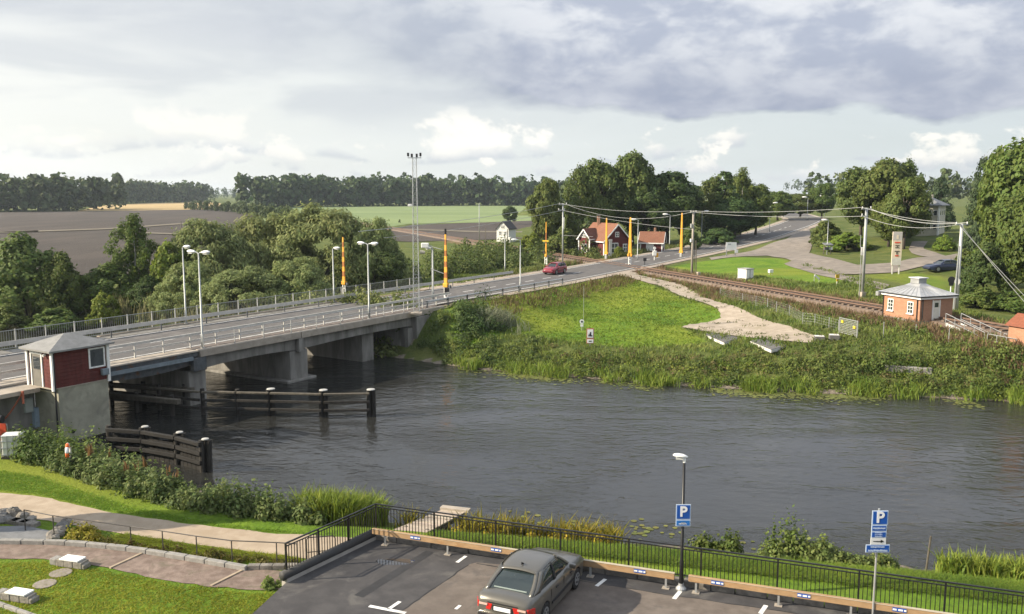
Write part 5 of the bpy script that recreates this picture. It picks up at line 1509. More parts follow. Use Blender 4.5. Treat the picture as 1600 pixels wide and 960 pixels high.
# ramp with pipe rails
rp = thing('access_ramp', 'pale concrete ramp with grey pipe rails descending right of the brick building', 'ramp')
S_, E_ = P(1489, 509, 3.25), P(1550, 540, 2.55); E2 = P(1600, 551, 2.45)
dv = (E_ - S_) / np.linalg.norm(E_ - S_); pn = np.array((-dv[1], dv[0], 0)); pn /= np.linalg.norm(pn)
PALEC = material('pale_concrete', (.58, .57, .54), .85, .08, 2, dirt=(.48, .46, .42))
MB().bar(S_, E_, 1.0, .12).build('ramp_slab', PALEC, rp)
for o_ in (-.56, .56): MB().bar(S_ + pn * o_ + np.array((0, 0, .10)), E_ + pn * o_ + np.array((0, 0, .10)), .10, .24).build('ramp_kerb', PALEC, rp)
MB().bar(E_ + dv * .02, E2, 1.0, .12).build('landing_slab', CONC, rp)
for o_ in (-.62, .62):
    for hgt in (.5, .95):
        MB().tube([S_ + pn * o_ + np.array((0, 0, hgt)), E_ + pn * o_ + np.array((0, 0, hgt))], .028, 6).build('hand_rail', STEEL, rp)
        MB().tube([E_ + pn * o_ + dv * .35 + np.array((0, 0, hgt)), E2 + pn * o_ + np.array((0, 0, hgt))], .028, 6).build('hand_rail', STEEL, rp)
    for k in range(5):
        q = S_ + (E_ - S_) * k / 4 + pn * o_; MB().tube([q + np.array((0, 0, -.5)), q + np.array((0, 0, .96))], .03, 6).build('rail_post', STEEL, rp)
    for k in range(4):
        q = E_ + dv * .35 + (E2 - E_ - dv * .35) * k / 3 + pn * o_; MB().tube([q + np.array((0, 0, -.5)), q + np.array((0, 0, .96))], .03, 6).build('rail_post', STEEL, rp)
q = G(1606, 548)
sh = thing('brick_shed', 'corner of a small red brick shed cut off by the right edge', 'shed', tuple(q), math.atan2(dRt[1], dRt[0]))
MB().box((1.0, .8, .6), (2.0, 1.6, 1.4)).build('wall', BRICK, sh)
MB().add([(-.2, -.2, 1.3), (2.2, -.2, 1.3), (2.2, 1.8, 1.3), (-.2, 1.8, 1.3), (1, -.2, 2.1), (1, 1.8, 2.1)], [(0, 1, 4), (2, 3, 5), (0, 4, 5, 3), (1, 2, 5, 4), (3, 2, 1, 0)]).build('roof', material('shed_roof_tile', (.22, .075, .04), .85, .2, 5), sh)
# stone sill in the bank below the brick building
st = thing('stone_ledge', 'low grey stone ledge half hidden in the bank below the brick building', 'ledge')
qa, qb = G(1383, 578), G(1456, 586)
for k in range(5):
    a = qa + (qb - qa) * k / 5; b = qa + (qb - qa) * (k + 1) / 5; a[2] += .02; b[2] += .02
    MB().bar(a, b - (b - a) * .03, .5, .5).build('stone_block', CONC, st, bevel=.04)

# ---------------- houses across the road
TILE = material('clay_tile_roof', (0.20, 0.088, 0.052), .85, .25, 6, .02, 14, col2=(0.25, 0.115, 0.07), dirt=(.19, .07, .045))
TILED = material('old_tile_roof', (0.15, 0.065, 0.045), .9, .25, 5, .02, 14, dirt=(.09, .05, .04))
DARKROOF = material('dark_felt_roof', (0.055, 0.052, 0.055), .85, .2, 3)
GREYROOF = material('grey_sheet_roof', (0.17, 0.175, 0.18), .6, .15, 3)
REDWALL = material('house_red_boards', (0.105, 0.022, 0.020), .85, .2, 4, .004, 30, stretch=(3, 3, .3))
WHITEWALL = material('white_boards', (0.66, 0.66, 0.63), .8, .06, 3)
CREAM = material('cream_render', (0.50, 0.475, 0.38), .9, .08, 1.5)
def gable(m, w, d, h0, h1, ov=.3):
    """gable solid: ridge along y, centred"""
    return m
def gable_house(parent, cx, cy, rz, w, d, hw_, hr, wallm, roofm, trim=True, ov=.35, tag_='', wins=()):
    R_ = Matrix.Translation((cx, cy, 0)) @ Matrix.Rotation(rz, 4, 'Z')
    def tf(vs): return [tuple(R_ @ Vector(v)) for v in vs]
    x, y = w / 2, d / 2
    vs = [(-x, -y, -.6), (x, -y, -.6), (x, y, -.6), (-x, y, -.6), (-x, -y, hw_), (x, -y, hw_), (x, y, hw_), (-x, y, hw_), (0, -y, hw_ + hr), (0, y, hw_ + hr)]
    MB().add(tf(vs), [(3, 2, 1, 0), (0, 1, 5, 8, 4), (2, 3, 7, 9, 6), (1, 2, 6, 5), (3, 0, 4, 7)]).build('wall', wallm, parent)
    sl = hr / x; t_ = .10
    rt = None
    for sgn in (-1, 1):
        ex = sgn * (x + ov); ez = hw_ - sl * ov
        vs = [(0, -y - ov, hw_ + hr + .02), (0, y + ov, hw_ + hr + .02), (ex, y + ov, ez + .02), (ex, -y - ov, ez + .02)]
        vs += [(a, b, c + t_) for a, b, c in vs]
        rt = MB().add(tf(vs), [(0, 1, 2, 3), (4, 5, 6, 7), (0, 1, 5, 4), (1, 2, 6, 5), (2, 3, 7, 6), (3, 0, 4, 7)]).build('roof_slope', roofm, parent)
        if trim:
            for yy in (-y - ov - .03, y + ov + .03):
                a = R_ @ Vector((0, yy, hw_ + hr - .05)); b = R_ @ Vector((ex, yy, ez - .05)); MB().bar(a, b, .06, .18).build('verge_board', WHITE, parent)
            a = R_ @ Vector((ex + sgn * .04, -y - ov, ez)); b = R_ @ Vector((ex + sgn * .04, y + ov, ez)); MB().bar(a, b, .05, .16).build('eaves_board', WHITE, parent)
    for (face, u, z, ww, wh, kind) in wins:
        if face == 'front': c_, ang = (u, -y - .03, z), 0
        elif face == 'left': c_, ang = (-x - .03, u, z), R(90)
        else: c_, ang = (x + .03, u, z), R(90)
        p = R_ @ Vector(c_)
        f = MB().box(tuple(p), (ww + .22, .07, wh + .22), rz + ang).build('door' if kind == 'door' else 'window', WHITE, parent)
        nrm = R_.to_3x3() @ Vector({'front': (0, -1, 0), 'left': (-1, 0, 0), 'right': (1, 0, 0)}[face])
        p2 = p + nrm * .03
        if kind == 'door': MB().box(tuple(p2), (ww, .05, wh), rz + ang).build('door_leaf', WHITEWALL, f)
        else:
            MB().box(tuple(p2), (ww, .04, wh), rz + ang).build('pane', GLASS, f)
            p3 = p + nrm * .05
            MB().box(tuple(p3), (.07, .04, wh), rz + ang).build('glazing_bar', WHITE, f); MB().box(tuple(p3), (ww, .04, .07), rz + ang).build('glazing_bar', WHITE, f)
    if trim:
        for sx, sy in ((-1, -1), (1, -1), (-1, 1)):
            p = R_ @ Vector((sx * x, sy * y, hw_ / 2)); MB().box(tuple(p), (.18, .18, hw_), rz).build('corner_board', WHITE, parent)
    return R_
g = G(945, 399); k_ = depth_at(g) / FPX
rh = thing('red_house', 'red wooden cottage with orange tiled roof and white trim behind the crossing', 'house', tuple(g))
W1 = 48 * k_
gable_house(rh, 4 * k_, W1 * .7, R(28), W1, W1 * 1.35, 24 * k_, 24 * k_, REDWALL, TILE, wins=[('front', -.1 * W1, 11 * k_, 12 * k_, 14 * k_, 'window'), ('front', 0, 32 * k_, 5 * k_, 6 * k_, 'window'), ('front', .32 * W1, 11 * k_, 6 * k_, 10 * k_, 'window')])
gable_house(rh, -22 * k_, W1 * .55, R(-38), 20 * k_, 30 * k_, 27 * k_, 13 * k_, REDWALL, TILED, ov=.25, wins=[('front', 0, 31 * k_, 6 * k_, 6 * k_, 'window'), ('front', 0, 10 * k_, 9 * k_, 12 * k_, 'window')])
ch = MB().box((-6 * k_, W1 * .95, 52 * k_), (4.5 * k_, 4.5 * k_, 16 * k_)).build('chimney', BRICK, rh)
MB().box((-6 * k_, W1 * .95, 60.2 * k_), (5.5 * k_, 5.5 * k_, 1.2 * k_)).build('chimney_cap', CONC, ch)
g = G(1025, 396); k_ = depth_at(g) / FPX
ob = thing('red_outbuilding', 'low red outbuilding with orange tiled roof right of the red house', 'house', tuple(g))
gable_house(ob, 0, 4, R(72), 22 * k_, 34 * k_, 18 * k_, 13 * k_, REDWALL, TILE, wins=[('left', 2 * k_, 10 * k_, 10 * k_, 14 * k_, 'door'), ('front', 0, 11 * k_, 5 * k_, 6 * k_, 'window')])
MB().box((.5, 4.5, 34 * k_), (3 * k_, 3 * k_, 8 * k_)).build('chimney', BRICK, ob)
g = G(795, 379); k_ = depth_at(g) / FPX
wh_ = thing('white_house', 'white house with dark roof far behind the scrub', 'house', tuple(g))
gable_house(wh_, -4 * k_, 3, R(-20), 20 * k_, 34 * k_, 21 * k_, 11 * k_, WHITEWALL, DARKROOF, trim=False, ov=.2, wins=[('front', -4 * k_, 14 * k_, 4 * k_, 5 * k_, 'window'), ('front', 4 * k_, 14 * k_, 4 * k_, 5 * k_, 'window'), ('front', 0, 24 * k_, 4 * k_, 4 * k_, 'window')])
MB().box((-4 * k_, 1.0 - 5 * k_, 4 * k_), (17 * k_, 1.5, 8 * k_), R(-20)).build('veranda', WHITEWALL, wh_)
g = G(1482, 370); k_ = depth_at(g) / FPX
vl = thing('villa', 'pale rendered villa with grey roof half hidden by trees on the right', 'house', tuple(g))
w_, d_ = 34 * k_, 46 * k_; hv = 47 * k_; Rv = R(-38)
Rm = Matrix.Translation((-2 * k_, 6, 0)) @ Matrix.Rotation(Rv, 4, 'Z')
def tv(v): return tuple(Rm @ Vector(v))
bx_ = [(-w_ / 2, -d_ / 2), (w_ / 2, -d_ / 2), (w_ / 2, d_ / 2), (-w_ / 2, d_ / 2)]
MB().prism([tv((a, b, 0))[:2] for a, b in bx_], -1, hv).build('wall', CREAM, vl)
o_ = .5
e4 = [tv((a * (1 + 2 * o_ / w_), b * (1 + 2 * o_ / d_), hv)) for a, b in bx_]; e4b = [(p[0], p[1], p[2] + .15) for p in e4]; rg = [tv((0, -d_ * .2, hv + 13 * k_)), tv((0, d_ * .2, hv + 13 * k_))]
MB().add(e4 + e4b + rg, [(3, 2, 1, 0), (0, 1, 5, 4), (1, 2, 6, 5), (2, 3, 7, 6), (3, 0, 4, 7), (4, 5, 8), (5, 6, 9, 8), (6, 7, 9), (7, 4, 8, 9)]).build('roof', GREYROOF, vl)
MB().box(tv((0, d_ * .1, hv + 14 * k_)), (3 * k_, 3 * k_, 8 * k_), Rv).build('chimney', CONC, vl)
for x in (-w_ * .28, w_ * .1, w_ * .36):
    for z in (14 * k_, 36 * k_):
        f = MB().box(tv((x, -d_ / 2 - .03, z)), (6 * k_, .08, 9 * k_), Rv).build('window', WHITE, vl); MB().box(tv((x, -d_ / 2 - .07, z)), (4.6 * k_, .05, 7.6 * k_), Rv).build('pane', GLASS, f)
for y in (-d_ * .3, 0, d_ * .3):
    for z in (14 * k_, 36 * k_):
        for sg_ in (-1, 1):
            f = MB().box(tv((sg_ * (w_ / 2 + .03), y, z)), (.08, 6 * k_, 9 * k_), Rv).build('window', WHITE, vl); MB().box(tv((sg_ * (w_ / 2 + .07), y, z)), (.05, 4.6 * k_, 7.6 * k_), Rv).build('pane', GLASS, f)
MB().box(tv((w_ / 2 + .02, -d_ / 2 - .02, hv / 2)), (.25, .25, hv), Rv).build('corner_trim', WHITE, vl)
MB().tube([tv((-w_ / 2 - .1, -d_ / 2 - .1, hv)), tv((-w_ / 2 - .1, -d_ / 2 - .1, 0))], .06, 6).build('downpipe', WHITE, vl)

# ================================================================== small things across the river
YEL = material('sign_yellow2', (0.62, 0.42, 0.03), .5, .1, 3)
def px_box(name, label, cat, x0, x1, y0, y1, depth, mat, rz=0.0, parts=None):
    g = G((x0 + x1) / 2, y1); k = depth_at(g) / FPX
    t = thing(name, label, cat, tuple(g), rz)
    return t, k
t, k = px_box('relay_cabinet', 'white relay cabinet with dark side standing on the grass by the track', 'cabinet', 1155, 1183, 420, 437, 1, WHITE, R(35))
MB().box((0, .4, 8 * k), (17 * k, 17 * k, 16 * k)).build('cabinet_body', WHITE, t, bevel=.02)
MB().box((0, .4, 16.4 * k), (18.5 * k, 18.5 * k, 1.2 * k)).build('cabinet_roof', material('cabinet_roof', (.3, .3, .3), .6, .1, 3), t)
MB().box((0, .4 - 8.6 * k, 8 * k), (.06, .03, 14 * k)).build('door_seam', STEEL_DARK, t); MB().box((0, .4, .05), (19 * k, 19 * k, .2)).build('plinth', CONC, t)
t, k = px_box('billboard', 'white billboard on two posts beside the side road junction', 'sign', 1133, 1151, 379, 401, 1, WHITE, R(6))
MB().box((0, 0, 16 * k), (17 * k, .08, 12 * k)).build('board', WSIGN, t); MB().box((-3 * k, -.05, 19 * k), (5 * k, .02, 2.5 * k)).build('print', material('faded_print', (.45, .47, .5), .6, .1, 3), t)
for x in (-7, 7): MB().box((x * k, .07, 10 * k), (.12, .1, 20 * k)).build('post', STEEL, t)
MB().box((8.5 * k, -.06, 8 * k), (5 * k, .06, 5 * k)).build('lower_plate', WSIGN, t)
t, k = px_box('totem_sign', 'tall narrow pale sign board with worn letters on two posts', 'sign', 1390, 1408, 362, 429, 1, WHITE, R(-8))
TOT = material('totem_cream', (.60, .52, .42), .6, .12, 2.0, dirt=(.50, .42, .34))
MB().box((0, 0, 40 * k), (14 * k, .25, 52 * k)).build('board', TOT, t)
MB().box((0, -.13, 59.5 * k), (13.6 * k, .02, 12.6 * k)).build('head_panel', material('totem_head', (.42, .40, .40), .5, .1, 3), t)
MB().box((0, -.13, 20 * k), (13.6 * k, .02, 11 * k)).build('foot_panel', material('totem_foot', (.50, .49, .48), .5, .1, 3), t)
for z, w2, h2, c2 in ((58, 3, 6, TOT), (49.5, 8, 2, REDP), (45, 6, 1.4, TIMBER_GREY), (41.5, 6, 1.4, TIMBER_GREY), (43.2, 1.6, 2.5, TIMBER_GREY), (36, 7, 1.5, TIMBER_GREY), (33, 2, 4, TIMBER_GREY), (29, 5, 2, REDP)):
    MB().box((0, -.15, z * k), (w2 * k, .02, h2 * k)).build('letter_mark', c2, t)
for x in (-5, 5): MB().box((x * k, .05, 8 * k), (.12, .12, 16 * k)).build('post', PALEC, t)
t, k = px_box('letterbox_stand', 'dark roofed letterbox stand below the yellow-green bush', 'letterbox', 1285, 1302, 377, 398, 1, WHITE, R(10))
MB().add([(-7 * k, -.4, 14 * k), (7 * k, -.4, 14 * k), (7 * k, .6, 17 * k), (-7 * k, .6, 17 * k), (-7 * k, -.4, 15 * k), (7 * k, -.4, 15 * k), (7 * k, .6, 18 * k), (-7 * k, .6, 18 * k)], [(3, 2, 1, 0), (4, 5, 6, 7), (0, 1, 5, 4), (1, 2, 6, 5), (2, 3, 7, 6), (3, 0, 4, 7)]).build('roof', GREYROOF, t)
for x in (-5, -1.5, 2, 5): MB().box((x * k, 0, 9.5 * k), (3 * k, .35, 4.5 * k)).build('letterbox', [STEEL, WHITE, LAMP_GREY, STEEL_DARK][int(x) % 4], t)
for x in (-6, 6): MB().box((x * k, .2, 7 * k), (.1, .1, 15 * k)).build('post', TIMBER_GREY, t)
t, k = px_box('speed_board', 'small yellow track-side sign on a white post near the tall steel pole', 'sign', 1304, 1312, 428, 446, 1, WHITE, R(20))
MB().box((0, 0, 14 * k), (7 * k, .05, 6 * k)).build('plate', YEL, t); MB().box((0, 0, 8 * k), (4 * k, .05, 4 * k)).build('plate', YEL, t); MB().tube([(0, .05, 0), (0, .05, 16 * k)], .04, 6).build('post', WHITE, t)
t, k = px_box('track_marker', 'small white striped marker board slanting on posts by the track', 'sign', 1270, 1282, 428, 442, 1, WHITE, R(30))
MB().bar((-5 * k, 0, 12 * k), (6 * k, 0, 5 * k), .06, .2).build('board', WHITE, t)
for x, h2 in ((-5, 13), (6, 8)): MB().tube([(x * k, .05, 0), (x * k, .05, h2 * k)], .035, 6).build('post', STEEL, t)
t, k = px_box('relay_box', 'small white box on legs in the weeds behind the relay cabinet', 'cabinet', 1199, 1209, 420, 430, 1, WHITE, R(30))
MB().box((0, 0, 6 * k), (8 * k, .3, 5 * k)).build('box', WHITE, t, bevel=.02)
for x in (-3, 3): MB().tube([(x * k, 0, 0), (x * k, 0, 4 * k)], .04, 6).build('leg', STEEL, t)
t, k = px_box('rail_signal', 'black round signal disc on a short post beside the brick building', 'signal', 1480, 1490, 428, 468, 1, WHITE, R(-10))
MB().tube([(0, -.03, 30 * k), (0, .05, 30 * k)], 5.5 * k, 18).build('disc', BLACK, t); MB().box((0, .02, 26 * k), (7 * k, .06, 10 * k)).build('backing_board', BLACK, t)
MB().tube([(0, .1, 0), (0, .1, 30 * k)], .05, 6).build('post', WHITE, t)
t, k = px_box('road_sign', 'small dark signal head on a post on the near verge of the crossing', 'signal', 1004, 1011, 402, 416, 1, WHITE)
MB().box((0, 0, 10 * k), (5 * k, .2, 5 * k)).build('signal_head', BLACK, t, bevel=.04); MB().tube([(0, .1, 0), (0, .1, 9 * k)], .05, 6).build('post', STEEL_DARK, t)
t, k = px_box('crossing_signal', 'white and orange crossing signal with round lamps behind the orange pole', 'signal', 1015, 1030, 388, 408, 1, WHITE)
MB().tube([(0, .1, 0), (0, .1, 20 * k)], .06, 6).build('post', WHITE, t); MB().box((0, 0, 12 * k), (6 * k, .25, 8 * k)).build('lamp_board', WHITE, t, bevel=.05)
MB().box((4 * k, .1, 9 * k), (4 * k, .3, 7 * k)).build('drive_box', ORANGE, t, bevel=.04); MB().tube([(0, -.05, 20 * k), (0, .1, 20 * k)], 2.2 * k, 12).build('lamp', WHITE, t)
t, k = px_box('machine_cabinet', 'grey cabinet on a post beside the left orange pole at the red house', 'cabinet', 950, 957, 373, 404, 1, WHITE)
MB().box((0, 0, 15 * k), (4.5 * k, .3, 24 * k)).build('cabinet', LAMP_GREY, t, bevel=.03); MB().box((0, 0, 28 * k), (5.5 * k, .35, 3 * k)).build('cap', STEEL, t)
# river signs on the meadow
g = G(909, 519); t = thing('round_sign', 'round white river sign on a thin post on the meadow', 'sign', tuple(g)); k = depth_at(g) / FPX
MB().tube([(0, -.03, 14.5 * k), (0, 0, 14.5 * k)], 3.6 * k, 18).build('disc', WSIGN, t); MB().tube([(0, -.045, 14.5 * k), (0, -.032, 14.5 * k)], 1.6 * k, 12).build('emblem', BLACK, t)
MB().box((0, -.02, 8.5 * k), (4.5 * k, .03, 3.4 * k)).build('plate', WSIGN, t); MB().tube([(0, .05, 0), (0, .05, 18 * k)], .03, 6).build('post', STEEL, t)
pt = MB().tube([(.15, .08, 0), (.15, .08, 70 * k)], .014, 5).build('flag_pole', LAMP_GREY, t)
g = G(922, 545); t = thing('river_sign', 'square red-framed river sign with a smaller plate below on the meadow', 'sign', tuple(g)); k = depth_at(g) / FPX
RFR = material('faded_red_frame', (.42, .17, .12), .6, .1, 3)
s_ = MB().box((0, 0, 23 * k), (11.5 * k, .04, 16 * k)).build('sign_frame', RFR, t); MB().box((0, -.03, 23 * k), (9 * k, .02, 13 * k)).build('sign_face', WSIGN, s_)
MB().box((0, -.045, 19.5 * k), (6.5 * k, .01, 1.8 * k)).build('emblem', BLACK, s_); MB().box((.3 * k, -.045, 23 * k), (1.8 * k, .01, 5 * k)).build('emblem', BLACK, s_); MB().box((-.8 * k, -.045, 22 * k), (4 * k, .01, 1.2 * k)).build('emblem', BLACK, s_)
s_ = MB().box((0, 0, 11 * k), (11.5 * k, .04, 7.6 * k)).build('lower_frame', RFR, t); MB().box((0, -.03, 11 * k), (9.5 * k, .02, 5.6 * k)).build('lower_face', WSIGN, s_); MB().box((0, -.045, 11 * k), (4.6 * k, .01, 1.6 * k)).build('bar_mark', BLACK, s_)
MB().tube([(0, .06, 0), (0, .06, 30 * k)], .04, 6).build('post', STEEL, t)
# concrete slabs and blocks
SLAB = material('slab_concrete', (.115, .112, .108), .9, .2, 1.2, .006, 20, dirt=(.14, .135, .125))
for px, lab in (([(1100, 522), (1118, 519), (1157, 528), (1132, 536)], 'left of two dark concrete slabs with pale edges on the meadow'), ([(1172, 533), (1192, 529), (1236, 539), (1205, 547)], 'right of two dark concrete slabs with pale edges on the meadow')):
    pts = [G(*q) for q in px]; zc = float(np.mean([p[2] for p in pts])) + .07
    t = thing('concrete_slab', lab, 'slab', group='concrete slabs on the meadow')
    pts = [P(q[0], q[1], zc) for q in px]
    MB().prism([p[:2] for p in pts], zc - .22, zc - .02).build('slab_body', PALEC, t); MB().prism([p[:2] + (np.mean([r[:2] for r in pts], 0) - p[:2]) * .03 for p in pts], zc - .019, zc + .02).build('slab_top', SLAB, t)
for i, (px, py) in enumerate(((1280, 534), (1303, 533))):
    g = G(px, py); k = depth_at(g) / FPX; t = thing('concrete_block', ['left dark concrete block at the end of the gravel path', 'right dark concrete block at the end of the gravel path'][i], 'block', tuple(g), R(-12), 'concrete blocks')
    MB().box((0, 0, 4 * k), (15 * k, .7, 8 * k)).build('block_body', SLAB, t, bevel=.03); MB().box((0, 0, 8.3 * k), (14 * k, .6, .6 * k)).build('block_top', PALEC, t, bevel=.01)
    MB().tube([(0, 0, 8.5 * k), (.1, 0, 10 * k), (.2, 0, 8.5 * k)], .02, 5).build('lifting_eye', RUST, t)
# mesh fence with gate along the path
fn = thing('mesh_fence', 'low wire mesh fence on thin posts between the gravel path and the railway', 'fence')
fpx = [(1125, 466), (1160, 474), (1181, 479), (1199, 483), (1213, 488), (1233, 494), (1254, 507), (1273, 510), (1295, 515), (1310, 520)]
fp_ = [G(*q) for q in fpx]
for p in fp_: MB().tube([p, p + np.array((0, 0, .95))], .03, 6).build('post', STEEL, fn)
for a, b in zip(fp_[:-1], fp_[1:]):
    m = MB()
    for j in range(5): m.tube([a + np.array((0, 0, .08 + .21 * j)), b + np.array((0, 0, .08 + .21 * j))], .0035, 3, cap=False)
    L = np.linalg.norm(b - a)
    for j in range(int(L / .25)): q = a + (b - a) * (j * .25 / L); m.tube([q + np.array((0, 0, .08)), q + np.array((0, 0, .93))], .003, 3, cap=False)
    m.build('wire_panel', STEEL, fn)
ga, gb = G(1311, 522), G(1339, 530)
gt = thing('mesh_gate', 'galvanised mesh gate with small yellow notices at the end of the fence', 'gate')
hg = 1.25
for q in (ga, gb): MB().tube([q, q + np.array((0, 0, hg + .05))], .045, 6).build('post', STEEL, gt)
for z in (.12, hg): MB().tube([ga + np.array((0, 0, z)), gb + np.array((0, 0, z))], .03, 6).build('frame_rail', STEEL, gt)
m = MB()
for j in range(1, 22): q = ga + (gb - ga) * j / 22; m.tube([q + np.array((0, 0, .12)), q + np.array((0, 0, hg))], .006, 3, cap=False)
for j in range(1, 9): m.tube([ga + np.array((0, 0, .12 + (hg - .12) * j / 9)), gb + np.array((0, 0, .12 + (hg - .12) * j / 9))], .006, 3, cap=False)
m.build('wire_panel', STEEL, gt)
for f, z in ((.15, 1.0), (.82, .75)):
    q = ga + (gb - ga) * f; MB().box((q[0] - .03, q[1] - .06, q[2] + z), (.22, .02, .2), math.atan2(gb[1] - ga[1], gb[0] - ga[0])).build('notice', YEL, gt)
for i, (px, y0, y1) in enumerate(((1380, 503, 528), (1431, 507, 520), (1482, 513, 538))):
    g = G(px, y1); t = tag(MB().tube([g - np.array((0, 0, .1)), g + np.array((0, 0, h_of(g, y0)))], .03, 6).build('fence_post', STEEL), ['thin grey post in the grass at the left end of the brick building', 'thin grey post in the grass below the corner of the brick building', 'thin grey post in the grass at the right end of the brick building'][i], 'post', 'posts below the brick building')
# ================================================================== waterside garden on the left
GZ = 1.2
def Pg(x, y, dz=0.0): return P(x, y, GZ + dz)
SANDY = material('sandy_path', (0.36, 0.285, 0.205), .95, .15, 1.5, .008, 25, col2=(0.42, 0.345, 0.26), coords='World', dirt=(.30, .235, .165))
PINKG = material('pink_gravel', (0.195, 0.142, 0.115), .95, .28, 3, .02, 18, col2=(0.265, 0.205, 0.17), coords='World', dirt=(.14, .115, .085))
ribbon('garden_path', [Pg(*q) for q in [(-60, 764), (0, 771), (60, 776), (170, 801), (300, 821), (420, 834), (505, 838), (560, 842)]],
       [Pg(*q) for q in [(-60, 800), (0, 806), (80, 816), (190, 834), (300, 851), (400, 864), (470, 872), (520, 878)]], SANDY, .02, 4, .5, use_z=True, jitter=.05)
CT = [(-60, 850), (0, 850), (60, 850), (130, 853), (200, 861), (260, 870), (330, 882), (386, 892), (466, 893)]
CB = [(-60, 878), (0, 874), (60, 874), (130, 882), (190, 893), (250, 906), (320, 917), (390, 923), (448, 922)]
ribbon('gravel_court', [Pg(*q) for q in CT], [Pg(*q) for q in CB], PINKG, .024, 4, .4, use_z=True, jitter=.04)
for k, (a, b) in enumerate((((172, 889), (222, 866)), ((330, 917), (378, 893)))):
    A, B = Pg(*a), Pg(*b)
    o = tag(MB().bar(A + np.array((0, 0, .03)), B + np.array((0, 0, .03)), .09, .05).build('edging_board', material('edging_wood', (.36, .29, .21), .9, .15, 6)), ['left thin wooden edging strip across the pink gravel court', 'right thin wooden edging strip across the pink gravel court'][k], 'edging', 'edging strips')
GRAN = material('kerb_granite', (.27, .26, .24), .9, .2, 6, .01, 25, dirt=(.22, .21, .19))
kb = thing('stone_kerb', 'curved row of pale granite kerb stones along the top of the gravel court', 'kerb')
kl = smooth_line([Pg(*q) for q in CT[1:-1]], .75, 3)
kl = np.vstack([[kl[0] * 2 - kl[4]], kl])
rk = random.Random(9)
for a, b in zip(kl[:-1], kl[1:]):
    MB().bar(a + (b - a) * .015 + np.array((0, 0, .09)), b - (b - a) * .015 + np.array((0, 0, .09 + rk.uniform(-.01, .015))), .19 + rk.uniform(-.02, .03), .17).build('kerb_stone', GRAN, kb, bevel=.02)
kb2 = thing('stone_kerb', 'short straight row of dark granite kerb stones beside the car park wall', 'kerb')
for k in range(4):
    a, b = Pg(388, 890), Pg(466, 889); p, q = a + (b - a) * k / 4, a + (b - a) * (k + 1) / 4
    MB().bar(p + np.array((0, 0, .08)), q - (q - p) * .03 + np.array((0, 0, .08)), .22, .18).build('kerb_stone', STONE, kb2, bevel=.02)
kb3 = thing('stone_kerb', 'straight pale kerb in the lawn at the bottom left corner', 'kerb')
for k in range(5):
    a, b = Pg(-30, 936), Pg(70, 972); p, q = a + (b - a) * k / 5, a + (b - a) * (k + 1) / 5
    MB().bar(p + np.array((0, 0, .04)), q - (q - p) * .03 + np.array((0, 0, .04)), .12, .14).build('kerb_stone', GRAN, kb3, bevel=.015)
# slim railing along the path
gl = thing('garden_railing', 'slim dark handrail on thin posts along the sandy garden path', 'railing')
GRB = material('railing_weathered', (.055, .05, .045), .6, .25, 5)
tops = [(38, 797), (82, 806), (204, 823), (254, 830), (307, 838), (362, 845), (432, 848), (464, 850)]
bots = [(40, 831), (85, 843), (205, 852), (255, 862), (308, 872), (363, 880), (433, 884), (465, 886)]
tp_ = []
for (a, b), (c, d) in zip(tops, bots):
    q = Pg(c, d); hh = min(1.05, h_of(q, b)); tp_.append(q + np.array((0, 0, hh)))
    MB().tube([q, q + np.array((0, 0, hh))], .022, 6).build('post', GRB, gl)
for a, b in zip(tp_[:-1], tp_[1:]): MB().tube([a, b], .02, 6).build('handrail', GRB, gl)
tg = thing('end_frame', 'small bent steel frame behind the left end of the black railing', 'frame')
a = Pg(480, 884); MB().tube([a, a + np.array((0, 0, .9)), a + np.array((.05, .05, .95)), a + np.array((.85, .2, .95)), a + np.array((.9, .25, .85)), a + np.array((.9, .25, 0))], .02, 6).build('hoop', GRB, tg)
MB().tube([a + np.array((.02, .02, .45)), a + np.array((.9, .24, .45))], .016, 6).build('brace', GRB, tg)
# grey terrace with stone edges at the far left
tr = thing('stone_terrace', 'grey stone terrace with boulders at the far left of the path', 'terrace')
MB().prism([Pg(*q)[:2] for q in [(-60, 846), (-60, 826), (40, 824), (84, 833), (86, 846)]], GZ - .3, GZ + .06).build('paving', material('slate_paving', (.17, .175, .18), .85, .2, 3, .004, 20), tr)
rr = random.Random(21)
BSTD = material('boulder_grey', (.17, .165, .155), .95, .25, 5, .02, 12)
def boulder(c, r, mat, parent, seed, name='boulder', flat=.65):
    rb_ = random.Random(seed); vs = []; fs = []
    nlat, nlon = 6, 9
    for i in range(nlat + 1):
        th = math.pi * i / nlat
        for j in range(nlon):
            ph = 2 * math.pi * j / nlon; q = 1 + rb_.uniform(-.16, .16)
            vs.append((c[0] + r * q * math.sin(th) * math.cos(ph), c[1] + r * q * math.sin(th) * math.sin(ph), c[2] + r * flat * q * math.cos(th)))
    for i in range(nlat):
        for j in range(nlon): fs.append((i * nlon + j, i * nlon + (j + 1) % nlon, (i + 1) * nlon + (j + 1) % nlon, (i + 1) * nlon + j))
    return MB().add(vs, fs).build(name, mat, parent)
for k, (x, y, r) in enumerate([(4, 806, .30), (20, 805, .34), (36, 809, .24), (8, 816, .26), (88, 838, .30), (93, 832, .27), (98, 826, .26), (104, 820, .24), (84, 844, .22), (-4, 812, .35), (50, 815, .2)]):
    q = Pg(x, y); boulder((q[0], q[1], GZ + .08), r, STONE if k % 3 else BSTD, tr, k)
for k in range(5):
    a = Pg(-10 + 14 * k, 812 + 2.4 * k); MB().box((a[0], a[1], GZ + .06), (.75, .35, .2), R(-20)).build('step_stone', STONE, tr, bevel=.02)
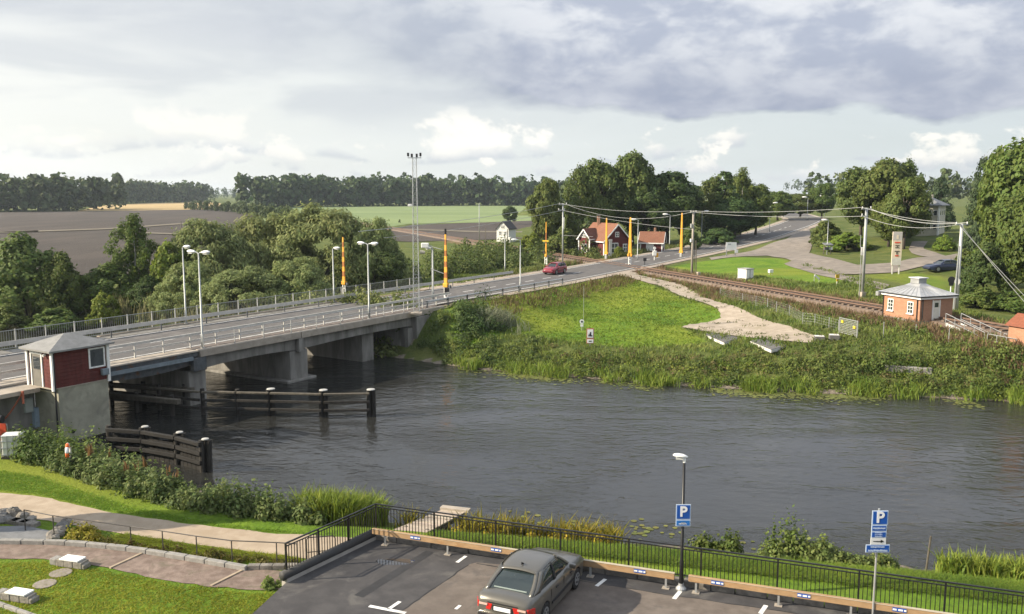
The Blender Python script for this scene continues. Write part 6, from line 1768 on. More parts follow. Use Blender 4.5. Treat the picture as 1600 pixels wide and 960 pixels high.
# two stone benches
BST = material('bench_stone', (.26, .24, .205), .95, .3, 5, .02, 14, dirt=(.16, .15, .12))
def bench(px, py, rz, label):
    q = Pg(px, py); t = thing('stone_bench', label, 'bench', tuple(q), rz, 'stone benches with white tops')
    rb_ = random.Random(int(px))
    for k in range(3): MB().box((-.55 + .55 * k, 0, .2), (.53, .55 + rb_.uniform(-.04, .04), .4 + rb_.uniform(-.03, .0))).build('base_stone', BST, t, bevel=.04)
    MB().box((-1.05, .05, .18), (.4, .5, .36)).build('end_stone', GRAN, t, bevel=.05)
    MB().box((.05, 0, .445), (1.15, .62, .08)).build('seat_slab', WHITE, t, bevel=.012)
    MB().box((.78, .0, .15), (.4, .5, .28)).build('end_stone', BST, t, bevel=.06)
    t.scale = (.64, .64, .62)
bench(113, 885, R(-16), 'stone bench with white slab top at the edge of the pink gravel')
bench(30, 938, R(-16), 'stone bench with white slab top on the lawn at the bottom left')
for k, (x, y) in enumerate(((95, 896), (70, 913))):
    q = Pg(x, y, .0); tag(MB().lathe((q[0], q[1], GZ - .02), [(.34, 0), (.35, .04), (.33, .05)], 18).build('stepping_stone', material('stepping_grey', (.25, .22, .19), .95, .2, 5, .004, 30)), ['upper round stepping stone in the lawn near the benches', 'lower round stepping stone in the lawn near the benches'][k], 'stepping stone', 'stepping stones')
# lifebuoy post
g = G(112, 738); lb = thing('lifebuoy_stand', 'orange and white lifebuoy hanging on a post in the bank weeds', 'lifebuoy', tuple(g), R(-70))
MB().tube([(0, 0, 0), (0, 0, 1.1)], .04, 6).build('post', WHITE, lb)
ORG = material('buoy_orange', (.75, .13, .02), .5, .08, 3)
for k in range(8):
    a0, a1 = 2 * math.pi * k / 8, 2 * math.pi * (k + 1) / 8
    MB().tube([(.30 * math.cos(a0 + (a1 - a0) * i / 4), -.1, .92 + .30 * math.sin(a0 + (a1 - a0) * i / 4)) for i in range(5)], .075, 8).build('ring_section', ORG if k % 2 else WSIGN, lb, smooth=True)
# jetty
jt = thing('wooden_jetty', 'short weathered wooden jetty reaching into the river beyond the railing', 'jetty')
JZ = .98
fl, fr, nr, nl_ = P(694, 795, JZ), P(729, 799, JZ), P(640, 846, JZ), P(590, 838, JZ)
n = 26
JW = material('jetty_boards', (.40, .335, .265), .9, .15, 8, .004, 40, stretch=(1, 1, 1), objrand=.12)
for k in range(n):
    f0, f1 = k / n, (k + .92) / n
    a, b, c, d = nl_ + (fl - nl_) * f0, nl_ + (fl - nl_) * f1, nr + (fr - nr) * f1, nr + (fr - nr) * f0
    MB().prism([a[:2], d[:2], c[:2], b[:2]], JZ - .05, JZ + rr.uniform(-.006, .006)).build('plank', JW, jt)
for A, B in ((nl_, fl), (nr, fr)):
    o_ = (nr - nl_) / np.linalg.norm(nr - nl_) * (.15 if A is nl_ else -.15)
    MB().bar(A + o_ - np.array((0, 0, .16)), B + o_ - np.array((0, 0, .16)), .14, .2).build('bearer', TIMBER_GREY, jt)
    for f in (.35, .7, .97):
        q = A + (B - A) * f + o_; MB().tube([(q[0], q[1], -1.3), (q[0], q[1], JZ + (.0 if f < .9 else -.06))], .09, 8).build('pile', TIMBER_GREY, jt)
MB().box(tuple((fl + fr) / 2 + np.array((0, 0, .04))), (1.2, .3, .10), math.atan2(fr[1] - fl[1], fr[0] - fl[0])).build('end_board', CONC_PALE, jt)
a = P(1443, 897, 0.0); hh = h_of(a, 838)
tag(MB().tube([a - np.array((0, 0, 1)), a + np.array((.18, 0, hh))], .035, 6).build('mooring_stake', TIMBER_GREY), 'thin leaning stake in the water right of the parking sign', 'stake')
# ================================================================== vegetation
def leaf_mat(name, col, col2, transl=.40, island=.28, objrand=.10):
    return material(name, col, .65, .2, .35, col2=col2, transl=transl, island=island, objrand=objrand, spec=.25, coords='Object')
L_WILLOW = leaf_mat('willow_leaf', (0.225, 0.275, 0.095), (0.325, 0.360, 0.150))
L_BROAD = leaf_mat('broad_leaf', (0.105, 0.160, 0.034), (0.180, 0.225, 0.054))
L_DARK = leaf_mat('dark_leaf', (0.070, 0.118, 0.034), (0.122, 0.172, 0.046))
L_LIGHT = leaf_mat('light_leaf', (0.150, 0.215, 0.028), (0.230, 0.285, 0.045))
L_OLIVE = leaf_mat('olive_leaf', (0.118, 0.168, 0.042), (0.195, 0.240, 0.066))
L_SPRUCE = leaf_mat('spruce_needle', (0.045, 0.075, 0.030), (0.075, 0.105, 0.042), transl=.15)
BARK = material('bark', (0.085, 0.070, 0.055), .95, .3, 4, .02, 10, stretch=(1, 1, .3))
BARK_W = material('birch_bark', (0.38, 0.37, 0.34), .9, .2, 5, dirt=(.10, .095, .085))

def quads(pts, nrm, sx, sy, r, down=0.0):
    """one quad per point; nrm gives the facing, sx/sy half sizes, down lets the long axis hang"""
    n = len(pts)
    t = r.normal(size=(n, 3)); t[:, 2] -= down * 3
    t -= nrm * (t * nrm).sum(1)[:, None]; t /= np.linalg.norm(t, axis=1)[:, None] + 1e-9
    b = np.cross(nrm, t)
    sx = np.broadcast_to(sx, n)[:, None]; sy = np.broadcast_to(sy, n)[:, None]
    V = np.stack([pts - t * sy, pts + b * sx, pts + t * sy, pts - b * sx], 1).reshape(-1, 3)
    F = np.arange(4 * n).reshape(n, 4)
    return V, F
def unit(a): return a / (np.linalg.norm(a, axis=-1, keepdims=True) + 1e-9)
def lobes_points(lobes, n, r, shell=(.35, 1.10), gap=.0):
    lobes = np.array(lobes); w = lobes[:, 3] * lobes[:, 4] + lobes[:, 4] * lobes[:, 5]; w /= w.sum()
    k = r.choice(len(lobes), size=int(n * 1.6), p=w)
    d = unit(r.normal(size=(len(k), 3))); rad = shell[0] + (shell[1] - shell[0]) * r.random(len(k)) ** .55
    p = lobes[k, :3] + d * lobes[k, 3:6] * rad[:, None]
    inside = np.zeros(len(p), bool)
    for L in lobes:
        q = (p - L[:3]) / L[3:6]; inside |= (q * q).sum(1) < .16
    keep = ~inside
    if gap:
        f = np.sin(p[:, 0] * 31 + 3 * np.sin(p[:, 1] * 17)) * np.sin(p[:, 1] * 27 + 2) * np.sin(p[:, 2] * 29 + 1)
        keep &= (f > -gap) | (r.random(len(p)) < .35)
    p, d = p[keep][:n], d[keep][:n]
    return p, d
def crown_mesh(name, kind, seed, n, leaf, mat):
    r = np.random.default_rng(seed); lobes = []
    if kind == 'broad':
        for i in range(80):
            a = r.uniform(0, 2 * np.pi); z = r.uniform(-1, 1); q = np.sqrt(max(0, 1 - z * z)) * r.uniform(.5, 1)
            s = r.uniform(.05, .125); lobes.append((.37 * q * np.cos(a), .33 * q * np.sin(a),   .57 + .34 * z, s, s, s * .85))
        for i in range(5): s = r.uniform(.06, .09); lobes.append((r.uniform(-.2, .2), r.uniform(-.2, .2), .90 + r.uniform(-.05, .04), s, s, s))
    elif kind == 'willow':
        for i in range(110):
            a = r.uniform(0, 2 * np.pi); q = np.sqrt(r.random()); z = (1 - q ** 2.2) * .72 + .17 - r.uniform(0, .18)
            s = r.uniform(.04, .095); lobes.append((.47 * q * np.cos(a), .44 * q * np.sin(a), max(z, .10), s, s, s * 1.35))
    elif kind == 'birch':
        for i in range(90):
            z = r.uniform(.06, .97); wmax = .30 * np.sin(np.pi * min(1, max(.02, z - .03) / .97) ** .8) + .04
            a = r.uniform(0, 2 * np.pi); q = r.uniform(.2, 1); s = r.uniform(.035, .075)
            lobes.append((wmax * q * np.cos(a), wmax * q * np.sin(a), z, s, s, s * 1.4))
    elif kind == 'spruce':
        for i in range(70):
            z = r.uniform(.08, .97); w_ = .26 * (1 - z) ** .85 + .015; a = r.uniform(0, 2 * np.pi); s = .03 + .075 * (1 - z)
            lobes.append((w_ * np.cos(a), w_ * np.sin(a), z, s * 1.3, s * 1.3, s * .55))
    elif kind == 'bush':
        for i in range(70):
            a = r.uniform(0, 2 * np.pi); q = np.sqrt(r.random()); z = (1 - q ** 2) * .66 * r.uniform(.7, 1.1) + .14; s = r.uniform(.06, .125)
            lobes.append((.44 * q * np.cos(a), .40 * q * np.sin(a), z, s, s, s * .9))
    p, d = lobes_points(lobes, n, r, gap=.35 if kind in ('broad', 'birch') else .5)
    # stray sprigs beyond the lobes for a ragged outline
    m = len(p) // 12; k = r.choice(len(p), m); p[k] += d[k] * r.uniform(.01, .05, (m, 1))
    cd = unit((p - np.array((0, 0, .45))) * np.array((1, 1, .7))); nr = unit(d * .7 + cd * .6 + r.normal(size=p.shape) * .50 + np.array((0, 0, .15)))
    s = leaf * r.uniform(.55, 1.25, len(p))
    if kind == 'willow': V, F = quads(p, nr, s * .42, s * 1.5, r, .9)
    elif kind == 'birch': V, F = quads(p, nr, s * .7, s * 1.1, r, .5)
    else: V, F = quads(p, nr, s * .8, s, r)
    return np_mesh(name, V, F, mat), lobes
def trunk_mesh(name, kind, lobes, seed, mat):
    r = random.Random(seed); m = MB(); rad = {'broad': .026, 'willow': .03, 'birch': .014, 'spruce': .016, 'bush': .008}[kind]
    if kind in ('bush', 'willow'):
        ns = 5 if kind == 'willow' else 7
        for k in range(ns):
            L = lobes[r.randrange(len(lobes))]; a = (r.uniform(-.03, .03), r.uniform(-.03, .03), -.02)
            m.tube([a, (L[0] * .35, L[1] * .35, L[2] * .4), (L[0] * .8, L[1] * .8, L[2] * .85)], [rad, rad * .7, rad * .25], 6)
    else:
        topz = {'broad': .75, 'birch': .95, 'spruce': .97}[kind]
        pts = [(r.uniform(-.01, .01) * i, r.uniform(-.01, .01) * i, -.02 + (topz + .02) * i / 5) for i in range(6)]
        m.tube(pts, [rad * 1.25] + [rad * (1 - .16 * i) for i in range(1, 6)], 8)
        for k in range(9 if kind != 'spruce' else 4):
            L = lobes[r.randrange(len(lobes))]; z0 = max(.15, L[2] - .22)
            m.tube([(0, 0, z0), (L[0] * .5, L[1] * .5, (z0 + L[2]) / 2), (L[0], L[1], L[2])], [rad * .5, rad * .35, rad * .12], 5)
    return m.mesh(name, mat, smooth=True)
PROTO = {}
def proto(key, kind, seed, n, leaf, mat, bark=None):
    c, lobes = crown_mesh('crown', kind, seed, n, leaf, mat)
    PROTO[key] = (trunk_mesh('trunk', kind, lobes, seed, bark or BARK), c)
proto('broad1', 'broad', 1, 18700, 0.0198, L_BROAD); proto('broad2', 'broad', 2, 18700, 0.0198, L_BROAD); proto('dark1', 'broad', 3, 18700, 0.0198, L_DARK); proto('dark2', 'broad', 4, 17000, 0.0205, L_DARK)
proto('olive1', 'broad', 5, 18700, 0.0182, L_OLIVE); proto('olive2', 'broad', 6, 18700, 0.0198, L_OLIVE); proto('light1', 'broad', 7, 15300, 0.0205, L_LIGHT)
proto('willow1', 'willow', 8, 25500, 0.0160, L_WILLOW); proto('willow2', 'willow', 9, 25500, 0.0160, L_WILLOW); proto('willow3', 'willow', 18, 25500, 0.0160, L_WILLOW)
proto('birch1', 'birch', 10, 11050, 0.0152, L_BROAD, BARK_W); proto('birch2', 'birch', 11, 11050, 0.0152, L_OLIVE, BARK_W)
proto('spruce1', 'spruce', 12, 11050, 0.0152, L_SPRUCE); proto('spruce2', 'spruce', 13, 11050, 0.0152, L_DARK)
proto('full1', 'bush', 21, 17000, .021, L_BROAD); proto('full2', 'bush', 22, 17000, .021, L_DARK); proto('full3', 'bush', 23, 17000, .021, L_OLIVE)
proto('bush1', 'bush', 14, 6750, 0.0336, L_BROAD); proto('bush2', 'bush', 15, 6750, 0.0336, L_LIGHT); proto('bush3', 'bush', 16, 6750, 0.0336, L_OLIVE); proto('bush4', 'bush', 17, 6750, 0.0336, L_DARK)
CROWNW = {'broad': .86, 'willow': 1.02, 'birch': .62, 'spruce': .56, 'bush': 1.0, 'dark': .86, 'olive': .86, 'light': .86, 'full': 1.0}
rt_ = random.Random(31)
def tree(key, px, by, ty, wpx, label, name=None, group=None, base=None):
    g = G(px, by) if base is None else base
    h = h_of(g, ty); k = depth_at(g) / FPX
    kk = key.rstrip('0123456789'); w = wpx * k / CROWNW[kk]
    nm = name or ({'bush': 'bush', 'spruce': 'spruce_tree', 'birch': 'birch_tree', 'willow': 'willow_tree'}.get(kk, 'leafy_tree'))
    t = thing(nm, label, 'bush' if nm == 'bush' else 'tree', (g[0], g[1], g[2] - .05), rt_.uniform(0, 6.28), group)
    tm, cm = PROTO[key]
    for n_, me in (('trunk', tm), ('crown', cm)):
        o = mesh_obj(n_, me, t)
    t.scale = (w, w * rt_.uniform(.9, 1.1), h)
    return t
LT = 'trees behind the bridge on the left'
tree('full3', 45, 500, 350, 165, 'large rounded tree at the left edge behind the bridge', group=LT)
tree('full1', 100, 502, 384, 95, 'dark round tree on the right flank of the big left-edge tree', group=LT)
tree('birch1', 213, 470, 339, 78, 'tall narrow birch standing alone before the ploughed field', group=LT)
tree('full1', 172, 488, 402, 118, 'dark low tree between the left-edge trees and the tall birch', group=LT)
tree('bush2', 166, 510, 447, 54, 'bright green rounded bush behind the far bridge railing', group=LT)
tree('full2', 235, 490, 425, 80, 'dark bush-like tree under the tall lone birch', group=LT)
tree('bush3', 12, 515, 470, 70, 'yellowish bush behind the bridge at the left edge', group=LT)
tree('bush1', 88, 518, 478, 80, 'green bush behind the bridge below the left-edge trees', group=LT)
WT = 'willows behind the bridge'
tree('bush2', 272, 470, 362, 84, 'bright green tree at the left end of the willow row', name='leafy_tree', group=WT)
tree('willow1', 330, 464, 330, 185, 'broad grey-green willow left in the row behind the bridge', group=WT)
tree('willow2', 418, 458, 326, 195, 'broad grey-green willow in the middle of the row behind the bridge', group=WT)
tree('willow3', 503, 452, 310, 205, 'tallest grey-green willow near the right end of the row', group=WT)
tree('willow1', 580, 448, 330, 140, 'darker willow at the right end of the row beside the mast', group=WT)
tree('willow2', 300, 485, 405, 130, 'low willow in front of the bright green tree behind the railing', group=WT)
tree('willow3', 385, 482, 412, 160, 'low willow in front of the middle willow behind the railing', group=WT)
tree('willow1', 465, 474, 395, 130, 'dark low tree in the shade under the tallest willow', group=WT)
tree('dark2', 610, 452, 392, 60, 'dark low tree between the lattice mast and the willows', group=WT)
MT = 'trees around the red house'
tree('olive2', 853, 392, 279, 62, 'single rounded tree left of the tall group behind the thin grey pole', group=MT)
tree('birch2', 905, 388, 262, 70, 'slender birch at the left of the tall group', group=MT)
tree('olive1', 938, 384, 250, 95, 'tall olive-green tree behind the red house', group=MT)
tree('olive2', 988, 384, 238, 95, 'tallest tree in the group behind the crossing', group=MT)
tree('dark1', 1042, 382, 265, 120, 'dark round tree right of the tallest tree in the group', group=MT)
tree('dark2', 1010, 386, 300, 90, 'dark lower tree filling the gap behind the outbuilding', group=MT)
tree('broad1', 1066, 380, 298, 44, 'small light tree before the dark round tree', group=MT)
tree('birch2', 1112, 372, 280, 62, 'birch left of the pointed conifer beside the road', group=MT)
tree('spruce2', 1131, 372, 264, 60, 'pointed conifer left of the climbing road', group=MT)
tree('birch1', 1157, 368, 266, 52, 'slim birch right of the pointed conifer', group=MT)
tree('broad2', 1180, 368, 286, 66, 'broadleaf tree right of the slim birch by the road', group=MT)
tree('dark2', 1148, 374, 310, 80, 'dark thicket tree at the roadside below the birches', group=MT)
tree('bush1', 1078, 390, 350, 44, 'trimmed green bush beside the right orange pole', group=MT)
tree('bush4', 1122, 382, 352, 60, 'dark hedge bush along the far side of the road', group=MT)
tree('bush3', 1017, 392, 372, 30, 'small bush in front of the outbuilding door', group=MT)
tree('bush2', 967, 402, 382, 22, 'small yellow-green bush right of the red house', group=MT)
tree('broad2', 1215, 345, 298, 60, 'distant tree left of the two lamps on the rise', group=MT)
tree('olive1', 1250, 342, 303, 62, 'rounded tree behind the two lamps on the rise', group=MT)
tree('broad1', 1284, 342, 286, 46, 'taller narrow tree behind the right lamp on the rise', group=MT)
tree('bush2', 830, 398, 358, 44, 'yellow-green tree right of the white house', name='leafy_tree', group=MT)
tree('dark2', 797, 352, 322, 26, 'small dark tree far behind the white house', group=MT)
tree('bush1', 880, 398, 352, 60, 'green bush left of the red house', group=MT)
RT_ = 'trees on the right hill'
tree('olive1', 1345, 372, 262, 100, 'broad tree at the left of the right hill group', group=RT_)
tree('olive2', 1385, 376, 248, 110, 'tall broad tree in the middle of the right hill group', group=RT_)
tree('birch2', 1414, 372, 252, 54, 'feathery tree at the top right of the hill group', group=RT_)
tree('olive1', 1412, 390, 278, 76, 'roadside tree with bare trunk before the villa', group=RT_)
tree('broad1', 1388, 386, 310, 70, 'lower tree behind the tall narrow sign board', group=RT_)
tree('bush2', 1322, 392, 358, 76, 'bright yellow-green bush behind the letterboxes', group=RT_)
tree('bush3', 1290, 386, 340, 56, 'olive bush at the corner of the side road', group=RT_)
tree('bush2', 1476, 392, 362, 36, 'light bush in front of the villa', group=RT_)
tree('spruce1', 1466, 362, 270, 36, 'spruce behind the villa roof', group=RT_)
tree('spruce1', 1526, 405, 236, 46, 'tall pointed spruce right of the villa', group=RT_)
tree('broad2', 1562, 415, 226, 92, 'tall tree behind the spruce on the right', group=RT_)
tree('broad1', 1600, 425, 214, 150, 'tallest tree at the right edge', group=RT_)
tree('full1', 1574, 452, 290, 130, 'large dark tree in front at the right edge', group=RT_)
tree('broad2', 1612, 470, 300, 130, 'dark leafy tree cut off by the right edge above the track', group=RT_)
tree('full2', 1536, 462, 370, 80, 'dark low tree behind the bright steel pole', group=RT_)
tree('bush1', 1530, 482, 445, 66, 'green bush behind the track right of the bright steel pole', group=RT_)
tree('bush1', 1585, 488, 452, 80, 'green bush behind the track at the right edge', group=RT_)
tree('bush3', 1508, 420, 385, 40, 'olive bush right of the dark blue car', group=RT_)

# ---------------- far woods (each reads as one mass)
L_FAR = leaf_mat('far_leaf', (0.062, 0.100, 0.034), (0.105, 0.140, 0.048), transl=.3, island=.35)
def wood(name, label, line, rows, spacing, hgt, seed, nq=230, dy=14):
    r = np.random.default_rng(seed); VV = []; FF = []; o_ = 0
    line = np.array(line); d = np.r_[0, np.cumsum(np.linalg.norm(np.diff(line[:, :2], axis=0), axis=1))]
    nrm = np.array([0, 1.0])
    for row in range(rows):
        s_ = r.uniform(0, spacing)
        while s_ < d[-1]:
            c = np.array([np.interp(s_, d, line[:, 0]), np.interp(s_, d, line[:, 1]) + row * dy + r.uniform(-4, 4), 0])
            c[2] = 3.0 if c[0] < 150 else 8.0
            c[2] = float(np.interp(s_, d, line[:, 2]))
            h = hgt * r.uniform(.75, 1.15) + row * .8; w = h * r.uniform(.30, .42)
            q = nq if row == 0 else nq // 2
            lob = np.array([(r.uniform(-.5, .5), r.uniform(-.5, .5), r.uniform(.22, .86), .5, .5, .22) for _ in range(7)] + [(0, 0, .78, .55, .55, .22), (0, 0, .15, .95, .8, .17), (0, 0, .34, .85, .8, .2)])
            k = r.choice(len(lob), q); dd = unit(r.normal(size=(q, 3))); dd[:, 2] = np.abs(dd[:, 2]) * np.where(r.random(q) < .75, 1, -1)
            p = lob[k, :3] + dd * lob[k, 3:6] * r.uniform(.8, 1.05, (q, 1))
            p = p * np.array((w, w, h)); p[:, 2] = np.maximum(p[:, 2], .3)
            nr = unit(dd + r.normal(size=dd.shape) * .45)
            V, F = quads(p + c, nr, h * .085 * r.uniform(.6, 1.2, q), h * .085, r)
            VV.append(V); FF.append(F + o_); o_ += len(V)
            s_ += spacing * r.uniform(.6, 1.4)
    o = mesh_obj(name, np_mesh(name, np.vstack(VV), np.vstack(FF), L_FAR))
    return tag(o, label, 'wood', kind='stuff')
wood('far_wood', 'dark wood edge beyond the ploughed field on the left', [P(-330, 334, 3), P(60, 331, 3), P(140, 329, 3)], 4, 7.5, 17, 1)
wood('far_wood', 'lower wood behind the stubble field', [P(120, 320.5, 3), P(240, 317.5, 3), P(318, 316, 3)], 3, 9, 17, 2)
wood('far_wood', 'long dark wood behind the green field', [P(385, 325.5, 3), P(500, 323.5, 3), P(660, 322, 3), P(900, 321.5, 3)], 4, 7.5, 19.5, 3)
wood('far_wood', 'thin far tree line between the two left woods', [P(290, 311, 3), P(360, 311, 3), P(480, 311, 3)], 2, 14, 15, 4, 90)
_fr = [(-300, 2300, 5), (500, 2200, 8), (900, 1900, 12), (1600, 1700, 12)]
wood('far_wood', 'distant bluish wooded ridge on the horizon at the right', [(500, 1600, 14), (760, 1500, 15), (1300, 1300, 15)], 3, 16, 20, 5, 70, 40)
wood('far_wood', 'distant bluish wooded ridge on the horizon at the left', [(-2400, 2100, 4), (-900, 2300, 4), (-200, 2300, 4)], 2, 22, 20, 6, 60, 40)
wood('far_wood', 'hedgerow of low trees along the lane beyond the willows', [P(285, 327, 3), P(370, 333, 3), P(430, 345, 3), P(455, 362, 3)], 2, 7, 4.5, 7, 170, 6)
wood('far_wood', 'low hedge and bushes along the ploughed plot edge', [P(560, 349.5, 3), P(640, 350, 3)], 1, 4, 1.6, 8, 90, 3)
wood('far_wood', 'mid distance trees beyond the road on the right', [(150, 420, 8.4), (240, 400, 9.2), (330, 380, 9.4)], 3, 9, 13, 9, 150, 18)
wood('far_wood', 'trees behind the red house closing the view', [P(880, 352, 3.3), P(960, 352, 3.5), P(1060, 350, 4), P(1180, 343, 6)], 3, 6.5, 11, 10, 300, 9)

# ---------------- bank plants, scrub and grasses
GPOLY = [p[:2] for p in GP_L] + [p[:2] for p in GP_R[::-1]]
def off_path(C):
    C = np.asarray(C); J = globals().get('JPOLY')
    if J is not None: C = C[~(in_poly(C[:, 0], C[:, 1], J) | in_poly(C[:, 0], C[:, 1] + .5, J))]
    return C[~(in_poly(C[:, 0], C[:, 1], GPOLY) | in_poly(C[:, 0] + .25, C[:, 1] - .45, GPOLY) | in_poly(C[:, 0] + .1, C[:, 1] - .9, GPOLY))]
def clumps(name, label, centres, n_leaf, rad, hgt, leaf, mat, seed, upright=.3, cat='vegetation', aspect=1.0):
    r = np.random.default_rng(seed); C = off_path(centres); m = len(C)
    R_ = rad * r.uniform(.6, 1.4, m); Hh = hgt * r.uniform(.5, 1.35, m) * (.9 + .35 * np.sin(C[:, 0] * 1.7 + seed) * np.sin(C[:, 1] * 1.3 + 1))
    idx = np.repeat(np.arange(m), n_leaf); N = len(idx)
    d = unit(r.normal(size=(N, 3))); d[:, 2] = np.abs(d[:, 2]); q = r.uniform(.45, 1.0, N)[:, None]
    p = d * q; p = C[idx] + np.stack([p[:, 0] * R_[idx], p[:, 1] * R_[idx], p[:, 2] * Hh[idx]], 1)
    nr = unit(d * 1.3 + r.normal(size=d.shape) * .45)
    s_ = leaf * r.uniform(.5, 1.3, N)
    V, F = quads(p, nr, s_ * .7 / aspect ** .5, s_ * aspect ** .5, r, -upright)
    return tag(mesh_obj(name, np_mesh(name, V, F, mat)), label, cat, kind='stuff')
def blades(name, label, pos, hgt, width, mat, seed, lean=.25, per=1, spread=.1, cat='vegetation', bend=.3):
    r = np.random.default_rng(seed); C = np.repeat(off_path(pos), per, 0); N = len(C)
    C = C + np.concatenate([r.normal(0, spread, (N, 2)), np.zeros((N, 1))], 1)
    h = hgt * r.uniform(.5, 1.3, N); a = r.uniform(0, 2 * np.pi, N); l = lean * r.normal(size=(N, 2)) * h[:, None]
    s_ = np.stack([np.cos(a), np.sin(a), np.zeros(N)], 1) * (width * r.uniform(.6, 1.3, N))[:, None]
    mid = C + np.concatenate([l * .4, (h * .6)[:, None]], 1); tip = C + np.concatenate([l * (1 + bend), (h)[:, None]], 1)
    V = np.stack([C - s_, C + s_, mid + s_ * .9, tip + s_ * .12, tip - s_ * .12, mid - s_ * .9], 1).reshape(-1, 3)
    b = np.arange(N)[:, None] * 6
    F = np.concatenate([b + np.array([[0, 1, 2, 5]]), b + np.array([[5, 2, 3, 4]])], 0)
    return tag(mesh_obj(name, np_mesh(name, V, F, mat)), label, cat, kind='stuff')
def on_ground(x, y, dz=0.0): return np.stack([x, y, np.maximum(hz(x, y), -.3) + dz], 1)
rv = np.random.default_rng(77)
W_LEAF = leaf_mat('weed_leaf', (0.110, 0.165, 0.034), (0.215, 0.260, 0.066))
W_DARK = leaf_mat('weed_leaf_dark', (0.062, 0.100, 0.026), (0.120, 0.160, 0.044))
REED = leaf_mat('reed_blade', (0.160, 0.225, 0.030), (0.270, 0.320, 0.058))
DRYG = leaf_mat('dry_grass', (0.190, 0.125, 0.070), (0.260, 0.200, 0.105))
BROWNG = leaf_mat('seed_heads', (0.150, 0.115, 0.050), (0.200, 0.165, 0.075))
GRASSB = leaf_mat('grass_blade', (0.130, 0.225, 0.024), (0.215, 0.300, 0.036), transl=.4)
YELL = leaf_mat('yellow_bloom', (0.36, 0.29, 0.02), (0.48, 0.38, 0.04))
def bank_pts(n, x0, x1, d0, d1, far=True, dz=0.0, power=1.0):
    x = rv.uniform(x0, x1, n); d = d0 + (d1 - d0) * rv.random(n) ** power
    y = yf(x) + d / .93 if far else yn(x) - d / .93
    return on_ground(x, y, dz)
# far bank
q = bank_pts(1500, -5, 42, -.8, .8); q = q[np.sin(q[:, 0] * .8) + np.sin(q[:, 0] * 1.9 + 1) + rv.normal(0, .6, len(q)) > .3]
blades('bank_reeds', 'bright reeds along the far waterline', q[::2], .62, .03, REED, 1, .3, 10, .22)
blades('bank_reeds', 'tall reeds in tufts along the far waterline', q[1::5], .95, .028, REED, 51, .25, 10, .2)
clumps('bank_weeds', 'dense leafy weeds on the far river bank', bank_pts(520, -6, 42, .2, 4.0), 46, .45, .50, .075, W_LEAF, 2)
clumps('bank_weeds', 'dark leafy weeds between the reeds on the far bank', bank_pts(80, -6, 42, .2, 3.0), 60, .5, .62, .08, W_DARK, 3)
clumps('bank_weeds', 'olive scrub on the slope below the brick building', bank_pts(620, 17, 44, 3.0, 11.5), 34, .42, .26, .065, leaf_mat('scrub_olive', (.165, .190, .050), (.270, .255, .090)), 4)
clumps('bank_weeds', 'tall bushes on the bank at the right edge', bank_pts(80, 20, 44, .4, 4.0), 150, .85, 1.05, .09, W_LEAF, 5)
x = rv.normal(0, 1, 70); y = rv.normal(0, 1, 70)
q1 = on_ground(np.array(bp(3, -2))[0] + np.abs(x) * 2.0, np.array(bp(3, -2))[1] + y * 2.2)
clumps('bank_scrub', 'dark scrub around the far bridge abutment', q1, 130, .9, 1.1, .10, W_DARK, 6)
q2 = bank_pts(46, -8, 2, .8, 5.0)
clumps('bank_scrub', 'dark scrub on the embankment right of the bridge', q2, 110, .6, .7, .09, W_DARK, 7)
blades('bank_reeds', 'silvery tall grass on the bank right of the bridge', on_ground(rv.normal(-1.2, .8, 60), rv.normal(76, .8, 60)), 1.1, .03, leaf_mat('silver_grass', (.22, .24, .15), (.30, .31, .20)), 8, .35, 12, .2)
clumps('bank_weeds', 'yellow-green weeds in patches along the far bank', bank_pts(300, -4, 42, -.1, 3.4), 46, .45, .55, .07, leaf_mat('weed_yellow', (.175, .225, .030), (.280, .310, .060)), 31)
clumps('bank_weeds', 'brownish seeding weeds in patches on the far bank', bank_pts(150, 2, 42, 1.2, 4.6), 46, .5, .5, .06, leaf_mat('weed_brown', (.16, .135, .055), (.24, .20, .09)), 32)
# behind the bridge
clumps('bank_scrub', 'waterside scrub behind the bridge', bank_pts(260, -70, -9, -.2, 7), 130, 1.3, 1.7, .15, leaf_mat('scrub_light', (.115, .150, .038), (.215, .235, .080)), 9)
blades('bank_reeds', 'pale reeds behind the far bridge railing', bank_pts(260, -70, -12, -.8, 2.0), 2.4, .05, leaf_mat('pale_reed', (.20, .20, .09), (.28, .27, .13)), 10, .15, 10, .3)
# scrub between the lay-by and the houses
sx = []; 
for px_, py_, k in [(700, 432, 12), (720, 426, 12), (742, 420, 12), (765, 416, 14), (735, 408, 10), (760, 400, 12), (785, 412, 12), (800, 402, 10), (820, 410, 10), (840, 404, 8), (700, 415, 8), (680, 424, 8), (815, 395, 8), (780, 392, 8), (740, 396, 6), (862, 402, 6), (890, 402, 5), (915, 403, 4)]:
    g = G(px_, py_); sx.append(on_ground(g[0] + rv.normal(0, 2.2, k), g[1] + rv.normal(0, 3.5, k)))
sx = np.vstack(sx); rdm, _ = dist_line(sx[:, 0], sx[:, 1], ROADC); rl2, _ = dist_line(sx[:, 0], sx[:, 1], RAILC); sx = sx[(rdm > 8.2) & (rl2 > 3.2)]
clumps('roadside_scrub', 'overgrown green scrub between the road and the white house', sx, 190, 1.7, 2.5, .20, leaf_mat('scrub_green', (.092, .128, .032), (.180, .205, .060)), 11)
rs_ = []
for s in np.arange(100, 160, .6):
    p = roadpt(s, 6.3 + rv.uniform(-.6, .8)); rs_.append(p)
rs_ = np.array(rs_); dd2, _ = dist_line(rs_[:, 0], rs_[:, 1], RAILC); rs_ = rs_[dd2 > 4]
blades('verge_grass', 'tall grass along the far verge of the road', on_ground(rs_[:, 0], rs_[:, 1]), .7, .05, leaf_mat('verge_blade', (.120, .140, .035), (.190, .190, .060)), 12, .25, 14, .4)
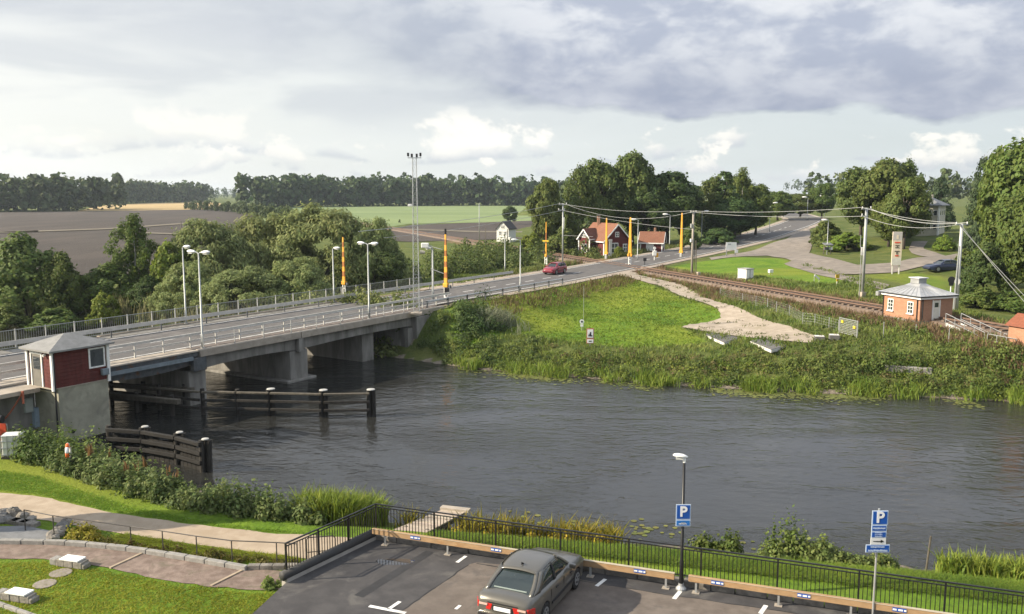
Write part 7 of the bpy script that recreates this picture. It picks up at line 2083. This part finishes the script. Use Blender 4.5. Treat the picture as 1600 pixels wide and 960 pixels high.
# dry grass strip along the railway
dp = []
for s in np.arange(30, 108, .12):
    p = railpt(s, (3.0 + rv.random() * 3.4)); dp.append(p)
for s in np.arange(30, 108, .5):
    p = railpt(s, -(2.5 + rv.random() * 1.1)); dp.append(p)
dp = np.array(dp); dd2, _ = dist_line(dp[:, 0], dp[:, 1], ROADC); dp = dp[dd2 > 6]
blades('dry_grass', 'reddish brown dry grass beside the railway', on_ground(dp[:, 0], dp[:, 1]), .5, .03, DRYG, 13, .3, 14, .25)
clumps('verge_scrub', 'green scrub between the mesh fence and the railway', on_ground(*np.array([railpt(s, 4.2 + rv.random() * 2.6)[:2] for s in np.arange(36, 84, .55)]).T), 55, .6, .65, .09, W_LEAF, 14)
# meadow
mp = rv.uniform((-8, 62), (34, 118), (26000, 2)); mk = in_poly(mp[:, 0], mp[:, 1], MEADOW); mp = mp[mk]
blades('meadow_grass', 'short bright grass of the meadow', on_ground(mp[:, 0], mp[:, 1]), .10, .045, GRASSB, 15, 1.0, 3, .25)
# rough grass around the meadow
rp_ = rv.uniform((-10, 60), (40, 120), (14000, 2)); dfp = (rp_[:, 1] - yf(rp_[:, 0])) * .93
r1, _ = dist_line(rp_[:, 0], rp_[:, 1], ROADC); r2, _ = dist_line(rp_[:, 0], rp_[:, 1], RAILC)
kp = (dfp > 2.5) & ~in_poly(rp_[:, 0], rp_[:, 1], RIGHTLAWN) & (r1 > 6) & (r2 > 3.0) & ~in_poly(rp_[:, 0], rp_[:, 1], MEADOW) & ~in_poly(rp_[:, 0], rp_[:, 1], GPOLY)
rp_ = rp_[kp]
blades('rough_grass', 'rough tall grass round the meadow and on the embankment', on_ground(rp_[:, 0], rp_[:, 1]), .32, .04, leaf_mat('rough_blade', (.125, .180, .032), (.235, .260, .066)), 16, .4, 5, .25)
em = np.array([roadpt(s, -(6.0 + 3.5 * rv.random()))[:2] for s in np.arange(76, 112, .08)])
blades('rough_grass', 'brownish seeding grass on the road embankment above the meadow', on_ground(em[:, 0], em[:, 1]), .45, .03, BROWNG, 17, .35, 6, .3)
# lily pads
def pads(pos, seed):
    r = np.random.default_rng(seed); n = len(pos); a = np.linspace(0, 2 * np.pi, 7)[:-1]
    rad = r.uniform(.07, .15, n)[:, None]; ph = r.uniform(0, 6.28, n)[:, None]
    V = np.stack([pos[:, 0:1] + rad * np.cos(a + ph), pos[:, 1:2] + rad * np.sin(a + ph), np.full((n, 6), .012) + r.uniform(0, .008, (n, 6))], 2).reshape(-1, 3)
    return V, np.arange(6 * n).reshape(n, 6)
PADM = leaf_mat('lily_pad', (.110, .130, .030), (.180, .190, .050), transl=.05)
x = rv.uniform(-4, 30, 2600); keep = np.sin(x * .9) + np.sin(x * .37 + 1) + rv.normal(0, .5, 2600) > -.2; x = x[keep]
fpd = np.stack([x, yf(x) - .3 - np.abs(rv.normal(0, 1.0, len(x))), 0 * x], 1)
V, F = pads(fpd, 1); tag(mesh_obj('lily_pads', np_mesh('lily_pads', V, F, PADM)), 'yellow-green lily pads floating along the far bank', 'lily pads', kind='stuff')
lp_ = []
for px_, py_, k in [(818, 808, 5), (835, 812, 3), (885, 817, 4), (905, 823, 7), (920, 826, 5), (985, 825, 6), (1000, 832, 8), (1010, 826, 5), (1045, 833, 6), (960, 838, 5), (1180, 858, 6), (1110, 850, 4)]:
    c = P(px_, py_, 0); lp_.append(np.stack([rv.normal(c[0], .32, k), rv.normal(c[1], .45, k), np.zeros(k)], 1))
V, F = pads(np.vstack(lp_), 2); tag(mesh_obj('lily_pads', np_mesh('lily_pads', V, F, PADM)), 'scattered lily pads floating off the near bank beyond the railing', 'lily pads', kind='stuff')

# near bank
JPOLY = [p[:2] for p in (P(690, 793, .98), P(735, 798, .98), P(655, 850, .98), P(580, 842, .98))]
def px_pts(n, poly, z):
    poly = [P(a, b, z)[:2] for a, b in poly]; A = np.array(poly); lo, hi = A.min(0), A.max(0); out = np.zeros((0, 2))
    while len(out) < n:
        q = rv.uniform(lo, hi, (n * 2, 2)); out = np.vstack([out, q[in_poly(q[:, 0], q[:, 1], poly)]])
    return out[:n]
WL = [(20, 718), (60, 738), (130, 762), (200, 790), (330, 815), (440, 828), (500, 832), (505, 812), (440, 806), (330, 790), (220, 752), (120, 722), (40, 700)]
q = px_pts(330, WL, .9)
clumps('near_weeds', 'tall leafy weeds on the near bank below the control hut', on_ground(q[:, 0], q[:, 1]), 90, .34, 1.15, .075, leaf_mat('near_weed', (.100, .150, .040), (.215, .255, .095)), 20)
q = px_pts(70, WL, .9)
clumps('near_weeds', 'dark nettles among the weeds on the near bank', on_ground(q[:, 0], q[:, 1]), 90, .3, 1.0, .06, W_DARK, 21)
q = px_pts(60, [(10, 720), (140, 755), (160, 735), (120, 700), (20, 690)], 1.0)
clumps('near_weeds', 'tall bushy weeds beside the abutment', on_ground(q[:, 0], q[:, 1]), 160, .55, 1.5, .08, W_LEAF, 22)
q = px_pts(9, [(130, 760), (240, 790), (330, 805), (320, 790), (200, 752), (140, 735)], .9)
c_ = on_ground(q[:, 0], q[:, 1])
blades('seed_spikes', 'rusty seed spikes rising from the near bank weeds', c_ + np.array((0, 0, .9)), .4, .035, leaf_mat('rust_spike', (.20, .12, .045), (.24, .16, .07)), 23, .15, 5, .05)
q = px_pts(260, [(470, 826), (500, 800), (590, 795), (600, 815), (560, 836), (500, 838)], .6)
blades('near_reeds', 'bright green reeds behind the corner of the railing', on_ground(q[:, 0], q[:, 1]), 1.0, .03, REED, 24, .25, 14, .16)
q = px_pts(90, [(600, 842), (660, 826), (960, 852), (960, 868), (700, 850)], .4)
blades('near_reeds', 'yellowing reeds between jetty and railing', on_ground(q[:, 0], q[:, 1]), .75, .03, leaf_mat('yellow_reed', (.22, .21, .025), (.32, .28, .04)), 25, .3, 14, .2)
q = px_pts(40, [(660, 840), (760, 838), (960, 858), (940, 868), (700, 852)], .4)
clumps('near_weeds', 'yellow flowering weeds behind the railing', on_ground(q[:, 0], q[:, 1]), 70, .35, .55, .06, YELL, 26)
q = px_pts(30, [(1080, 868), (1160, 878), (1165, 868), (1085, 858)], .4)
clumps('near_weeds', 'leafy weeds on the bank right of the black lamp', on_ground(q[:, 0], q[:, 1]), 90, .3, .95, .07, W_LEAF, 27)
q = px_pts(120, [(1190, 886), (1390, 906), (1395, 893), (1200, 874)], .4)
clumps('near_weeds', 'light green shrubs on the bank left of the parking sign', on_ground(q[:, 0], q[:, 1]), 90, .34, .75, .07, leaf_mat('light_shrub', (.150, .205, .045), (.240, .275, .095)), 28)
q = px_pts(26, [(1195, 884), (1290, 893), (1290, 886), (1195, 874)], .4)
clumps('near_weeds', 'tall upright plants on the bank left of the parking sign', on_ground(q[:, 0], q[:, 1]), 90, .18, 1.45, .06, W_LEAF, 29)
q = px_pts(120, [(1470, 906), (1620, 925), (1620, 908), (1480, 893)], .3)
blades('near_reeds', 'reeds on the near bank at the right edge', on_ground(q[:, 0], q[:, 1]), .7, .03, REED, 30, .25, 14, .18)
# lawns
def lawn(poly, n, label, z, h, mat, seed, thin=1):
    q = px_pts(n // thin, poly, z); blades('lawn_grass', label, on_ground(q[:, 0], q[:, 1]), h, .012, mat, seed, 1.3, 3, .08)
LG = leaf_mat('lawn_blade', (.150, .255, .018), (.240, .330, .032), transl=.4)
LG2 = leaf_mat('lawn_blade_olive', (.215, .265, .018), (.300, .330, .034), transl=.4)
lawn([(-40, 880), (60, 878), (130, 886), (250, 910), (390, 928), (440, 928), (380, 975), (-40, 975)], 22000, 'mown yellowish lawn below the gravel court', GZ, .035, LG2, 40, 3)
lawn([(-40, 730), (60, 745), (200, 792), (330, 818), (500, 836), (420, 832), (300, 818), (170, 798), (60, 773), (-40, 762)], 16000, 'mown grass strip between path and bank weeds', GZ, .035, LG, 41, 3)
lawn([(150, 850), (300, 868), (466, 885), (466, 874), (300, 854), (190, 836)], 5000, 'narrow grass strip between path and granite kerb', GZ, .06, LG2, 42)
lawn([(600, 850), (1650, 970), (1650, 925), (900, 858), (640, 838)], 24000, 'sloping grass bank behind the black railing', .8, .09, GRASSB, 43)
q = px_pts(26, [(110, 850), (150, 852), (150, 836), (115, 832)], GZ)
clumps('garden_shrubs', 'yellow-green garden shrub beside the boulders', on_ground(q[:, 0], q[:, 1]), 120, .28, .45, .05, leaf_mat('shrub_yellow', (.17, .17, .02), (.30, .25, .03)), 44)
q = px_pts(60, [(150, 852), (300, 872), (460, 890), (460, 880), (300, 864), (160, 846)], GZ)
clumps('garden_shrubs', 'low mixed border plants along the granite kerb', on_ground(q[:, 0], q[:, 1]), 60, .22, .28, .04, leaf_mat('border_plant', (.12, .09, .025), (.17, .17, .03)), 45)
q = px_pts(14, [(415, 922), (445, 924), (445, 915), (418, 912)], GZ)
clumps('garden_shrubs', 'small weedy plant at the foot of the car park wall', on_ground(q[:, 0], q[:, 1]), 80, .16, .5, .05, W_LEAF, 46)

# a tree just outside the picture on the left, whose shadow falls across the garden path
g_ = np.array((-21.9, 31.0, GZ)); tt = thing('leafy_tree', 'garden tree just outside the left edge shading the path', 'tree', tuple(g_), 1.0)
for n_, me in zip(('trunk', 'crown'), PROTO['olive2']): mesh_obj(n_, me, tt)
tt.scale = (2.6, 2.6, 7.2)

q = np.array([G(a_, b_) for a_, b_ in [(1085, 517), (1100, 515), (1160, 522), (1175, 524), (1190, 526), (1215, 530), (1230, 528), (1245, 533), (1140, 519), (1120, 507), (1150, 505), (1170, 512), (1255, 529), (1060, 452), (1090, 466), (1035, 443), (1050, 449), (1075, 458), (1010, 436), (1025, 440), (1105, 474), (1118, 483)]])
rq = np.random.default_rng(5); q = np.repeat(q, 5, 0); q[:, 0] += rq.normal(0, .45, len(q)); q[:, 1] += rq.normal(0, .45, len(q)); GPOLY = [np.array((0, -500.0)), np.array((1, -500.0)), np.array((1, -501.0))]
blades('path_weeds', 'small weeds growing through the gravel path', on_ground(q[:, 0], q[:, 1], .05), .16, .03, leaf_mat('path_weed', (.085, .115, .030), (.150, .165, .050)), 60, .6, 7, .16)
# ================================================================== air
hm = bpy.data.materials.new('haze_air'); hm.use_nodes = True
t = NT(hm.node_tree); t.n.clear()
vol = t.node('ShaderNodeVolumePrincipled')
vol.inputs['Color'].default_value = (0.74, 0.85, 0.97, 1)
vol.inputs['Density'].default_value = 0.00013
vol.inputs['Anisotropy'].default_value = 0.2
o = t.node('ShaderNodeOutputMaterial'); t.l.new(vol.outputs[0], o.inputs['Volume'])
haze = tag(MB().box((0, 2100, 20), (7400, 4700, 48)).build('haze', hm), kind='stuff')
